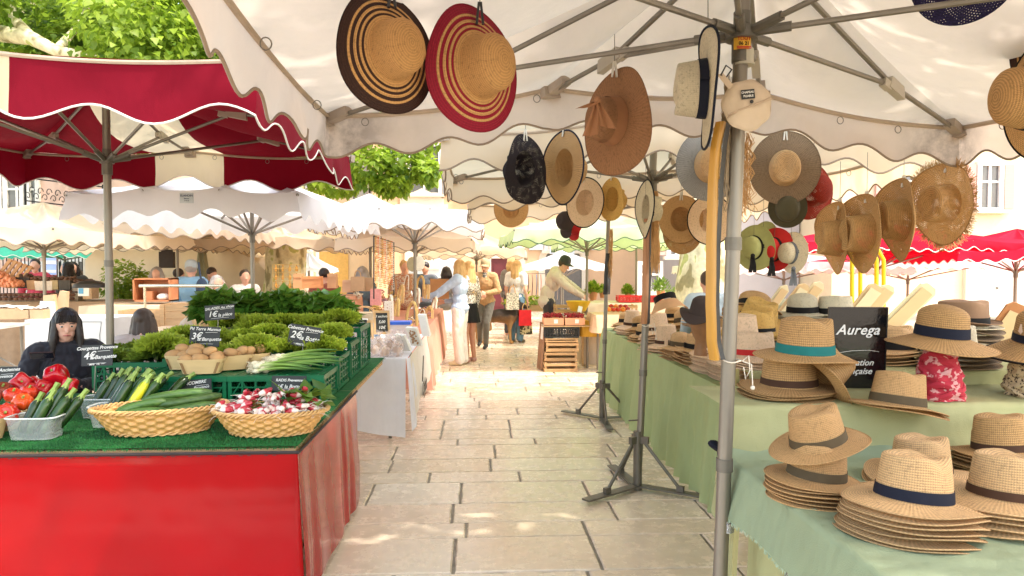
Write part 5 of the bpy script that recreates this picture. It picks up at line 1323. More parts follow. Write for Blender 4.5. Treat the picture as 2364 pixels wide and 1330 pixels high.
t = thing('sun_visor', 'tan sun visor with a black terry lining, standing on edge', 'visor', (PX(1537, 5.3), 5.3, 1.33), G2, (R(-22), R(-10), 0)); b = MB()
b.grid(lambda u, v: (.083 * math.cos(2 * PI * u), .095 * math.sin(2 * PI * u), (v - .5) * .045 + .015), 40, 3, cu=True); b.build('lining_band', RIBBON_K, t, world=False)
b = MB(); b.uv = None; b.grid(lambda u, v: ((.085 + .06 * v) * math.cos(PI + PI * u), (.097 + .07 * v) * math.sin(PI + PI * u), -.012 - .09 * v), 30, 4); b.build('brim', simple('tan_weave', (.62, .36, .19), .8), t, world=False)
# product tag on the near pile
t = thing('product_tag', 'small black product tag with white lettering on the near tan pile', 'tag', (1.60, 4.36, .90), None, (R(-6), 0, R(-40))); b = MB(); b.box((0, 0, 0), (.058, .003, .062)); b.build('card', BLACK, t, smooth=False, world=False)
text('Aurega', .016, CHALK, t, Matrix.Translation((0, -.002, .014)) @ RX); text('fabrication', .009, CHALK, t, Matrix.Translation((0, -.002, -.006)) @ RX); text('française', .009, CHALK, t, Matrix.Translation((0, -.002, -.018)) @ RX)
# ------------------------------------------------------------------ hanging hats
GH = 'hats hanging under the parasols'
PEG = simple('clothes_peg', (.62, .58, .50), .5)
def hang(key, label, px, py, Y, rot, s=1.0, peg=True, strings=None, pegm=None, drop=.17):
    p = at(px, py, Y); rot = (rot[0], rot[1], rot[2] - math.degrees(math.atan((px - 1100) / F))); t = put_hat(key, label, p, rot, GH, s)
    M = Euler(tuple(R(a) for a in rot)).to_matrix()
    if peg:
        q = thing('clothes_peg', ('black' if pegm else 'pale') + ' peg holding the ' + ' '.join(label.replace(',', '').split()[:12]), 'peg', p + Vector((0, 0, drop * s)), None); b = MB()
        b.box((-.006, 0, .012), (.007, .012, .062), (0, R(6), 0)); b.box((.006, 0, .012), (.007, .012, .062), (0, R(-6), 0)); b.build('jaws', pegm or PEG, q, smooth=False, world=False)
        b = MB(); b.tube([(0, 0, .035), (0, 0, .24)], .0014, 4); b.build('hook_wire', STEEL_D, q, world=False)
    else:
        q = thing('hanging_cord', 'thin cord holding the ' + ' '.join(label.replace(',', '').split()[:12]), 'cord', p + Vector((0, 0, .10 * s))); b = MB(); b.tube([(0, 0, -.03), (.002, 0, .1), (0, 0, .26)], .0016, 4); b.build('cord', STEEL_D, q, world=False)
    return t
hang('striped_brown', 'natural straw hat with chocolate brown striped brim, hanging', 905, 118, 1.98, (90, -12, 32), .80, drop=.17, pegm=BLACK)
hang('striped_red', 'natural straw hat with crimson striped brim, hanging by a black clip', 1108, 155, 2.08, (90, -6, 40), .88, drop=.16, pegm=BLACK)
hang('bow_brown', 'brown paper straw hat with a big fabric bow, pegged under the parasol edge', 1418, 280, 2.85, (90, 8, -48), .97, drop=.20)
# bow on the brown hat
c = at(1378, 232, 2.66); t = thing('hat_bow', 'brown cotton bow tied round the crown of the brown straw hat', 'bow', c)
BC = simple('brown_cotton', (.30, .135, .06), .8, 0, .12); b = MB()
for (dx, dz, wx, wz, ro) in ((-.045, .0, .075, .055, .35), (.042, -.055, .07, .09, -.45), (-.025, -.075, .06, .11, .25)):
    b.grid(lambda u, v, dx=dx, dz=dz, wx=wx, wz=wz, ro=ro: (dx * v * 1.0 + (u - .5) * wx * (.25 + .75 * v), -.012 * math.sin(PI * v) - .006 * math.sin(u * 9), dz * v - wz * .5 * v + (u - .5) * ro * .03), 8, 8)
b.ball((0, -.008, 0), (.014, .012, .014), 8, 6); b.build('ribbon_loops', BC, t, world=False)
hang('grey_brim', 'hat with woven grey brim and natural crown, hanging behind the mustard sleeve', 1638, 381, 3.85, (90, 0, 12), 1.0)
hang('taupe_brim', 'hat with woven taupe brim and natural pinched crown, hanging face on by the pole', 1812, 388, 3.85, (92, 0, 4), 1.0)
hang('black_mesh', 'black open mesh hat hanging, seen from inside', 1213, 391, 3.82, (-90, -6, 50), 1.0)
hang('tan_blacktrim', 'tan hat with dark piping seen from inside, beside the black mesh one', 1302, 387, 3.82, (-90, -6, -55), 1.02, drop=.18)
hang('tan_thicktrim', 'tan hat with a thick black rim seen from inside, below the piped one', 1350, 468, 5.4, (-90, 8, -36), 1.0)
hang('yellow_straw', 'yellow straw hat seen from inside, pegged next to the thick rimmed one', 1413, 460, 5.3, (-90, 6, -52), .93)
hang('white_navytrim', 'white hat with navy piping hanging sideways by the big hub', 1632, 205, 2.36, (90, -8, -82), 1.0, peg=False)
hang('white_navytrim', 'cream hat with black edge seen nearly edge on at the second pole', 1490, 483, 4.85, (-90, 18, -72), 1.0, peg=False)
hang('orange_tan', 'tan hat seen from inside with a ribbon label, right of the raffia tassel', 1572, 506, 5.2, (-90, 0, -8), .92)
hang('seagrass_cowboy', 'crochet hat hanging low behind the tan one seen from inside', 1575, 540, 5.4, (84, 0, 0), .8, peg=False)
hang('tan_thicktrim', 'dark rimmed hat half hidden by the mustard sleeve', 1640, 508, 5.1, (-90, 0, 14), .95)
hang('orange_tan', 'tan hat hanging half behind the cream canopy in the middle of the stalls', 1180, 482, 7.6, (-96, 0, 0), 1.05, peg=False)
hang('red_mesh', 'red open mesh hat hanging behind the taupe one', 1878, 440, 3.95, (90, 10, 40), .95)
hang('olive_small', 'small olive hat hanging with a black tag', 1818, 480, 3.9, (100, 0, 0), .85, peg=False)
hang('seagrass_cowboy', 'seagrass cowboy hat with a chin cord, first of the four by the trunk', 1938, 550, 3.75, (90, 6, -66), 1.0)
hang('seagrass_cowboy', 'seagrass cowboy hat with a chin cord, second of the four by the trunk', 2000, 540, 3.6, (90, 10, -58), 1.05)
hang('seagrass_cowboy', 'seagrass cowboy hat with a long cord, third of the four by the trunk', 2085, 508, 3.6, (90, 4, -64), 1.1)
f4 = hang('seagrass_cowboy', 'seagrass hat with a frayed fringe brim, fourth and widest of the four', 2184, 472, 3.6, (90, 6, -42), 1.08)
b = MB(); rr = random.Random(4); bpf = hat_parts('fedora', seed=40, Rc=.09, H=.115, brim=.095, droop=.02, curl=.12, wav=.015, dent=.03)[2]
for k in range(900):
    a = rr.uniform(0, 2 * PI); x, y, z = bpf(a / 2 / PI, .985); d = Vector((math.cos(a) + rr.uniform(-.4, .4), math.sin(a) + rr.uniform(-.4, .4), rr.uniform(-.6, .4))) * rr.uniform(.012, .032)
    b.tube([(x, y, z), Vector((x, y, z)) + d], .0011, 3)
b.build('frayed_edge', TANF := simple('straw_fibre', (.50, .30, .12), .8), f4, world=False)
hang('sage_felt', 'sage felt hat with a black ribbon hanging in the row of felt hats', 1740, 572, 5.6, (90, 0, -25), 1.0, peg=False)
hang('sage_felt', 'pale green felt hat tucked between the sage and the red one', 1762, 560, 5.75, (90, 0, -40), .95, peg=False)
hang('red_felt', 'bright red felt hat with a black ribbon', 1788, 576, 5.6, (90, 0, -38), 1.0, peg=False)
hang('white_grey', 'white hat with a grey ribbon bow, last of the felt hat row', 1826, 584, 5.5, (90, 0, -42), .9, peg=False)
hang('floppy_brown', 'tan hat with thin chin strings cut by the picture edge', 2385, 225, 2.3, (90, 0, -52), 1.0, peg=False)
hang('striped_brown', 'tan hat top showing at the upper picture edge above the stringed one', 2440, 110, 2.35, (90, 0, -20), .8, peg=False)
hang('navy_mesh', 'navy openwork hat hanging from the near canopy, only its lower brim in view', 2225, -62, 2.2, (80, 0, 0), .80, peg=False)
for k, (px, py, Y, m, ang) in enumerate([(1738, 590, 5.35, RIBBON_K, -8), (1782, 598, 5.35, RIBBON_K, 6), (1832, 620, 5.3, RIBBON_G, 4)]):
    t = thing('hat_ribbon', ['black ribbon tails hanging from the sage felt hat', 'black ribbon tails hanging from the red felt hat', 'grey ribbon tails hanging from the white hat'][k], 'ribbon', at(px, py, Y)); b = MB()
    for s in (-1, 1): b.grid(lambda u, v, s=s: ((u - .5) * .03 + s * .018 * v, .004 * math.sin(v * 9), -.13 * v), 3, 8)
    b.ball((0, 0, 0), (.018, .012, .016), 8, 6); b.build('tails', m, t, world=False)
for k, (px, py, c) in enumerate([(1312, 512, FELT), (1330, 518, RED_F)]):
    t = thing('baseball_cap', ['dark brown cap hanging below the thick rimmed hat', 'red cap with white lettering hanging beside the dark cap'][k], 'cap', at(px, py, 6.3 + .1 * k), GH, (R(80), R(20), R(-60))); b = MB(); b.lathe([(.09, 0), (.09, .03), (.08, .07), (.05, .105), (.001, .115)], 18)
    b.grid(lambda u, v: (.085 * math.sin((u - .5) * 2.2) * (1 + .1 * v), -.08 * math.cos((u - .5) * 2.2) - .07 * v, -.004 - .01 * v), 10, 3); b.build('cap_body', c, t, world=False)
    if k: text('NY', .05, CHALK, t, Matrix.Translation((0, -.093, .04)) @ RX, shear=0)
# straps, raffia, pouch
def sleeve(label, pxs, Y, w, mat, back, r_=.012):
    p = [at(x, y, Y) for x, y in pxs]; t = thing('pole_sleeve', label, 'sleeve', p[-1]); b = MB()
    n = 40
    def P(v):
        k = min(len(p) - 2, int(v * (len(p) - 1))); f = v * (len(p) - 1) - k; return p[k].lerp(p[k + 1], f)
    b.grid(lambda u, v: P(v) + Vector(((u - .5) * w, -.03 * math.sin(PI * u) * .6 + .012 * math.sin(v * 7), 0)), 8, n); b.build('outer_face', mat, t)
    b = MB(); b.grid(lambda u, v: P(v) + Vector((w / 2 + .002 + .022 * u, .004 + .02 * u, 0)), 3, n); b.build('inner_face', back, t)
MUS = simple('mustard_vinyl', (.44, .22, .03), .4, 0, .12, 5, .1, spec=.5); LEA = simple('tan_leather', (.40, .18, .08), .45, 0, .2, 8, .15)
sleeve('long mustard yellow sleeve tied along the nearest pole', [(1664, 282), (1656, 330), (1648, 420), (1641, 560), (1638, 700), (1642, 790), (1652, 832)], 2.36, .036, MUS, BLACK)
sleeve('tan leather sleeve tied along the second pole', [(1494, 505), (1492, 600), (1488, 700), (1487, 748)], 4.9, .045, LEA, BLACK)
sleeve('narrow black sleeve tied along the third pole', [(1404, 585), (1400, 640), (1398, 680)], 7.1, .05, BLACK, BLACK)
RAF = simple('raffia', (.56, .32, .13), .8, 0, .3, 40); RAFD = simple('dry_stems', (.36, .27, .17), .8, 0, .3, 40)
def tassel(label, px0, py0, px1, py1, Y, w, n, mat, rag=.02, rr_=.0016):
    a, b_ = at(px0, py0, Y), at(px1, py1, Y); t = thing('raffia_tassel', label, 'tassel', a); b = MB(); r = random.Random(int(px0))
    for k in range(n):
        ang = r.uniform(0, 6.28); q = r.random() ** .5 * w; pts = []
        f0 = r.uniform(0, .12); f1 = r.uniform(.8, 1.05)
        for i in range(8):
            f = f0 + (f1 - f0) * i / 7; s = q * (.55 + .45 * f); pts.append(a.lerp(b_, f) + Vector((math.cos(ang) * s + rag * noise.noise(Vector((k, f * 5, 0))), math.sin(ang) * s, 0)))
        b.tube(pts, rr_, 4)
    b.build('strands', mat, t)
tassel('full raffia tassel hanging on the second pole', 1513, 440, 1513, 625, 4.85, .032, 150, RAF, .014)
tassel('pale raffia strands hanging on the pole side facing the taupe hat', 1726, 305, 1722, 500, 2.5, .018, 34, RAF, .05, .0011)
tassel('bundle of dry grass stems tied between sleeve and nearest pole', 1682, 170, 1672, 480, 2.42, .014, 40, RAFD, .03, .0012)
tassel('orange raffia bundle on the third pole', 1412, 525, 1408, 640, 7.1, .03, 40, RAF, .01)
t = thing('folded_hat_pouch', 'round cream cotton pouch with a black label and button, hanging on the nearest pole', 'pouch', at(1724, 243, 2.30), None, (0, R(-12), 0)); b = MB()
def pf(u, v):
    a = 2 * PI * u; rr = .083 * v * (1 + .03 * math.sin(a * 7) * v ** 3 + .015 * math.sin(a * 3)); d = .022 * math.sqrt(max(0, 1 - v ** 2.4)); return (rr * math.cos(a), -d + .006 * noise.noise(Vector((rr * math.cos(a) * 30, rr * math.sin(a) * 30, 0))), rr * math.sin(a))
POU = canvas('cotton_pouch', (.66, .53, .40), trans=.05, scale=6, wr=.5)
b.grid(pf, 48, 12, cu=True); b.grid(lambda u, v: (pf(u, v)[0], -pf(u, v)[1], pf(u, v)[2]), 48, 12, cu=True); b.build('pouch_body', POU, t, world=False)
b = MB(); b.grid(lambda u, v: ((u - .5) * .156 * math.sqrt(max(.0, 1 - (.12 + .1 * (u - .5)) ** 2)), -.026 - .002 * v, -.012 + .02 * (u - .5) + .004 * v), 20, 1); b.tube([(-.076, -.012, -.03), (-.04, -.025, -.014), (0, -.027, -.008), (.04, -.025, -.002), (.078, -.010, .008)], .0028, 5); b.build('flap_edge', simple('pouch_seam', (.45, .34, .25), .8), t, world=False)
b = MB(); b.box((0, -.0255, .030), (.044, .002, .030), (0, R(6), 0)); lb = b.build('label', BLACK, t, smooth=False, world=False)
text('CHAPEAU', .0095, CHALK, t, Matrix.Translation((0, -.0270, .036)) @ Matrix.Rotation(R(6), 4, 'Y') @ RX, shear=0); text('PLIABLE', .0095, CHALK, t, Matrix.Translation((0, -.0270, .024)) @ Matrix.Rotation(R(6), 4, 'Y') @ RX, shear=0)
b = MB(); b.ball((.006, -.029, .004), (.0065, .003, .006), 8, 6); b.build('button', BLACK, t, world=False)
b = MB(); b.grid(lambda u, v: (-.04 - .03 * v + (u - .5) * .022, -.008, .06 + .055 * v), 3, 4); b.build('strap_tab', POU, t, world=False)
b = MB(); b.tube([(-.068, -.008, .11), (-.05, -.02, .135), (-.03, -.01, .12), (-.05, 0, .10)], .003, 5, closed=True); b.build('loop', BLACK, t, world=False)
# cord tied round the pole
for (px, py, Y, l) in ((1690, 833, 2.40, 'white cord knotted round the nearest pole with a bobble end'), (1492, 752, 4.95, 'white cord knotted round the second pole')):
    c = at(px, py, Y); t = thing('cord', l, 'cord', c); b = MB(); b.tube([(.03 * math.cos(a * PI / 8), .03 * math.sin(a * PI / 8), .003 * math.sin(a)) for a in range(16)], .0025, 5, closed=True)
    b.tube([(.03, -.015, 0), (.05, -.02, .02), (.055, -.02, -.03), (.04, -.02, -.06), (.035, -.015, -.02)], .002, 5); b.tube([(.03, -.02, 0), (.06, -.02, -.01), (.065, -.02, -.08)], .002, 5); b.ball((.065, -.02, -.09), .008, 8, 6); b.build('cord_loop', simple('white_cord', (.68, .62, .52), .8), t, world=False)
t = thing('pole_tape', 'strip of crumpled silver tape wrapped low round the nearest pole', 'tape', at(1676, 1215, 2.42)); b = MB(); b.tube([(0, 0, -.016), (.001, 0, .016)], .0275, 16); b.tube([(0, 0, .02), (0, 0, .023)], .0285, 16); b.build('wrap', simple('silver_tape', (.5, .52, .58), .25, .8, .5, 60, .6), t, world=False)
t = thing('bundled_cloth', 'dark navy cloth bundle pinned at the table corner behind the nearest pole', 'cloth', at(1655, 1030, 2.62)); b = MB(); b.ball((0, 0, 0), (.035, .03, .018), 14, 8, M=Euler((0, .5, 0)).to_matrix()); b.ball((.02, .0, -.02), (.02, .02, .04), 10, 8); b.v = [p * (1 + .25 * noise.noise(p * 50)) for p in b.v]; b.build('folds', RIBBON_N, t, world=False)
# ------------------------------------------------------------------ white biscuit table and pink jewellery table
t = thing('market_table', 'white clothed table with bagged biscuits beyond the vegetable stall', 'table', (-1.5, 7.6, 0))
CWH = canvas('white_cotton', (.90, .91, .97), trans=.3, scale=2, wr=.5); CCR = canvas('cream_cotton', (.82, .76, .66), trans=.1, scale=2, wr=.4); CPK = canvas('pink_cotton', (.80, .42, .32), trans=.2, tc=(.9, .45, .3), scale=3, wr=.4)
b = MB(); top_sheet(b, -2.3, -.63, 6.5, 8.8, .752, amp=.004); skirt(b, [(-2.3, 6.5), (-.64, 6.5)], .75, lambda u: .22 - .16 * u ** 2 - .03 * math.sin(u * 9), fold=.06, nf=2.6, seed=3, nv=16, ns=80, flare=.04)
skirt(b, [(-.64, 6.5), (-.62, 6.53), (-.62, 6.85)], .75, lambda u: .09 + .28 * u, fold=.03, nf=3, seed=9, nv=16, ns=40, flare=.05); b.build('white_cloth', CWH, t)
b = MB(); skirt(b, [(-.615, 6.62), (-.615, 8.75)], .757, lambda u: .12 + .20 * u + .05 * math.sin(u * 6), fold=.02, nf=1.2, seed=5, nv=14, ns=50, flare=.035); bn = b.build('banner_cloth', CCR, t)
legs(t, ((-.80, 6.62), (-2.2, 6.62), (-.80, 8.7)), .72, .016, STEEL_D)
ty = thing('banner_lettering', 'dark handwritten name and sprig printed on the cream cloth side of the biscuit table', 'lettering', (-.552, 7.35, .45)); INK = simple('sepia_ink', (.07, .05, .04), .8)
text('Carlota', .22, INK, ty, Matrix.Translation((0, .25, -.14)) @ Matrix.Rotation(R(90), 4, 'Z') @ Matrix.Rotation(R(90), 4, 'X'), shear=.3)
b = MB(); b.col = None; b.tube([(.004, -.1, -.03), (.006, -.05, .12), (.006, .0, .22)], .006, 5)
for k in range(9): z = -.02 + k * .025; y = -.09 + k * .011; s = -1 if k % 2 else 1; b.ball((.006, y + s * .028, z + .02), (.003, .022, .010), 8, 5, M=Euler((s * .6, 0, 0)).to_matrix())
b.build('sprig', INK, ty, world=False)
t = thing('jewellery_table', 'table under a pink pleated cloth piled with woven jewellery', 'table', (-1.5, 11, 0))
b = MB(); top_sheet(b, -2.6, -.62, 8.9, 13.2, .80, amp=.006); skirt(b, [(-2.6, 8.9), (-.63, 8.9), (-.62, 8.93), (-.62, 13.2)], .80, lambda u: .10 + .05 * math.sin(u * 14), fold=.05, nf=3.6, seed=12, nv=16, ns=260, flare=.04, sharp=1.4); b.build('pink_cloth', CPK, t)
legs(t, ((-.8, 9.1), (-.8, 13), (-2.4, 9.1)), .78)
# biscuits in cellophane
BIS = simple('biscuit', (.52, .31, .17), .7, 0, .3, 30, .3, rnd=.25); CEL = glassy('cellophane', (.85, .75, .72), .68, .15)
r = random.Random(21)
WH = ['front row', 'second row', 'third row']; 
for j in range(3):
    for k in range(5):
        x = -1.15 + k * .105 + r.uniform(-.015, .015); y = 6.64 + j * .13; z = .80 + j * .03
        t = thing('biscuit_bag', 'tied cellophane bag of biscuits, ' + ORDS[k] + ' from the vegetable crates in the ' + WH[j], 'bag of biscuits', (x, y, z), 'cellophane bags of biscuits'); t.rotation_euler = (r.uniform(-.3, .3), r.uniform(-.2, .2), r.uniform(0, 6))
        b = MB(); 
        for q in range(9): v = rv(r) * .035; b.ball(v, (.022, .018, .012), 7, 5, M=Euler((r.uniform(0, 3), r.uniform(0, 3), 0)).to_matrix())
        b.build('biscuits', BIS, t, world=False)
        b = MB(); b.lathe([(.02, -.045), (.06, -.03), (.066, .0), (.05, .035), (.012, .06), (.03, .085), (.042, .11)], 14); b.v = [p * (1 + .22 * noise.noise(p * 40)) for p in b.v]; b.build('cellophane', CEL, t, world=False)
def easel(label, c, w, h, rz, board, lines=None, frame=WOOD, rx=-14, cat='board'):
    t = thing('framed_board', label, cat, c, None, (R(rx), 0, R(rz))); b = MB(); b.box((0, 0, h / 2), (w - .03, .008, h - .03)); b.build('panel', board, t, smooth=False, world=False)
    b = MB()
    for s in (-1, 1): b.box((s * (w / 2 - .012), -.004, h / 2), (.024, .018, h)); b.box((0, -.003, h / 2 + s * (h / 2 - .012)), (w - .048, .018, .024))
    b.build('frame', frame, t, smooth=False, world=False)
    for s, x, z, sz in lines or []: text(s, sz, CHALK, t, Matrix.Translation((x, -.0062, z)) @ RX)
    return t
easel('small chalkboard in a wooden frame on the biscuit table', at(882, 772, 7.5) , .17, .25, 14, SLATE, [('3 sachets', 0, .19, .035), ('5,00', 0, .13, .04), ('10€', 0, .07, .045)], cat='chalkboard')
tl = at(828, 790, 7.1); easel('grey picture board with the dark silhouette of a bear', tl, .16, .22, 6, simple('pale_grey_board', (.50, .49, .48), .6, 0, .2), frame=BLACK, rx=-8, cat='picture')
t = thing('bear_cutout', 'grey silhouette shape on the picture board', 'silhouette', tl + Vector((0, -.012, 0))); b = MB(); b.extr([(-.05, .02), (.06, .02), (.07, .08), (.045, .12), (.03, .17), (.0, .19), (-.025, .17), (-.04, .14), (-.02, .11), (-.045, .06)], Matrix.Rotation(PI / 2, 4, 'X') , .002); b.build('silhouette', simple('mid_grey', (.20, .19, .19), .7), t, smooth=False, world=False)
easel('brown leather samples frame behind the grey picture board', at(855, 784, 7.4), .07, .20, 20, simple('bronze_panel', (.25, .16, .08), .5, 0, .5), frame=WOOD, cat='frame')
for k, (px, py, Y, w, h, rz, rx, l) in enumerate([(963, 797, 7.0, .13, .20, -35, 25, 'biscuit box in a white frame tipped at the table edge'), (938, 808, 6.9, .12, .18, -35, 30, 'pale slanted box lid beside the biscuit tray'), (985, 775, 8.0, .10, .26, -30, 20, 'tall white box lid standing open at the pink table')]):
    t = thing('biscuit_box', l, 'box', at(px, py, Y), None, (R(rx), 0, R(rz))); b = MB(); b.box((0, 0, h / 2), (w, .03, h)); b.build('box_body', WHITE_P, t, smooth=False, world=False); b = MB()
    if k == 0:
        for q in range(26): b.ball((random.Random(q).uniform(-.04, .04), -.018, .03 + q * .0055), (.012, .006, .010), 6, 4)
        b.build('biscuits', BIS, t, world=False)
t = thing('biscuit_tray', 'rectangular tray of iced biscuits on the white cloth', 'tray', (-.84, 7.22, .765)); b = MB(); b.box((0, 0, .006), (.30, .34, .01)); 
for s in (-1, 1): b.box((s * .15, 0, .018), (.006, .34, .022)); b.box((0, s * .17, .018), (.306, .006, .0215))
b.build('tray_body', simple('yellow_tray', (.7, .5, .1), .5), t, smooth=False, world=False); b = MB(); r = random.Random(8)
for i in range(7):
    for j in range(8): b.ball((-.12 + i * .04 + r.uniform(-.008, .008), -.14 + j * .04, .03 + r.uniform(0, .014)), (.022, .014, .010), 7, 5, M=Euler((r.uniform(-.5, .5), r.uniform(-.5, .5), r.uniform(0, 3))).to_matrix())
b.build('biscuits', simple('iced_biscuit', (.78, .62, .42), .6, 0, .25, 30), t, world=False)
t = thing('plastic_box', 'clear storage box with a bright blue lid behind the chalkboard', 'box', (-.90, 8.25, .757)); b = MB(); b.box((0, 0, .085), (.26, .2, .16), top=1.08); b.build('box_body', glassy('milky_plastic', (.75, .66, .64), .3), t, smooth=False, world=False); b = MB(); b.box((0, 0, .182), (.30, .23, .032)); b.build('lid', simple('blue_lid', (.02, .10, .50), .4), t, smooth=False, world=False)
t = thing('blue_bag', 'crumpled blue bag stuffed behind the picture boards', 'bag', at(852, 752, 7.8)); b = MB(); b.ball((0, 0, 0), (.11, .06, .035), 16, 8); b.ball((.08, -.02, -.06), (.035, .03, .07), 10, 8); b.v = [p * (1 + .3 * noise.noise(p * 25)) for p in b.v]; b.build('bag_body', simple('sky_blue_plastic', (.05, .30, .55), .5), t, world=False)
def carrier(label, c, w, h, d, mat, rz=0, handles=True, cat='bag', lab=False):
    t = thing('carrier_bag', label, cat, c, None, (0, 0, R(rz))); b = MB(); b.box((0, 0, h / 2), (w, d, h), top=.96); b.build('bag_body', mat, t, smooth=False, world=False)
    if handles:
        b = MB()
        for s in (-1, 1): b.tube([(w * .22 * math.cos(a), s * d * .4, h + (h * .42) * math.sin(a)) for a in [PI * i / 10 for i in range(11)]], .006, 6)
        b.build('handles', WOODX, t, world=False)
    if lab: b = MB(); b.box((0, -d / 2 - .003, h * .45), (w * .2, .002, h * .3)); b.build('label', WHITE_P, t, smooth=False, world=False)
    return t
KRAFT = simple('kraft_paper', (.50, .33, .19), .8, 0, .12, 20); JUTE = simple('jute_weave', (.46, .36, .24), .85, 0, .25, 60, .4)
carrier('woven jute basket with cane handles and a white label behind the basil', at(842, 752, 8.6), .48, .16, .24, JUTE, 4, lab=True)
carrier('kraft paper bag standing on the pink counter by the white pole', at(826, 672, 10.5), .20, .21, .1, KRAFT, 5); carrier('second kraft paper box beside the pole', at(850, 672, 10.7), .15, .20, .1, KRAFT, 0, False)
carrier('pink knitted bag leaning on the beaded rack', at(868, 705, 9.6), .14, .22, .1, simple('pink_knit', (.75, .32, .30), .9, 0, .3, 40, .6), 0, False)
carrier('white pouch printed with tiny flowers at the front of the jewellery', at(898, 757, 9.1), .11, .34, .07, spots('flower_print', (.78, .70, .62), (.45, .22, .16), 60, .62), -8, False)
# beaded necklace rack
t = thing('necklace_rack', 'black frame hung with rows of amber bead necklaces', 'rack', at(886, 700, 9.6)); b = MB()
p0, p1, p2, p3 = at(863, 690, 9.4), at(863, 545, 9.4), at(909, 560, 9.9), at(909, 640, 9.9); b.tube([p0, p1], .010, 6); b.tube([p1, p2], .008, 6); b.tube([p2, p3 + Vector((0, 0, -.25))], .010, 6); b.build('frame', BLACK, t)
for k in range(14):
    f = (k + .6) / 14.5; a = p1.lerp(p2, f); L = .60 + .08 * math.sin(k * 2.1); r = random.Random(k); b = MB()
    for s in (-1, 1):
        for i in range(26): b.ball(a + Vector((s * .009, r.uniform(-.003, .003), -L * i / 26)), .0085 * r.uniform(.7, 1.2), 6, 4)
    o = b.build('bead_necklace', simple(['amber', 'honey', 'coral', 'pearl', 'bronze'][k % 5] + '_beads', [(.62, .30, .03), (.70, .42, .10), (.75, .18, .05), (.75, .68, .55), (.38, .20, .06)][k % 5], .35), off=a)
    tag(o, ['amber', 'honey coloured', 'coral', 'pearl white', 'bronze'][k % 5] + ' bead necklace, ' + (ORDS + ['thirteenth', 'fourteenth'])[k] + ' from the front post of the rack', 'necklace', 'bead necklaces on the black rack')
# woven loops and heaps
r = random.Random(31); LP = [(898, 745, 9.2, .20, .34), (925, 700, 9.8, .17, .24), (905, 680, 10.1, .17, .22), (950, 752, 9.3, .18, .30), (962, 700, 10.3, .14, .2), (985, 690, 10.8, .14, .2), (940, 670, 10.6, .16, .22), (970, 668, 11.2, .14, .2), (1002, 712, 10.8, .12, .16), (990, 735, 10.0, .12, .16), (975, 745, 9.6, .12, .18), (915, 730, 9.6, .13, .22)]
CLR = [simple('white_woven', (.80, .74, .62), .8, 0, .2, 60, .5), simple('tan_woven', (.58, .36, .16), .8, 0, .3, 60, .5), simple('brown_woven', (.36, .17, .07), .8, 0, .3, 60, .5), simple('gold_woven', (.68, .48, .18), .7, 0, .3, 60, .5)]
for k, (px, py, Y, w, h) in enumerate(LP):
    c = at(px, py, Y); t = thing('woven_loop', ['thick cream', 'tan', 'dark brown', 'golden'][k % 4] + ' woven loop standing up, ' + ORDS[k] + ' arch from the front of the pink table', 'woven loop', c, 'woven loops on the pink table', (0, 0, R(r.uniform(-70, -20)))); b = MB()
    pts = [(w / 2 * math.cos(a), .03 * math.sin(a), h * math.sin(a) ** .8) for a in [PI * i / 16 for i in range(17)]]; b.tube(pts, .018, 8); 
    b.v = [p * (1 + .03 * math.sin(i * 2.1)) for i, p in enumerate(b.v)]; b.build('braid', CLR[k % 4], t, world=False); b = MB(); b.tube([(x, y - .022, z) for x, y, z in pts], .006, 6); b.build('edging', CLR[(k + 2) % 4], t, world=False)
PSN = ['by the pink cloth edge', 'in front of the arches', 'beside the woman reaching out', 'under the upright board', 'behind the necklace rack', 'next to the flowered pouch', 'at the far end of the table', 'in the middle of the table']
for k in range(34):
    y = 9.1 + (k % 17) * .23; x = (-.72 - r.random() * .25) if k < 17 else (-1.15 - r.random() * .8); z = .81 if k < 17 else .88 + .28 * r.random()
    t = thing('bracelet_heap', ['gold', 'rust', 'mauve', 'straw', 'brown', 'cream'][k % 6] + ' beaded bracelets, ' + ('edge' if k < 17 else 'inner') + ' heap ' + (ORDS + ['thirteenth', 'fourteenth', 'fifteenth', 'sixteenth', 'seventeenth'])[k % 17] + ' along the pink table', 'bracelets', (x, y, z), 'small heaps of bracelets'); b = MB()
    for q in range(6): rr = r.uniform(.03, .055); c = rv(r) * .04; e = Euler((r.uniform(-.9, .9), r.uniform(-.9, .9), 0)).to_matrix(); b.tube([c + e @ Vector((rr * math.cos(a), rr * math.sin(a), 0)) for a in [PI * i / 6 for i in range(12)]], .007, 5, closed=True)
    b.build('rings', simple(['gold', 'rust', 'mauve', 'strawy', 'brownish', 'creamy'][k % 6] + '_beads', [(.6, .38, .10), (.48, .2, .08), (.42, .22, .28), (.66, .45, .22), (.3, .15, .07), (.75, .66, .5)][k % 6], .6, 0, .3, 50), t, world=False)
for px, py, Y, w, h, l in [(1015, 690, 11.5, .30, .32, 'rust brown cardboard panel beside the reaching woman'), (986, 690, 11.9, .16, .24, 'pale cardboard panel behind the woven loops')]:
    t = thing('cardboard_screen', l, 'panel', at(px, py, Y)); b = MB(); b.box((0, 0, h / 2), (w, .02, h)); b.box((0, .04, .02), (w * .8, .08, .03)); b.build('panel', simple('rust_card', (.55, .26, .10), .7, 0, .15) if w > .2 else KRAFT, t, smooth=False, world=False)
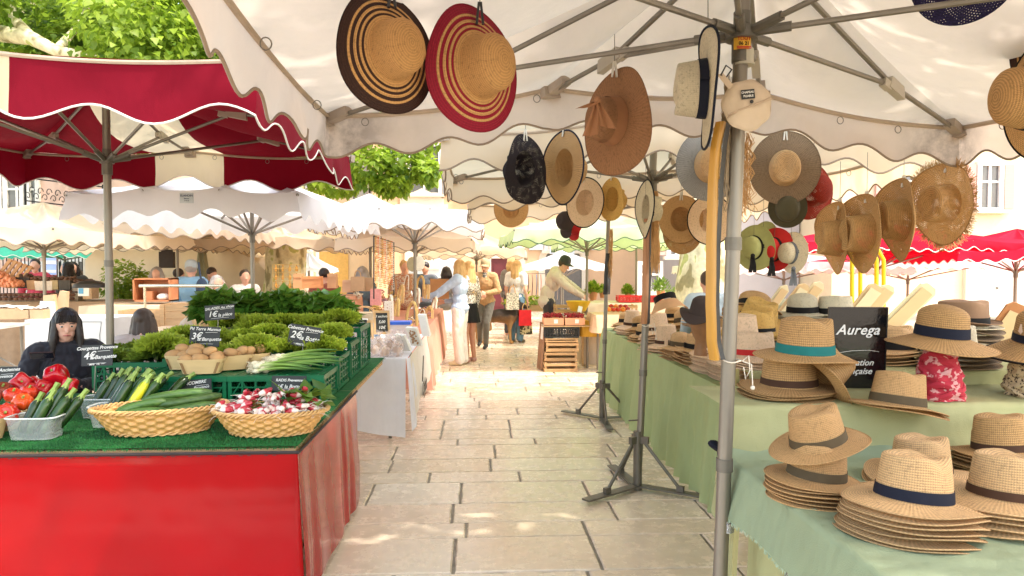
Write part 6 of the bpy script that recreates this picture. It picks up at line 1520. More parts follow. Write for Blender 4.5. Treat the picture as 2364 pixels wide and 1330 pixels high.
for k, (px, c) in enumerate([(952, (.34, .30, .18)), (968, (.80, .78, .66))]):
    t = thing('oval_paddle', ['olive', 'cream'][k] + ' oval display shape clipped on the pole above the jewellery', 'display', at(px, 610 - 2 * k, 10.4)); b = MB(); b.lathe([(.0, -.012), (.075, -.010), (.08, 0), (.075, .01), (.0, .012)], 20, sy=1.35, M=Euler((PI / 2, 0, R(8 - 16 * k))).to_matrix()); b.build('oval', simple(['olive_card', 'cream_card'][k], c, .7), t, world=False)
# ------------------------------------------------------------------ background parasols
GB = 'cream market parasols further back'
def bp(l, px0, px1, Y0, Y1, ze, hubpx, hubpy, mat=CAN2, rot=0, trim=TRIM1, vmat=None, za=None, vd=.2, per=.36, group=GB, pr=.022):
    x0 = at(px0, 612, Y0).x; x1 = at(px1, 612, Y0).x; Yc = (Y0 + Y1) / 2
    hz = 1.6 - (hubpy - 612) * Yc / F; hx_ = at(hubpx, 612, Yc).x
    return parasol(l, hx_, Yc, max(abs(x1 - x0) / 2, .6), (Y1 - Y0) / 2, ze, za or ze + .38, max(.8, min(hz, ze + .05)), mat, trim, rot=rot, vd=vd, per=per, det=1, drop=.04, lean=(0, 0), vmat=vmat, group=group, pole_r=pr)
bp('white parasol with a printed blue maker label on its valance, behind the crimson one', 165, 720, 6.2, 9.2, 2.26, 583, 540, CANW, rot=-5, trim=None, vd=.24)
bp('beige parasol with brown shaded underside behind the white labelled one', 250, 700, 10.4, 13.6, 2.22, 410, 560, CANB, rot=-6)
bp('cream parasol at the picture edge behind the dark seated woman', -260, 275, 8.6, 11.6, 2.08, 102, 575, CAN2, rot=-8)
bp('low cream parasol between the crimson canopy pole and the yellow bush', 40, 520, 13.5, 16.5, 2.08, 385, 586, CAN2, rot=-4)
bp('beige parasol whose hub shows beside the wide plane trunk', 470, 800, 12.5, 15.5, 2.1, 645, 567, CANB, rot=4)
bp('mint green edged parasol far behind on the left', 20, 420, 17, 20, 2.0, 150, 600, simple('mint_canvas', (.10, .62, .45), .8, trans=.4), trim=TRIMW)
bp('cream parasol far behind with dark green scalloped trim', 262, 640, 19, 22, 2.05, 520, 600, CAN2, trim=TRIMG)
bp('white parasol standing over the kraft paper stall', 690, 960, 10.5, 13.0, 2.38, 855, 560, CANW, rot=3)
bp('bright white parasol above the necklace rack', 700, 1060, 8.6, 11.4, 2.30, 958, 560, CANW, rot=0, za=2.46, vd=.26)
bp('cream parasol covering the jewellery table', 815, 1130, 10.6, 13.2, 2.04, 960, 582, CAN2, rot=-3)
bp('cream parasol beyond the reaching woman', 1000, 1250, 14, 17, 1.98, 1100, 600, CAN2, rot=-4)
GRNC = canvas('white_over_green_canvas', (.80, .86, .70), trans=.45, tc=(.55, .75, .32), scale=3)
bp('white and pale green parasol over the fruit stall', 1215, 1640, 10.2, 13.2, 2.16, 1355, 577, GRNC, trim=TRIMG, rot=2)
bp('pale green parasol behind, with a brown shaded underside', 1330, 1740, 13.4, 16.2, 2.14, 1469, 560, GRNC, trim=TRIMG, rot=-3)
bp('small white parasol over the clothes rails', 1200, 1400, 18, 20.5, 1.62, 1300, 640, CANW, trim=None, vd=.12)
bp('tiny white cafe parasol in front of the pale facade', 678, 790, 18, 19.6, 1.55, 713, 612, CANW, trim=None, vd=.1, pr=.03)
CRW = canvas('red_white_canvas', (.62, .010, .045), trans=.35, tc=(.75, .01, .05), scale=3)
GR = 'crimson parasols behind the hat table'
parasol('crimson parasol behind the seagrass hats, its hub in view', 6.5, 11.3, 1.9, 1.3, 1.98, 2.30, 1.55, CRW, TRIMW, rot=3, vd=.16, per=.24, det=1, group=GR)
parasol('crimson parasol at the far right beside the plane trunk', 8.6, 11.0, 1.55, 1.2, 1.85, 2.18, 1.5, CRW, TRIMW, rot=-6, vd=.16, per=.26, det=1, group=GR)
parasol('lower crimson parasol with a white scalloped valance', 9.0, 14.5, 2.7, 1.4, 1.72, 2.0, 1.3, CRW, TRIMW, rot=-2, vd=.18, per=.26, det=1, vmat=CANW, group=GR)
parasol('white parasol with a fringe of scallops in front of the cream wall', 6.4, 14.6, 2.0, 1.3, 1.62, 1.9, 1.3, CANW, TRIMW, rot=0, vd=.16, per=.26, det=1, group=GB)
# hanging white sheet and plain rail
t = thing('maker_label', 'printed blue and white maker label sewn on the white parasol valance', 'label', at(431, 457, 5.98)); b = MB(); b.box((0, 0, 0), (.11, .004, .085)); b.build('patch', simple('pale_blue_label', (.62, .68, .74), .7), t, smooth=False, world=False)
BLK = simple('blue_ink', (.04, .07, .16), .6); text('ELANDIN', .024, BLK, t, Matrix.Translation((0, -.003, .018)) @ RX, shear=0); text('Bâches', .015, BLK, t, Matrix.Translation((0, -.003, -.006)) @ RX, shear=0); text('04 90 00', .011, BLK, t, Matrix.Translation((0, -.003, -.024)) @ RX, shear=0)
# ------------------------------------------------------------------ crates and fruit stall on the right
def slat_crate(label, x, y, z, w=.50, d=.34, h=.14, rz=0, group='slatted wooden crates piled by the fruit stall'):
    t = thing('wooden_crate', label, 'crate', (x, y, z), group, (0, 0, R(rz))); b = MB()
    for sy in (-1, 1):
        b.box((0, sy * d / 2, h * .18), (w, .008, h * .34)); b.box((0, sy * d / 2, h * .78), (w, .008, h * .28))
    for sx in (-1, 1):
        b.box((sx * (w / 2 - .004), 0, h * .18), (.008, d - .01, h * .33)); b.box((sx * (w / 2 - .004), 0, h * .78), (.008, d - .01, h * .27))
        for sy in (-1, 1): b.box((sx * (w / 2 - .02), sy * (d / 2 - .018), h * .52), (.03, .026, h * 1.02))
    b.box((0, 0, .006), (w - .02, d - .02, .008)); b.build('slats', WOODX, t, smooth=False, world=False)
    return t
cx, cy = 1.275, 10.9
slat_crate('pale slatted crate on the ground, lowest of the pile by the aisle', cx - .02, cy - .12, .0, rz=2, d=.36); slat_crate('slatted crate second from the ground in the pile by the aisle', cx, cy, .145, rz=-1); slat_crate('slatted crate third from the ground in the pile by the aisle', cx + .02, cy, .29, rz=1); slat_crate('slatted crate just beneath the black one', cx + .01, cy, .435, h=.06, rz=0)
t = thing('plastic_crate', 'black lattice plastic crate on top of the wooden ones', 'crate', (cx + .01, cy, .50)); crate_mb(.53, .36, .165, nx=12, nz=5).build('crate_body', BLACK, t, smooth=False, world=False)
t = thing('display_board', 'weathered board carrying the fruit boxes', 'board', (cx + .08, cy, .675)); b = MB(); b.box((0, 0, 0), (.72, .42, .014)); b.box((.30, .16, -.33), (.03, .03, .65)); b.build('board', WOOD, t, smooth=False, world=False)
CH = simple('cherry_skin', (.30, .008, .02), .2, 0, .4, 30, rnd=.2); PKB = simple('salmon_card', (.72, .35, .20), .7, 0, .1)
for k in range(2):
    t = thing('fruit_box', ['salmon cardboard box of cherries on the aisle side of the crate pile', 'salmon cardboard box of cherries on the inner side of the crate pile'][k], 'box', (cx - .11 + k * .32, cy - .02, .69), 'cherry boxes on the crate pile'); b = MB(); b.box((0, 0, .055), (.30, .34, .11)); b.build('carton', PKB, t, smooth=False, world=False)
    b = MB(); b.box((.03, -.172, .06), (.06, .003, .06)); b.build('label', WHITE_P, t, smooth=False, world=False); b = MB(); r = random.Random(k)
    for i in range(230): b.ball((r.uniform(-.14, .14), r.uniform(-.16, .16), .11 + .06 * r.random()), .012, 6, 5)
    o = b.build('cherries', CH, t, world=False); o['kind'] = 'stuff'
t = thing('leaning_board', 'tall brown board with a paper notice leaning on the crate pile', 'board', (cx - .31, cy + .0, .0), None, (0, R(4), R(8))); b = MB(); b.box((0, 0, .36), (.02, .30, .72)); b.build('board', simple('brown_board', (.30, .16, .09), .7, 0, .3), t, smooth=False, world=False); b = MB(); b.box((-.013, -.05, .58), (.004, .14, .22)); b.build('notice', WHITE_P, t, smooth=False, world=False)
def table(label, x0, x1, y0, y1, z, mat, seed=0, zb=.03, fold=.03, nf=3):
    t = thing('market_table', label, 'table', ((x0 + x1) / 2, (y0 + y1) / 2, 0)); b = MB(); top_sheet(b, x0, x1, y0, y1, z, n=12, seed=seed); skirt(b, [(x0, y1), (x0, y0), (x1, y0), (x1, y1)], z, zb, fold=fold, nf=nf, seed=seed, nv=8, ns=120); b.build('cloth', mat, t)
    legs(t, [(x, (y0 + y1) / 2) for x in (x0 + .1, x1 - .1)], z - .02); return t
BEI = canvas('beige_cloth', (.70, .58, .45), trans=.1, scale=2); GRYC = canvas('cool_white_cloth', (.66, .68, .72), trans=.05, scale=2); YEL = canvas('yellow_cloth', (.85, .50, .08), trans=.2, tc=(.9, .5, .05), scale=4)
table('fruit stall table behind the crate pile', 1.7, 3.6, 11.2, 12.4, .78, BEI, 1); table('vegetable stall table with red crates seen between the poles', 1.9, 5.2, 13.6, 14.8, .86, BEI, 2); table('yellow clothed table end behind the fruit boxes', 1.62, 2.4, 10.9, 11.12, .74, YEL, 3, zb=.5)
slat_crate('wooden crate with yellow crate beside it on the fruit table', 1.55, 11.9, .80, group=None); slat_crate('wooden crate at the inner end of the fruit table', 2.4, 11.8, .80, group=None)
t = thing('yellow_basket', 'translucent yellow plastic basket by the hooded man', 'basket', at(1335, 718, 11.4)); b = MB(); b.lathe([(.12, 0), (.19, .13), (.20, .16), (.19, .15), (.11, .01)], 18); b.build('basket_body', simple('yellow_plastic', (.80, .52, .04), .4, trans=.3), t, world=False); b = MB(); b.box((0, -.19, .04), (.07, .003, .10), (R(-20), R(15), 0)); b.build('price_tag', WHITE_P, t, smooth=False, world=False)
t = thing('leaf_crate', 'crate of bright green salad leaves behind the woman in jeans', 'leaves', at(1215, 705, 15.5)); crown([((0, 0, .1), (.45, .3, .12))], 260, .10, 5).build('salad_leaves', LEAF_B, t, world=False); b = MB(); b.box((0, 0, -.05), (.9, .5, .14)); b.build('box_body', WOODX, t, smooth=False, world=False)
for k, (px, py, Y, s, l) in enumerate([(1370, 690, 12.2, .22, 'feathery green herb in a pot beside the fruit crates'), (1392, 685, 12.5, .16, 'short herb in a terracotta pot next to the feathery one'), (1525, 690, 12.0, .26, 'rosemary bush rising behind the hats'), (1562, 695, 12.3, .18, 'smaller rosemary pot behind the visor'), (1588, 692, 12.5, .18, 'rosemary pot in front of the mottled trunk'), (1450, 690, 15.0, .22, 'bright green seedlings above the red crate')]):
    t = thing('potted_plant', l, 'plant', at(px, py, Y), None); b = MB(); b.col = []; r = random.Random(k + 90)
    for i in range(240): v = rv(r); d = Vector((v.x * .6, v.y * .6, abs(v.z) + .4)); p = Vector((v.x * s * .6, v.y * s * .6, s * (.4 + .9 * abs(v.z)))); add_leaf(b, p, d, Vector((0, 0, 1)) + rv(r) * .4, s * .3, s * .05 if k in (2, 3, 4) else s * .12, r.random())
    b.build('foliage', LEAF_B if k in (0, 1, 5) else leafm('rosemary_leaf', (.05, .12, .02), (.20, .32, .07)), t, world=False); b = MB(); b.lathe([(.05, -.02), (.075, .12), (.08, .14), (.07, .13)], 14); b.build('pot', simple('terracotta', (.50, .22, .10), .8), t, world=False)
t = thing('plastic_crate', 'red plastic crate of seedlings on the far vegetable table', 'crate', at(1450, 697, 14.0)); crate_mb(.42, .3, .13, nx=6, nz=3).build('crate_body', simple('red_crate_plastic', (.60, .02, .02), .4), t, smooth=False, world=False)
t = thing('plastic_crate', 'second red plastic crate further along the far vegetable table', 'crate', at(1497, 697, 14.2)); crate_mb(.42, .3, .13, nx=6, nz=3).build('crate_body', simple('red_crate_plastic', (.60, .02, .02), .4), t, smooth=False, world=False)
for k in range(9):
    c = at(1405 + (k % 5) * 11 + (k > 4) * 6, 714 - (k > 4) * 6, 10.8 + .05 * k); ribbed('tomato', ['round red', 'orange', 'deep red'][k % 3] + ' tomato, ' + ORDS[k] + ' in the heap seen between second and third pole', c, .042, TOM if k % 3 else simple('orange_fruit', (.75, .22, .02), .3), 6, .06, .8, group='tomatoes heaped on the far table', rot=(20 * k, 0, 0))
table('tomato table seen between the second and third pole', 1.75, 3.4, 10.45, 11.15, .86, simple('pale_wood_top', (.7, .45, .28), .7), 6, zb=.6)
t = thing('clothes_rail', 'rail of hanging clothes in muted colours under the small white parasol', 'clothes rail', at(1225, 690, 17.5)); b = MB(); b.tube([(-.45, 0, -.8), (-.45, 0, .62), (.75, 0, .62), (.75, 0, -.8)], .02, 6); b.build('rail', STEEL, t, world=False)
for k in range(11):
    b = MB(); x = -.38 + k * .105; b.grid(lambda u, v, x=x: (x + (u - .5) * .05 + .01 * math.sin(v * 5), (u - .5) * .35, .6 - v * .62), 4, 6); c = [(.60, .09, .03), (.42, .34, .27), (.55, .5, .44), (.12, .10, .10), (.30, .18, .12), (.12, .22, .38)][k % 6]; b.build('garment', simple('garment_cloth_' + 'abcdef'[k % 6], c, .9), t, world=False)
# ------------------------------------------------------------------ behind the near hat table: cream boards, hand truck, trunk
YP = simple('yellow_paint', (.85, .62, .01), .35, 0, .1)
for k, (pxa, pxb) in enumerate([(1967, 1986), (2023, 2040)]):
    t = thing('hand_truck', ['yellow tubular hand truck, the upright pair nearer the pole', 'yellow tubular hand truck with bent handle, the pair nearer the trunk'][k], 'hand truck', at(pxa, 730, 5.2), 'yellow hand trucks behind the hat table'); b = MB()
    a, c = at(pxa, 900, 5.2), at(pxa, 598, 5.2); d, e = at(pxb, 900, 5.25), at(pxb, 600, 5.25); ben = Vector((-.03, 0, .06)) if not k else Vector((-.06, 0, .10))
    b.tube([a, c, c + ben], .015, 10); b.tube([d, e, e + ben * (1.4 if k else .6)], .015, 10)
    b.tube([at(pxa, 705, 5.2), at(pxb, 707, 5.25)], .012, 8); b.tube([c + ben, e + ben], .012, 8); b.build('tube_frame', YP, t)
BRD = simple('cream_board', (.72, .52, .30), .6, 0, .15, 4); BRD2 = simple('light_board', (.80, .70, .48), .6, 0, .1, 4)
for k, (px, py, w, h, ang, mt) in enumerate([(1788, 700, .07, .30, 28, BRD2), (1825, 705, .09, .36, 30, BRD), (1858, 700, .09, .36, 32, BRD2), (1992, 705, .12, .34, 30, BRD), (2025, 700, .10, .30, 30, BRD2), (2098, 712, .13, .42, 36, BRD2), (2120, 690, .07, .2, 40, BRD), (2300, 790, .16, .5, 22, simple('russet_board', (.48, .20, .08), .6))]):
    t = thing('display_board', ['slim cream', 'tan', 'white edged cream', 'wide tan', 'cream', 'widest pale', 'short tan', 'russet brown'][k] + ' panel leaning in the row behind the hats, ' + ORDS[k] + ' from the nearest pole', 'panel', at(px, py, 4.9 if k < 7 else 4.0), 'panels leaning behind the hats', (R(20), R(ang), 0)); b = MB()
    ol = [(-w / 2, -h / 2), (w / 2, -h / 2), (w / 2, h / 2 - .03), (w / 2 - .03, h / 2), (-w / 2 + .03, h / 2), (-w / 2, h / 2 - .03)]; b.extr(ol, Matrix.Rotation(PI / 2, 4, 'X'), .012); b.build('panel', mt, t, smooth=False, world=False)
    b = MB(); b.box((0, -.012, 0), (w * .7, .003, h * .8)); b.build('inner_face', BRD2 if mt is BRD else BRD, t, smooth=False, world=False)
table('far table carrying the leaning panels', 3.0, 7.2, 4.9, 6.2, 1.15, BEI, 14, zb=.2)
def tree(label, base, top, r0, r1, clumps=None, nper=420, L=.17, seed=1, limbs=(), mat=LEAF, group=None):
    t = thing('plane_tree', label, 'tree', (base[0], base[1], 0), group); tr = trunk_mb([base, Vector(base).lerp(Vector(top), .5) + Vector((.05, 0, 0)), top], [r0, (r0 + r1) / 2, r1], seed).build('trunk', BARK, t)
    for k, l in enumerate(limbs): trunk_mb(l[0], l[1], seed + k, 12).build('limb', BARK, t)
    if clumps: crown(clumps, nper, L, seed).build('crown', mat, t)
    return t
def C_(px, py, Y, r): return (at(px, py, Y), r)
r = random.Random(77); cl = []
for k in range(46):
    px, py = r.uniform(-260, 760), r.uniform(-260, 235); Y = r.uniform(9.5, 13); cl.append((at(px, py, Y), (r.uniform(.6, 1.0), r.uniform(.6, 1.0), r.uniform(.45, .8))))
lb = [([at(-160, 60, 11), at(-20, 75, 10.6), at(70, 88, 10.3), at(130, 118, 10.2), at(235, 135, 10.3)], [.15, .12, .10, .08, .06]), ([at(-160, 100, 11), at(-20, 150, 10.8), at(40, 165, 10.4), at(90, 150, 10.4)], [.12, .09, .07, .05]), ([at(70, 88, 10.3), at(30, 40, 10.6), at(20, -60, 11)], [.09, .06, .04]), ([at(130, 118, 10.2), at(180, 60, 11), at(230, -40, 12)], [.06, .05, .03])]
tree('big plane tree with pale mottled limbs above the crimson parasol', (-9.2, 11.2, -.02), (-8.9, 11, 6.0), .42, .3, cl, 880, .115, 5, lb, group='plane trees around the square')
cl = []
for k in range(40): px, py = r.uniform(-100, 1000), r.uniform(-320, 250); cl.append((at(px, py, r.uniform(16, 20)), (1.7, 1.5, 1.3)))
tree('dense plane tree filling the sky behind the big one', (-5.9, 17.5, -.02), (-5.8, 17.5, 5.5), .4, .3, cl, 480, .22, 8, group='plane trees around the square')
cl = [C_(860, 385, 14, (.55, .5, .35)), C_(930, 372, 14, (.5, .5, .32)), C_(985, 395, 13.8, (.28, .3, .2)), C_(905, 425, 14, (.35, .4, .2)), C_(780, 420, 14.5, (.6, .5, .25)), C_(850, 310, 14.5, (.8, .6, .6)), C_(700, 380, 14.5, (.8, .5, .4)), C_(960, 300, 14.5, (.7, .6, .5))]
tree('thick mottled plane trunk behind the basil with foliage hanging above', (-3.82, 14.2, -.02), (-3.7, 14.2, 4.2), .42, .33, cl, 380, .15, 11, [([(-3.7, 14.2, 3.9), (-2.9, 14.1, 4.3), (-1.9, 14, 4.0)], [.16, .09, .04])], group='plane trees around the square')
cl = []
for k in range(34): cl.append((Vector((r.uniform(-2.5, 6.5), r.uniform(-2.5, 6.6), r.uniform(6.3, 8.2))), (1.35, 1.35, .7)))
tree('unseen plane tree added high over the foreground stalls to shade them', (6.6, 2.2, -.02), (6.2, 2.2, 7.0), .4, .3, cl, 300, .27, 15, group='plane trees around the square')  # out-of-view tree, added so its crown blocks the sun over the near stalls
tree('slim plane trunk behind the crimson parasol pole', (-14.0, 26, -.02), (-13.9, 26, 7), .36, .3, [((-13.8, 26, 8), (2.5, 2, 1.6))], 500, .3, 14, group='plane trees around the square')
tree('sunlit yellow green plane trunk at the right picture edge', (4.86, 5.35, -.02), (4.80, 5.35, 4.4), .42, .36, None, seed=17, group='plane trees around the square')
tree('broad mottled pale trunk behind the rosemary pots', (3.35, 10.3, -.02), (3.3, 10.3, 4.0), .44, .38, None, seed=21, group='plane trees around the square')
def bush(label, c, rad, n=700, L=.09, mat=LEAF_B, seed=3):
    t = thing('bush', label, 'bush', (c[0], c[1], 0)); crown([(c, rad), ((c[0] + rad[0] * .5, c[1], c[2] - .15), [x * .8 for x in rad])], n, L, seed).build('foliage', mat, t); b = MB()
    for k in range(5): b.tube([(c[0] + .05 * k, c[1], 0), (c[0] + .12 * (k - 2), c[1] + .05 * k, c[2])], .012, 5)
    b.build('stems', simple('bush_stem', (.15, .10, .06), .9), t)
bush('sunlit yellow green bush beside the crimson parasol pole', (-6.3, 13.2, 1.25), (.42, .4, .42), 900, .08)
# ------------------------------------------------------------------ buildings
def plaster(name, c, sc=1.2):
    m, nt, N, L = newmat(name); f = ntex(nt, sc, detail=8, rough=.65); g = ntex(nt, 12, detail=4)
    col = mixc(nt, f, sc3(c, .82), sc3(c, 1.12)); finish(nt, col, .9, bump=g, bstr=.3, bdist=.02); return m
PEACH = plaster('peach_plaster', (.72, .48, .30)); PINK = plaster('pink_plaster', (.66, .46, .38)); CREAM = plaster('cream_plaster', (.72, .60, .42)); BLUEG = plaster('blue_grey_plaster', (.42, .40, .40)); STONE = plaster('pale_stone', (.68, .62, .52)); ROOFT = simple('roof_tile', (.40, .18, .10), .85, 0, .3, 8)
GLASS = simple('window_glass', (.14, .14, .14), .08, 0, .2); WFR = simple('white_frame_paint', (.72, .70, .66), .6); SHUT = simple('grey_shutter', (.50, .54, .56), .7, 0, .15, 3, .2, 40, st=(1, 1, 14)); SHP = simple('pink_shutter', (.62, .36, .30), .7, 0, .15, 3, .2, 40, st=(1, 1, 14)); MAR = simple('maroon_door', (.13, .018, .025), .5, 0, .2)
def building(label, x0, x1, y0, y1, h, wall, openings, group='houses around the square'):
    t = thing('town_house', label, 'building', ((x0 + x1) / 2, (y0 + y1) / 2, 0), group); b = MB(); b.box(((x0 + x1) / 2, (y0 + y1) / 2, h / 2), (x1 - x0, y1 - y0, h)); b.build('wall', wall, t, smooth=False)
    b = MB(); b.box(((x0 + x1) / 2, (y0 + y1) / 2, h + .15), (x1 - x0 + .8, y1 - y0 + .8, .3), top=.9); b.build('roof', ROOFT, t, smooth=False); y = y0
    for (k, x, z, w, hh, *ex) in openings:
        if k == 'w':
            f = MB(); 
            for s in (-1, 1): f.box((x + s * (w / 2 + .05), y - .04, z + hh / 2), (.12, .10, hh + .22)); f.box((x, y - .04, z + hh / 2 + s * (hh / 2 + .055)), (w, .10, .11))
            f.box((x, y - .03, z + hh / 2), (.07, .06, hh)); f.box((x, y - .028, z + hh * .62), (w - .01, .05, .06)); fo = f.build('window', WFR, t, smooth=False)
            g = MB(); g.box((x, y - .008, z + hh / 2), (w, .02, hh)); g.build('pane', GLASS, fo, smooth=False)
            g = MB(); g.box((x, y - .10, z - .10), (w + .4, .22, .09)); g.build('sill', STONE, fo, smooth=False)
            if ex:
                for s in (-1, 1):
                    q = MB(); q.box((x + s * (w * .75 + .14), y - .05, z + hh / 2), (w / 2, .06, hh + .05)); q.build('shutter', ex[0], t, smooth=False)
        if k == 's': q = MB(); q.box((x, y - .03, z + hh / 2), (w, .06, hh)); q.build('shutter', ex[0], t, smooth=False)
        if k == 'd':
            q = MB(); q.box((x, y - .03, z + hh / 2), (w, .07, hh)); 
            for i in range(2):
                for j in range(3): q.box((x + (i - .5) * w * .46, y - .075, z + hh * (.2 + .3 * j)), (w * .34, .03, hh * .22))
            dq = q.build('door', ex[0], t, smooth=False); g = MB(); g.ball((x + w * .08, y - .1, z + hh * .5), .035, 8, 6); g.build('handle', STEEL_D, dq)
            q = MB()
            for s in (-1, 1): q.box((x + s * (w / 2 + .12), y - .06, z + hh / 2), (.24, .14, hh))
            q.box((x, y - .07, z + hh + .12), (w + .6, .16, .24)); q.build('door_surround', STONE, t, smooth=False)
        if k == 'a':
            q = MB(); n = 16; o_ = [(math.cos(PI * i / n), math.sin(PI * i / n)) for i in range(n + 1)]
            for i in range(n): a, c = o_[i], o_[i + 1]; ri, ro = w / 2, w / 2 + .22; q.add([(x + a[0] * ri, y - .08, z + hh + a[1] * ri * .8), (x + a[0] * ro, y - .08, z + hh + a[1] * ro * .85), (x + c[0] * ro, y - .08, z + hh + c[1] * ro * .85), (x + c[0] * ri, y - .08, z + hh + c[1] * ri * .8)], [(0, 1, 2, 3)])
            q.box((x, y - .1, z + hh + w * .47), (.22, .12, .3)); 
            for s in (-1, 1): q.box((x + s * (w / 2 + .11), y - .06, z + hh / 2), (.22, .10, hh))
            q.build('arch_surround', STONE, t, smooth=False); q = MB(); q.add([(x + a * w / 2, y - .02, z + hh + bb * w / 2 * .8) for a, bb in o_], [tuple(range(n + 1))]); q.box((x, y - .02, z + hh / 2), (w, .02, hh)); q.build('dark_opening', GLASS, t, smooth=False)
        if k == 'p':
            q = MB(); q.extr([(-w / 2, 0), (w / 2, 0), (w / 2, .2), (0, hh), (-w / 2, .2)], Matrix.Translation((x, y - .12, z)) @ Matrix.Rotation(PI / 2, 4, 'X'), .12); q.box((x, y - .14, z - .08), (w + .3, .25, .14)); q.box((x, y - .06, z - 1.2), (w * .8, .1, 2.1)); q.build('pediment', STONE, t, smooth=False)
    return t
def bx(px, Y): return at(px, 612, Y).x
D = 25.0
building('long peach house behind the aisle with a maroon door and an arched doorway', -3.6, 6.2, D, D + 8, 10, PEACH, [('d', bx(1165, D), -.02, .95, 1.85, MAR), ('a', bx(1300, D), -.02, 1.3, 1.75), ('w', bx(1296, D), 2.15, 1.0, .9, SHUT), ('w', bx(1100, D), 4.1, 1.0, 1.6, SHUT), ('w', bx(1230, D), 4.1, 1.0, 1.6, SHUT), ('w', bx(980, D), 4.1, 1, 1.6, SHUT), ('s', bx(1000, D), 0, 1.7, 2.4, SHUT), ('p', bx(975, D), 3.7, 1.5, .55)])
building('cream house with grey shutters seen above the white parasols', -10.2, -3.62, 27, 34, 10, CREAM, [('w', bx(885, 27), 3.9, .9, 1.5, SHUT), ('w', bx(835, 27), 3.9, .6, 1.5), ('s', bx(770, 27), 0.2, 1.1, 1.9, simple('ochre_shutter', (.60, .40, .12), .7)), ('s', bx(600, 27), 0, 2.4, 2.3, WFR), ('w', bx(640, 27), 3.9, 1, 1.5, SHUT), ('d', bx(560, 27), 0, 1.0, 2.1, BLACK)])
building('pink plastered house at the left with white framed windows', -19, -10.25, 22, 30, 10, PINK, [('w', bx(45, 22), 3.1, .55, 1.2), ('w', bx(75, 22), 3.1, .35, 1.2), ('w', bx(-30, 22), 3.1, .8, 1.2), ('w', bx(180, 22), .5, .8, 1.2, simple('wine_shutter', (.28, .06, .06), .7)), ('d', bx(250, 22), 0, .9, 2.1, simple('wine_door', (.22, .04, .05), .6)), ('w', bx(100, 22), .6, .9, 1.0), ('w', bx(330, 22), .7, .8, 1.2)])
building('blue grey house end seen between the second pole and the mottled trunk', 6.25, 9.2, 20, 27, 9, BLUEG, [('w', bx(1560, 20), 1.9, .35, .9, SHP), ('w', bx(1500, 20), .9, .5, .7)])
building('sunlit cream house with pink shutters behind the crimson parasols', 9.25, 26, 18.2, 26, 10, CREAM, [('w', bx(2278, 18.2), 3.1, .5, 1.1, SHP), ('w', bx(2080, 18.2), 3.1, .6, 1.1, SHP), ('d', bx(2290, 18.2), 0, 1.1, 2.0, WFR)])
t = thing('notice_board', 'pale blue and white notice board above the arched doorway', 'sign', (bx(1296, D), D - .2, 1.95)); b = MB(); b.box((0, 0, .16), (.86, .05, .24)); b.build('board', simple('pale_blue_board', (.62, .70, .80), .6), t, smooth=False, world=False); b = MB(); b.box((0, -.03, .16), (.74, .02, .14)); b.build('panel', WHITE_P, t, smooth=False, world=False)
IRON = simple('wrought_iron', (.02, .02, .022), .5, .5)
t = thing('iron_balcony', 'wrought iron balcony with scrolls on the pink house', 'balcony', (bx(120, 21.5), 21.5, 3.1)); b = MB()
x0, x1 = bx(62, 21.5) - bx(120, 21.5), bx(240, 21.5) - bx(120, 21.5)
for z in (.12, .78): b.tube([(x0, 0, z + .25), (x1, 0, z)], .022, 6)
for k in range(9):
    xx = x0 + (x1 - x0) * (k + .5) / 9; zz = .58 - .03 * k
    for s in (-1, 1): b.tube([(xx + s * (.12 - .010 * i) * math.cos(i * .55) * .8 + s * .05, 0, zz + s * .08 + (.14 - .011 * i) * math.sin(i * .55)) for i in range(12)], .012, 5)
b.tube([(x0, 0, -.1), (x0, 0, 1.1)], .03, 6); b.tube([(x1, 0, -.2), (x1, 0, .85)], .02, 6); b.build('scrollwork', IRON, t, world=False); b = MB(); b.box(((x0 + x1) / 2, .45, -.15), (x1 - x0, .9, .12)); b.build('balcony_slab', STONE, t, smooth=False, world=False)
def fence(label, x0, x1, y, h, n):
    t = thing('iron_fence', label, 'fence', ((x0 + x1) / 2, y, 0)); b = MB()
    for k in range(n): x = x0 + (x1 - x0) * k / (n - 1); b.tube([(x, y, 0), (x, y, h + .1), (x, y, h + .2)], [.014, .014, .002], 5)
    b.tube([(x0, y, h - .1), (x1, y, h - .1)], .02, 5); b.tube([(x0, y, .2), (x1, y, .2)], .02, 5); b.build('bars', IRON, t)
fence('tall black iron railings in front of the pink house', bx(-60, 20.5), bx(215, 20.5), 20.5, 1.95, 34); fence('thin iron railings behind the yellow green bush', bx(262, 21), bx(350, 21), 21, 1.9, 14)
t = thing('white_panel_fence', 'row of white palings glowing above the parked van', 'fence', (bx(480, 24), 24, 0)); b = MB()
for k in range(26): b.box((bx(395, 24) - bx(480, 24) + k * .19, 0, 1.1), (.10, .03, 2.5))
b.build('palings', WFR, t, smooth=False, world=False)
t = thing('shop_sign', 'pale grey round cornered sign with a knot emblem on the cream house', 'sign', at(700, 597, 23.5)); b = MB(); b.box((0, 0, 0), (.46, .04, .56)); b.build('board', simple('grey_sign', (.42, .48, .50), .6), t, smooth=False, world=False); b = MB()
for s in (-1, 1): b.tube([(s * .05 + .055 * math.cos(a), -.03, s * .03 + .04 * math.sin(a)) for a in [PI * i / 6 for i in range(12)]], .011, 5, closed=True)
b.build('emblem', WHITE_P, t, world=False)
t = thing('parked_van', 'pale cream van parked behind the market with a raised rear window', 'van', (bx(548, 17), 17, 0)); b = MB()
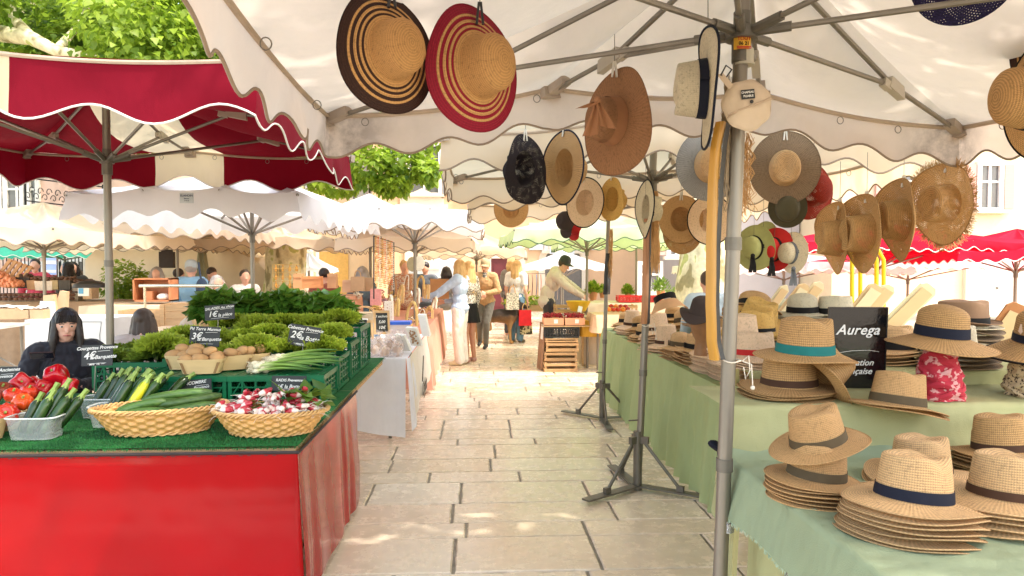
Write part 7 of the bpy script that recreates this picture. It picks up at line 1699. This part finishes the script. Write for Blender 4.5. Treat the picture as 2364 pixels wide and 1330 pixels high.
ol = [(-2.1, .35), (2.0, .35), (2.1, .9), (1.75, 1.15), (1.1, 1.75), (.8, 1.88), (-1.9, 1.9), (-2.1, 1.7)]; b.extr(ol, Matrix.Translation((0, -.85, 0)) @ Matrix.Rotation(PI / 2, 4, 'X'), -1.7); b.build('body', simple('cream_car_paint', (.72, .62, .46), .3, 0, .05, coat=.4), t, smooth=False, world=False)
b = MB(); b.extr([(.35, 1.15), (1.55, 1.15), (1.05, 1.68), (.35, 1.7)], Matrix.Translation((0, -.862, 0)) @ Matrix.Rotation(PI / 2, 4, 'X'), -.004); b.extr([(-.9, 1.15), (.2, 1.15), (.2, 1.7), (-.9, 1.72)], Matrix.Translation((0, -.862, 0)) @ Matrix.Rotation(PI / 2, 4, 'X'), -.004); b.build('window', GLASS, t, smooth=False, world=False)
for x in (-1.3, 1.35): b = MB(); b.tube([(x, -.90, .32), (x, -.70, .32)], .32, 20); wq = b.build('wheel', BLACK, t, world=False); b = MB(); b.tube([(x, -.92, .32), (x, -.89, .32)], .18, 14); b.build('rim', STEEL, wq, world=False)
t = thing('folded_parasol', 'closed olive parasol standing between the blue shirted man and the man in black', 'parasol', (bx(467, 13.5), 13.5, 0)); b = MB(); b.lathe([(.02, 1.0), (.13, 1.05), (.12, 1.4), (.07, 1.8), (.02, 2.05)], 14); b.v = [Vector((p.x * (1 + .2 * math.sin(math.atan2(p.y, p.x) * 6)), p.y * (1 + .2 * math.sin(math.atan2(p.y, p.x) * 6)), p.z)) for p in b.v]; b.build('folded_canopy', simple('olive_canvas', (.30, .30, .19), .85), t, world=False); b = MB(); b.tube([(0, 0, 0), (0, 0, 2.1)], .022, 8); b.build('pole', STEEL, t, world=False)
# ------------------------------------------------------------------ stalls at the left
table('beige clothed counter behind the seated grey jacket, with wooden crates', -5.2, -3.3, 9.6, 10.8, 1.06, BEI, 21, zb=.1); table('bluish white clothed table behind the seated woman', -4.75, -3.95, 7.75, 8.6, 1.02, GRYC, 22, zb=.35, fold=.02)
table('long brown counter of cured sausages at the left', -7.6, -5.35, 11.0, 11.8, 1.05, simple('brown_cloth', (.32, .22, .14), .9), 23, zb=.1)
t = thing('folding_table', 'white folding table with splayed tube legs at the picture edge', 'table', (-4.9, 7.1, 0)); b = MB(); b.box((0, 0, 1.01), (.85, .6, .025)); b.build('tabletop', WHITE_P, t, smooth=False, world=False); b = MB()
for s in (-1, 1): b.tube([(.36, s * .25, 1.0), (.38, s * .25, .02)], .014, 8); b.tube([(-.3, s * .25, .95), (.36, s * .25, .55)], .010, 8)
b.build('leg_frame', STEEL, t, world=False)
t = thing('serving_rail', 'steel tube rail on two legs in front of the terracotta cabinet', 'rail', at(416, 660, 8.6)); b = MB(); a, c = at(322, 660, 8.6), at(520, 660, 8.6); b.tube([a, c], .020, 10); b.tube([a + Vector((.06, 0, 0)), a + Vector((.06, 0, -.9))], .016, 8); b.tube([c - Vector((.06, 0, 0)), c + Vector((-.06, 0, -.9))], .016, 8); b.build('tubes', simple('polished_steel', (.62, .56, .42), .25, .8), t)
TER = simple('terracotta_paint', (.50, .20, .09), .6, 0, .15)
t = thing('cabinet', 'open terracotta coloured cabinet on the beige counter', 'cabinet', at(361, 695, 10.2)); b = MB()
for x in (-.24, .24): b.box((x, 0, .16), (.02, .3, .32))
b.box((0, 0, .31), (.5, .3, .02)); b.box((0, 0, .01), (.5, .3, .02)); b.box((0, .14, .16), (.5, .02, .3)); b.box((-.06, -.05, .08), (.12, .15, .12)); b.build('cabinet_body', TER, t, smooth=False, world=False); b = MB(); b.ball((.12, -.05, .06), (.09, .08, .05), 12, 8); b.build('cloth_bundle', WHITE_P, t, world=False)
for k, (px, py, Y, w, h, l) in enumerate([(336, 752, 9.0, .50, .20, 'wide weathered wooden crate on the counter behind the grey jacket'), (432, 750, 9.0, .52, .26, 'tall pale wooden crate at the inner end of the counter'), (412, 722, 9.3, .30, .12, 'small wooden crate stacked behind the tall one')]):
    t = thing('wooden_crate', l, 'crate', at(px, py, Y), 'plank crates on the beige counter'); b = MB()
    for j in range(3): b.box((0, -.15, h * (j + .5) / 3), (w, .014, h / 3 - .006)); b.box((0, .15, h * (j + .5) / 3), (w, .014, h / 3 - .006))
    for s in (-1, 1): b.box((s * w / 2, 0, h / 2), (.014, .29, h - .01)); b.box((s * (w / 2 - .03), -.164, h / 2), (.05, .012, h))
    b.build('planks', WOODX, t, smooth=False, world=False)
for k, (px, py, Y, w, h, d, l) in enumerate([(63, 734, 8.0, .17, .09, .2, 'open cardboard box with white paper on the bluish table'), (96, 735, 8.0, .15, .10, .2, 'brown cardboard box stacked on the bluish table'), (20, 735, 8.4, .4, .12, .3, 'flat cardboard carton behind the folding table')]):
    t = thing('cardboard_box', l, 'box', at(px, py, Y), 'cardboard boxes behind the seated woman'); b = MB(); b.box((0, 0, h / 2), (w, d, h)); b.build('carton', KRAFT, t, smooth=False, world=False); b = MB(); b.grid(lambda u, v: ((u - .5) * w * .9, (v - .5) * d * .9, h + .02 + .03 * noise.noise(Vector((u * 3, v * 3, k)))), 6, 6); b.build('paper', WHITE_P, t, world=False)
t = thing('wrapped_sacks', 'two cream paper sacks wrapped in clear film above the bluish table', 'sacks', at(126, 735, 8.1)); b = MB(); b.box((-.03, 0, .13), (.15, .10, .26), (0, -.12, 0), top=.7); b.box((.06, .05, .15), (.12, .10, .30), (0, .18, 0), top=.6); b.build('sacks_body', KRAFT, t, smooth=False, world=False); b = MB(); b.box((-.04, -.06, .10), (.17, .03, .18), (0, .05, 0), top=.85); b.build('film', glassy('wrap_film', (.8, .85, .9), .35), t, smooth=False, world=False)
t = thing('white_board', 'white board with a thin black outline drawn on it', 'board', at(218, 800, 7.4)); b = MB(); b.box((0, 0, .14), (.26, .02, .30)); b.build('panel', WHITE_P, t, smooth=False, world=False); b = MB(); b.tube([(-.11, -.013, .25), (.08, -.013, .25), (.06, -.013, .12), (.065, -.013, .0)], .0025, 4); b.build('outline', BLACK, t, world=False)
t = thing('paella_pan', 'upturned black pan standing on the counter by the pole', 'pan', at(208, 664, 10.4)); b = MB(); b.lathe([(.22, 0), (.20, .05), (.13, .09), (.001, .105)], 24); b.build('pan_body', BLACK, t, world=False)
SAU = simple('sausage_skin', (.16, .08, .05), .7, 0, .4, 20, .4, rnd=.4); r = random.Random(5)
for k in range(26):
    px = 6 + (k % 13) * 12.5; py = 690 - (k // 13) * 9; c = at(px, py, 10.9 + .02 * (k // 13)); t = thing('cured_sausage', 'dark cured sausage, ' + (ORDS + ['thirteenth'])[k % 13] + ' from the picture edge in the ' + ['lower', 'upper'][k // 13] + ' row', 'sausage', c, 'cured sausages heaped on the brown counter', (0, 0, R(r.uniform(-20, 20)))); b = MB(); b.capsule((-.03, -.05, 0), .026, (.03, .08, .0), .026, 8); b.build('sausage', SAU, t, world=False)
for k, (px, py, w, h, c) in enumerate([(35, 665, .14, .12, (.45, .35, .22)), (62, 665, .18, .16, (.05, .04, .035)), (82, 668, .12, .14, (.42, .25, .13)), (110, 670, .24, .14, (.70, .60, .50)), (135, 668, .10, .14, (.40, .30, .16)), (158, 668, .16, .14, (.08, .07, .06)), (185, 672, .12, .12, (.3, .25, .2)), (210, 690, .13, .24, (.60, .42, .25)), (176, 700, .16, .16, (.35, .30, .22))]):
    t = thing('goods_basket', ['khaki', 'black', 'tan', 'white lined', 'olive', 'dark grey', 'grey brown', 'tall pale', 'layered'][k] + ' basket of produce on the sausage counter', 'basket', at(px, py, 11.2), 'baskets on the sausage counter'); b = MB(); b.box((0, 0, h / 2), (w, .2, h), top=1.1); b.build('basket_body', simple('basket_' + 'abcdefghi'[k], c, .85, 0, .3, 30, .5), t, smooth=False, world=False)
    b = MB(); r = random.Random(k)
    for q in range(22): b.ball((r.uniform(-w / 2, w / 2), r.uniform(-.09, .09), h + r.uniform(0, .05)), (.03, .022, .02), 6, 5)
    b.build('produce', SAU, t, world=False)
t = thing('blue_poster', 'blue and white poster panel behind the sausage stall', 'poster', at(118, 615, 15)); b = MB(); b.box((0, 0, 0), (.20, .02, .34)); b.build('sheet', simple('poster_blue', (.30, .42, .75), .6, 0, .3, 4), t, smooth=False, world=False); b = MB(); b.box((0, -.013, -.1), (.2, .004, .05)); b.box((0, -.013, .08), (.2, .004, .07)); b.build('bands', WHITE_P, t, smooth=False, world=False)
t = thing('info_card', 'white card with blue picture standing on the sausage counter', 'card', at(193, 672, 10.9)); b = MB(); b.box((0, 0, 0), (.16, .01, .15)); b.build('card', WHITE_P, t, smooth=False, world=False); b = MB(); b.box((-.035, -.007, .0), (.07, .004, .08)); b.build('picture', simple('picture_blue', (.10, .35, .60), .5), t, smooth=False, world=False)
t = thing('shallot_heap', 'sloping heap of orange red shallots at the picture edge', 'shallots', at(22, 660, 11.0)); b = MB(); r = random.Random(3)
for q in range(160): x = r.uniform(-.28, .16); b.ball((x, r.uniform(-.1, .1), max(0, .3 - (x + .28) * .6) * r.random()), (.03, .03, .034), 6, 5)
o = b.build('shallots', simple('shallot_skin', (.62, .24, .12), .5, 0, .4, 12), t, world=False); o['kind'] = 'stuff'
t = thing('slatted_tray', 'tilted slatted tray above the shallots', 'tray', at(35, 625, 11.2), None, (R(-30), R(20), 0)); b = MB()
for q in range(5): b.box((-.16 + q * .08, 0, 0), (.05, .02, .3))
b.box((0, .02, .13), (.4, .02, .03)); b.box((0, .02, -.13), (.4, .02, .03)); b.build('slats', simple('orange_wood', (.60, .32, .15), .7), t, smooth=False, world=False)
t = thing('wine_rack', 'gold wire rack of bottles in front of the thick plane trunk', 'rack', at(662, 668, 10.6)); b = MB()
for i in range(7): b.tube([(-.2, 0, i * .06), (.2, 0, i * .06)], .004, 5)
for i in range(6): b.tube([(-.2 + i * .08, 0, 0), (-.2 + i * .08, 0, .36)], .004, 5)
b.build('wire', simple('gold_wire', (.5, .34, .1), .4, .6), t, world=False)
for i in range(12): b = MB(); b.lathe([(.02, 0), (.022, .05), (.008, .08), (.008, .10)], 8, c=(-.16 + (i % 4) * .1, .02, .02 + (i // 4) * .12)); b.build('bottle', simple('honey_glass', (.45, .22, .03), .2), t, world=False)
for k, (px, py, Y, w, h, c, l) in enumerate([(722, 665, 9.9, .26, .16, (.62, .26, .10), 'orange brown crate on the counter behind the basil'), (768, 665, 10.2, .12, .2, (.60, .34, .18), 'tan wooden chair back beside the orange brown crate'), (690, 668, 10.3, .12, .22, (.55, .30, .14), 'stack of thin brown boxes left of the orange crate'), (805, 675, 10.6, .16, .18, (.65, .42, .26), 'pale wooden box by the thin white pole')]):
    t = thing('wooden_box', l, 'box', at(px, py, Y), None); b = MB(); b.box((0, 0, h / 2), (w, .15, h), top=.97); b.box((0, -.078, h * .8), (w * .9, .01, h * .1)); b.build('box_body', simple('boxwood_' + 'abcd'[k], c, .7, 0, .2, 6), t, smooth=False, world=False)
table('terracotta clothed counter behind the basil bunches', -3.6, -1.75, 9.9, 11.0, 1.16, simple('terracotta_cloth', (.62, .32, .20), .85), 31, zb=.3)
t = thing('speaker_box', 'black box hanging from the parasol frame behind the bush', 'box', at(386, 600, 13.5)); b = MB(); b.box((0, 0, 0), (.26, .1, .30)); b.box((0, 0, .17), (.2, .04, .04)); b.build('box_body', simple('dark_brown_box', (.07, .05, .04), .7), t, smooth=False, world=False)
# ------------------------------------------------------------------ people
def cl(name, c, v=.15): return simple(name, c, .85, 0, v, 6, .5, 25, sheen=.2)
HB = simple('blonde_hair', (.58, .38, .17), .5, 0, .35, 8, .5, 60, st=(6, 6, 1)); HD = simple('dark_hair', (.018, .012, .012), .38, 0, .4, 8, .5, 60, st=(6, 6, 1)); HG = simple('grey_hair', (.35, .32, .30), .6, 0, .3); HBR = simple('brown_hair', (.05, .03, .02), .5, 0, .3)
# seated stallholder
NAV = cl('black_knit', (.012, .012, .020))
sp = dict(pelvis=(0, .0, .46), waist=(0, .0, .62), chest=(0, .02, .80), neck=(0, .0, .97), head=(0, -.03, 1.115), shl=(.195, 0, .915), shr=(-.195, 0, .915), ell=(.29, -.06, .66), elr=(-.30, -.06, .66), wrl=(.10, -.24, .70), wrr=(-.10, -.27, .72),
          hipl=(.09, -.02, .46), hipr=(-.09, -.02, .46), knl=(.13, -.45, .48), knr=(-.13, -.45, .48), anl=(.13, -.42, .08), anr=(-.13, -.42, .08), tol=(.14, -.56, .03), tor=(-.14, -.56, .03), hd=(.08, -1, -.12), wd=1.15)
ws = person('woman with long black fringed hair in a black knit, seated with her phone', (at(150, 612, 5.6).x, 5.6, 0), 28, sp, 1.74, skin=SKIN, topm=NAV, sleeves=2, legm=cl('navy_jeans', (.015, .03, .08)), hair='fringe', hairm=HD, voxel=.0075, loose=1.4, topname='cardigan', shoe=BLACK, gloves=NAV, handd={'l': (-.9, -.25, .1), 'r': (.75, -.4, .15)})
b = MB(); b.tube([(.05 * math.sin(a), .0 - .062 * math.cos(a) - .005, .935 - .028 * math.cos(a)) for a in [PI * 2 * i / 20 for i in range(20)]], .004, 6, closed=True); b.build('necklace', simple('silver', (.6, .55, .5), .25, .8), ws, world=False)
b = MB(); b.ball((0, -.046, .93), (.030, .026, .040), 14, 10, M=Euler((.35, 0, 0)).to_matrix()); b.build('neckline', SKIN, ws, world=False)
t = thing('mobile_phone', 'dark phone held in the seated woman\'s gloved hands', 'phone', at(97, 820, 5.2), None, (R(50), R(0), R(20))); b = MB(); b.box((0, 0, 0), (.145, .009, .07)); b.build('case', simple('phone_case', (.05, .03, .03), .3), t, smooth=False, world=False); b = MB(); b.box((0, -.0055, 0), (.135, .002, .062)); b.build('screen', simple('phone_screen', (.01, .01, .015), .08), t, smooth=False, world=False)
# woman from behind in a grey puffer
sp2 = {**sp, 'head': (0, -.06, 1.10), 'hd': (-.3, -1, -.6)}
PUF = simple('puffer_fabric', (.50, .42, .38), .5, 0, .1)
pw = person('long haired person in a pale grey quilted jacket, seated with their back turned', (at(325, 612, 6.35).x, 6.35, 0), 195, sp2, 1.68, topm=PUF, hair='long', hairm=HBR, voxel=.011, loose=1.8, topname='jacket', legm=NAV, face=False)
b = MB()
for k in range(8): z = .60 + k * .045; w = .19 + .012 * math.sin(k * .8); b.tube([(w * 1.02 * math.cos(a), .02 + .155 * math.sin(a), z) for a in [2 * PI * i / 26 for i in range(26)]], .020, 6, closed=True)
b.build('quilting', PUF, pw, world=False)
def W3(px, Y): return (at(px, 612, Y).x, Y, 0)
person('woman in a pale blue blouse and white wide trousers reaching over the pink table', W3(1062, 11.45), -108, dict(wrl=(.10, -.60, 1.06), ell=(.20, -.32, 1.15), hd=(0, -1, -.28), elr=(-.21, .0, 1.1), wrr=(-.12, -.3, 1.02)), 1.68, topm=cl('pale_blue_blouse', (.42, .54, .74)), sleeves=2, loose=1.8, legm=cl('white_trousers', (.78, .71, .66)), flare=.028, shoe=simple('cream_shoe', (.7, .6, .4), .7), hair='shoulder', hairm=HB, voxel=.012, topname='blouse')
person('long haired blonde woman in a print top and dark skirt behind the blue blouse', W3(1083, 11.7), -125, dict(hd=(-.2, -1, 0)), 1.66, skin=SKIN_S, topm=spots('print_cloth', (.70, .64, .55), (.10, .08, .07), 60, .50), sleeves=2, skirt=(RIBBON_K, .68, .19), hair='long', hairm=HB, voxel=.013, shoe=simple('pink_shoe', (.5, .28, .24), .7), face=False)
cw = person('woman walking in a tan anorak, grey trousers and a beige cap', W3(1121, 13.8), -12, dict(wrl=(.05, -.24, 1.07), wrr=(-.05, -.25, 1.05), ell=(.26, -.04, 1.12), elr=(-.25, -.04, 1.12), knr=(-.10, -.06, .50), anr=(-.14, .14, .13), tor=(-.14, .02, .05), knl=(.04, -.12, .50), anl=(.03, -.12, .08), tol=(.03, -.28, .03), hd=(-.25, -1, -.1)), 1.68, topm=cl('tan_anorak', (.46, .27, .13)), loose=2.2, legm=cl('grey_trousers', (.13, .12, .105)), shoe=BLACK, cap=simple('beige_cap', (.40, .30, .17), .8), hairm=HBR, hair='', voxel=.012, topname='anorak')
b = MB(); b.tube([(.07 * math.cos(a), .01 + .075 * math.sin(a), 1.44 + .012 * math.sin(3 * a)) for a in [2 * PI * i / 18 for i in range(18)]], .026, 8, closed=True); b.ball((0, -.085, 1.39), (.05, .03, .06), 10, 8); b.build('scarf', spots('check_scarf', (.04, .04, .04), (.45, .42, .36), 60, .52), cw, world=False)
person('blonde woman in a white tee and blue jeans carrying bags, her back to the camera', W3(1192, 14.7), 150, dict(hd=(.3, -1, 0)), 1.70, topm=cl('white_tee', (.75, .75, .78)), sleeves=1, legm=cl('blue_jeans', (.13, .24, .36)), flare=.02, shoe=cl('brown_shoe', (.15, .10, .07)), hair='long', hairm=HB, voxel=.013, face=False)
for (px, py, Y, w, h, d, m, l) in [(1212, 752, 14.5, .26, .32, .06, simple('bright_red_bag', (.70, .008, .02), .6), 'bright red shopping bag held by the woman in jeans'), (1214, 772, 14.6, .26, .24, .08, spots('stripe_bag', (.62, .54, .35), (.06, .05, .03), 18, .5), 'black and cream striped bag below the red one'), (1183, 715, 14.4, .26, .34, .08, spots('tote_print', (.68, .60, .48), (.28, .27, .22), 30, .5), 'printed tote bag on the shoulder of the woman in jeans')]:
    carrier(l, at(px, py, Y), w, h, d, m, 8)
person('person in a grey cardigan and pale sun hat behind the woman in jeans', W3(1180, 16.2), 160, {}, 1.74, topm=cl('grey_cardigan', (.20, .19, .20)), legm=cl('dark_trousers', (.05, .05, .06)), cap=simple('pale_hat', (.85, .75, .50), .8), hairm=HB, hair='bob', voxel=.016, face=False)
person('man in a cream hooded top and black cap leaning over the fruit', W3(1268, 12.3), 78, dict(pelvis=(0, .05, .93), waist=(0, .03, 1.06), chest=(0, -.07, 1.27), neck=(0, -.15, 1.42), head=(0, -.24, 1.52), shl=(.18, -.11, 1.36), shr=(-.18, -.11, 1.36), ell=(.2, -.36, 1.18), elr=(-.2, -.34, 1.16), wrl=(.1, -.60, 1.02), wrr=(-.1, -.56, 1.02), hd=(0, -1, -.4)), 1.78, topm=cl('cream_hoodie', (.64, .52, .46)), loose=1.8, legm=cl('black_jeans', (.03, .025, .035)), shoe=BLACK, cap=BLACK, hairm=HBR, hair='', voxel=.012, hood=1, topname='hoodie')
def far(label, px, Y, rz, topm, hair, hairm, h=1.68, pose=None, cap=None, head_py=None, **kw):
    z = 0
    if head_py is not None: z = (1.6 - (head_py - 612) * Y / F) - 1.575 * h / 1.70
    c = W3(px, Y); return person(label, (c[0], c[1], z), rz, pose, h, topm=topm, hair=hair, hairm=hairm, voxel=.018, upper_only=True, cap=cap, face=kw.pop('face', False), **kw)
far('blonde stallholder in a checked pinafore with glasses pushed up, behind the jewellery', 933, 12.8, 20, spots('pinafore', (.6, .5, .42), (.45, .2, .12), 40, .5), 'bun', HB, head_py=618)
far('dark curly haired man in a slate tee looking down behind the jewellery', 982, 13.6, -10, cl('slate_tee', (.09, .11, .14)), '', HD, head_py=620, sleeves=1, pose=dict(hd=(-.1, -1, -.5)))
far('person with dark hair hidden behind the blue blouse', 1030, 14.5, 160, cl('grey_tee', (.25, .24, .24)), 'bob', HD, head_py=630)
far('grey haired woman in a slate top by the thin white pole', 836, 11.6, 170, cl('slate_top', (.10, .15, .18)), 'shoulder', HG, head_py=633)
far('dark haired person bending behind the orange brown crate', 748, 11.3, 180, cl('rust_top', (.35, .10, .06)), '', HD, head_py=637)
bm_ = far('man in a sky blue shirt and banded grey cap, seen from behind', 441, 11.2, 185, cl('sky_blue_shirt', (.28, .52, .78)), '', HG, 1.72, head_py=625, cap=simple('grey_blue_cap', (.42, .50, .55), .8), loose=2.5)
t = thing('backpack', 'dark blue backpack hanging from the sky blue shirt', 'backpack', at(466, 665, 10.9)); b = MB(); b.ball((0, 0, 0), (.09, .07, .15), 12, 10); b.tube([(0, -.02, .1), (-.02, -.04, .3), (-.04, 0, .38)], .015, 6); b.build('pack', cl('blue_pack', (.03, .06, .12)), t, world=False)
far('bearded man in black leaning forward by the van', 487, 12.6, 60, cl('black_shirt', (.02, .02, .025)), '', HBR, head_py=634, pose=dict(hd=(0, -1, -.4)))
far('dark haired man in a white shirt by the labelled parasol pole', 565, 11.5, 30, cl('white_shirt', (.78, .76, .74)), '', HBR, head_py=640)
far('person in a dark top half hidden by the far steel pole', 412, 12.4, 150, cl('dark_top', (.03, .04, .06)), '', HBR, head_py=636)
far('grey haired stallholder behind the terracotta cabinet', 362, 11.6, 10, cl('pale_top', (.6, .5, .45)), 'bob', HG, head_py=634)
far('bearded man in a red and white apron behind the black baskets', 81, 12.8, 20, cl('red_apron', (.55, .06, .10)), '', HD, head_py=614)
far('woman in a black headscarf behind the sausage counter', 156, 12.2, -70, cl('black_coat', (.02, .022, .028)), 'shoulder', HD, head_py=622)
far('dark haired person behind the woman in the headscarf', 168, 12.9, 30, cl('dark_coat', (.05, .045, .04)), 'bob', HD, head_py=621)
far('person in a grey coat with reddish hair near the parasol pole', 178, 13.4, -20, cl('brown_coat', (.16, .10, .07)), 'shoulder', HBR, head_py=636)
far('blonde seated person whose hair shows by the salad sign', 470, 7.2, 185, cl('beige_top', (.5, .4, .3)), 'shoulder', HB, head_py=706)
far('elderly person with pinkish face right of the sky blue shirt', 500, 10.3, 40, cl('cream_top', (.6, .52, .42)), 'bob', HG, head_py=655)
far('person in a light blue shirt beyond the mustard sleeve', 1636, 6.9, 175, cl('light_blue_shirt', (.45, .58, .70)), '', HBR, head_py=655, loose=2)
# dog
DOG = simple('dog_fur', (.20, .10, .045), .9, 0, .6, 5, .6, 80); m, nt, N, L = newmat('shepherd_fur'); tc = N.new('ShaderNodeTexCoord'); sp_ = N.new('ShaderNodeSeparateXYZ'); L.new(tc.outputs['Object'], sp_.inputs[0])
zz = mth(nt, 'ADD', sp_.outputs[2], mth(nt, 'MULTIPLY', ntex(nt, 7), .22)); finish(nt, ramp(nt, zz, [(.30, (.42, .24, .10)), (.58, (.24, .12, .05)), (.70, (.035, .022, .016)), (.95, (.02, .014, .012))]), .85, bump=ntex(nt, 90), bstr=.6, bdist=.01)
t = thing('german_shepherd', 'brown and black German shepherd dog standing between the walkers', 'dog', (at(1150, 612, 14.5).x, 14.5, 0), None, (0, 0, R(12)))
bl = [((-.26, 0, .55), .125, (0, 0, .57), .135), ((0, 0, .57), .14, (.24, 0, .56), .165), ((.24, 0, .50), .13, (.30, 0, .60), .13), ((.30, 0, .62), .11, (.44, -.0, .74), .085), ((.47, 0, .78), (.085, .075, .075)), ((.52, 0, .76), .05, (.62, 0, .73), .032),
      ((.44, .045, .84), .025, (.44, .05, .90), .010), ((.44, -.045, .84), .025, (.44, -.05, .90), .010), ((-.34, 0, .55), .045, (-.46, 0, .36), .050), ((-.46, 0, .36), .05, (-.44, 0, .20), .02)]
for s, dx in ((-1, 0), (1, .07)):
    bl += [((-.27, s * .07, .50), .10, (-.20 - dx, s * .08, .33), .060), ((-.20 - dx, s * .08, .33), .052, (-.36 - dx, s * .08, .19), .030), ((-.36 - dx, s * .08, .19), .026, (-.32 - dx, s * .08, .03), .026), ((-.32 - dx, s * .08, .03), .028, (-.26 - dx, s * .08, .025), .024)]
    bl += [((.24, s * .07, .48), .075, (.22 + dx * .6, s * .075, .30), .042), ((.22 + dx * .6, s * .075, .30), .038, (.24 + dx * .6, s * .075, .05), .026), ((.24 + dx * .6, s * .075, .03), .028, (.29 + dx * .6, s * .075, .025), .024)]
organic('body', bl, .014, m, t, 3)
for s in (-1, 1): b = MB(); b.ball((.53, s * .045, .79), .012, 8, 6); b.build('eye', EYE_D, t, world=False)
b = MB(); b.ball((.65, 0, .74), (.018, .02, .016), 8, 6); b.build('nose', BLACK, t, world=False)
# ------------------------------------------------------------------ light
SUN_EL, SUN_AZ = 60, 118   # azimuth measured clockwise from +Y: behind the camera, to the right
w = bpy.data.worlds.new('World'); sc.world = w; w.use_nodes = True; nt = w.node_tree; nt.nodes.clear()
sky = nt.nodes.new('ShaderNodeTexSky'); sky.sky_type = 'NISHITA'; sky.sun_disc = False; sky.sun_elevation = R(SUN_EL); sky.sun_rotation = R(SUN_AZ); sky.dust_density = 2.0
bg = nt.nodes.new('ShaderNodeBackground'); bg.inputs['Strength'].default_value = .62
tint = nt.nodes.new('ShaderNodeMix'); tint.data_type = 'RGBA'; tint.blend_type = 'MULTIPLY'; tint.inputs[0].default_value = 1; tint.inputs[7].default_value = (1.82, 1.56, 1.26, 1)
out = nt.nodes.new('ShaderNodeOutputWorld'); nt.links.new(sky.outputs[0], tint.inputs[6]); nt.links.new(tint.outputs[2], bg.inputs[0]); nt.links.new(bg.outputs[0], out.inputs[0])
sl = bpy.data.lights.new('sun', 'SUN'); sl.energy = 4.3; sl.angle = R(.5); sl.color = (1, .94, .84); so = bpy.data.objects.new('sun', sl); C.objects.link(so)
dv = Vector((math.sin(R(SUN_AZ)) * math.cos(R(SUN_EL)), math.cos(R(SUN_AZ)) * math.cos(R(SUN_EL)), math.sin(R(SUN_EL))))
so.rotation_euler = dv.to_track_quat('Z', 'Y').to_euler(); so.location = (0, 0, 12)
flush()
# remove hat prototypes (their copies stay)
for o in PROTO_CH: bpy.data.objects.remove(o)
for t_ in HATC.values(): bpy.data.objects.remove(t_)
sc.view_settings.view_transform = 'Standard'; sc.view_settings.look = 'None'; sc.view_settings.exposure = 0
sc.cycles.max_bounces = 7; sc.cycles.diffuse_bounces = 4; sc.cycles.transparent_max_bounces = 10; sc.cycles.caustics_reflective = False; sc.cycles.caustics_refractive = False
sc.cycles.use_denoising = True
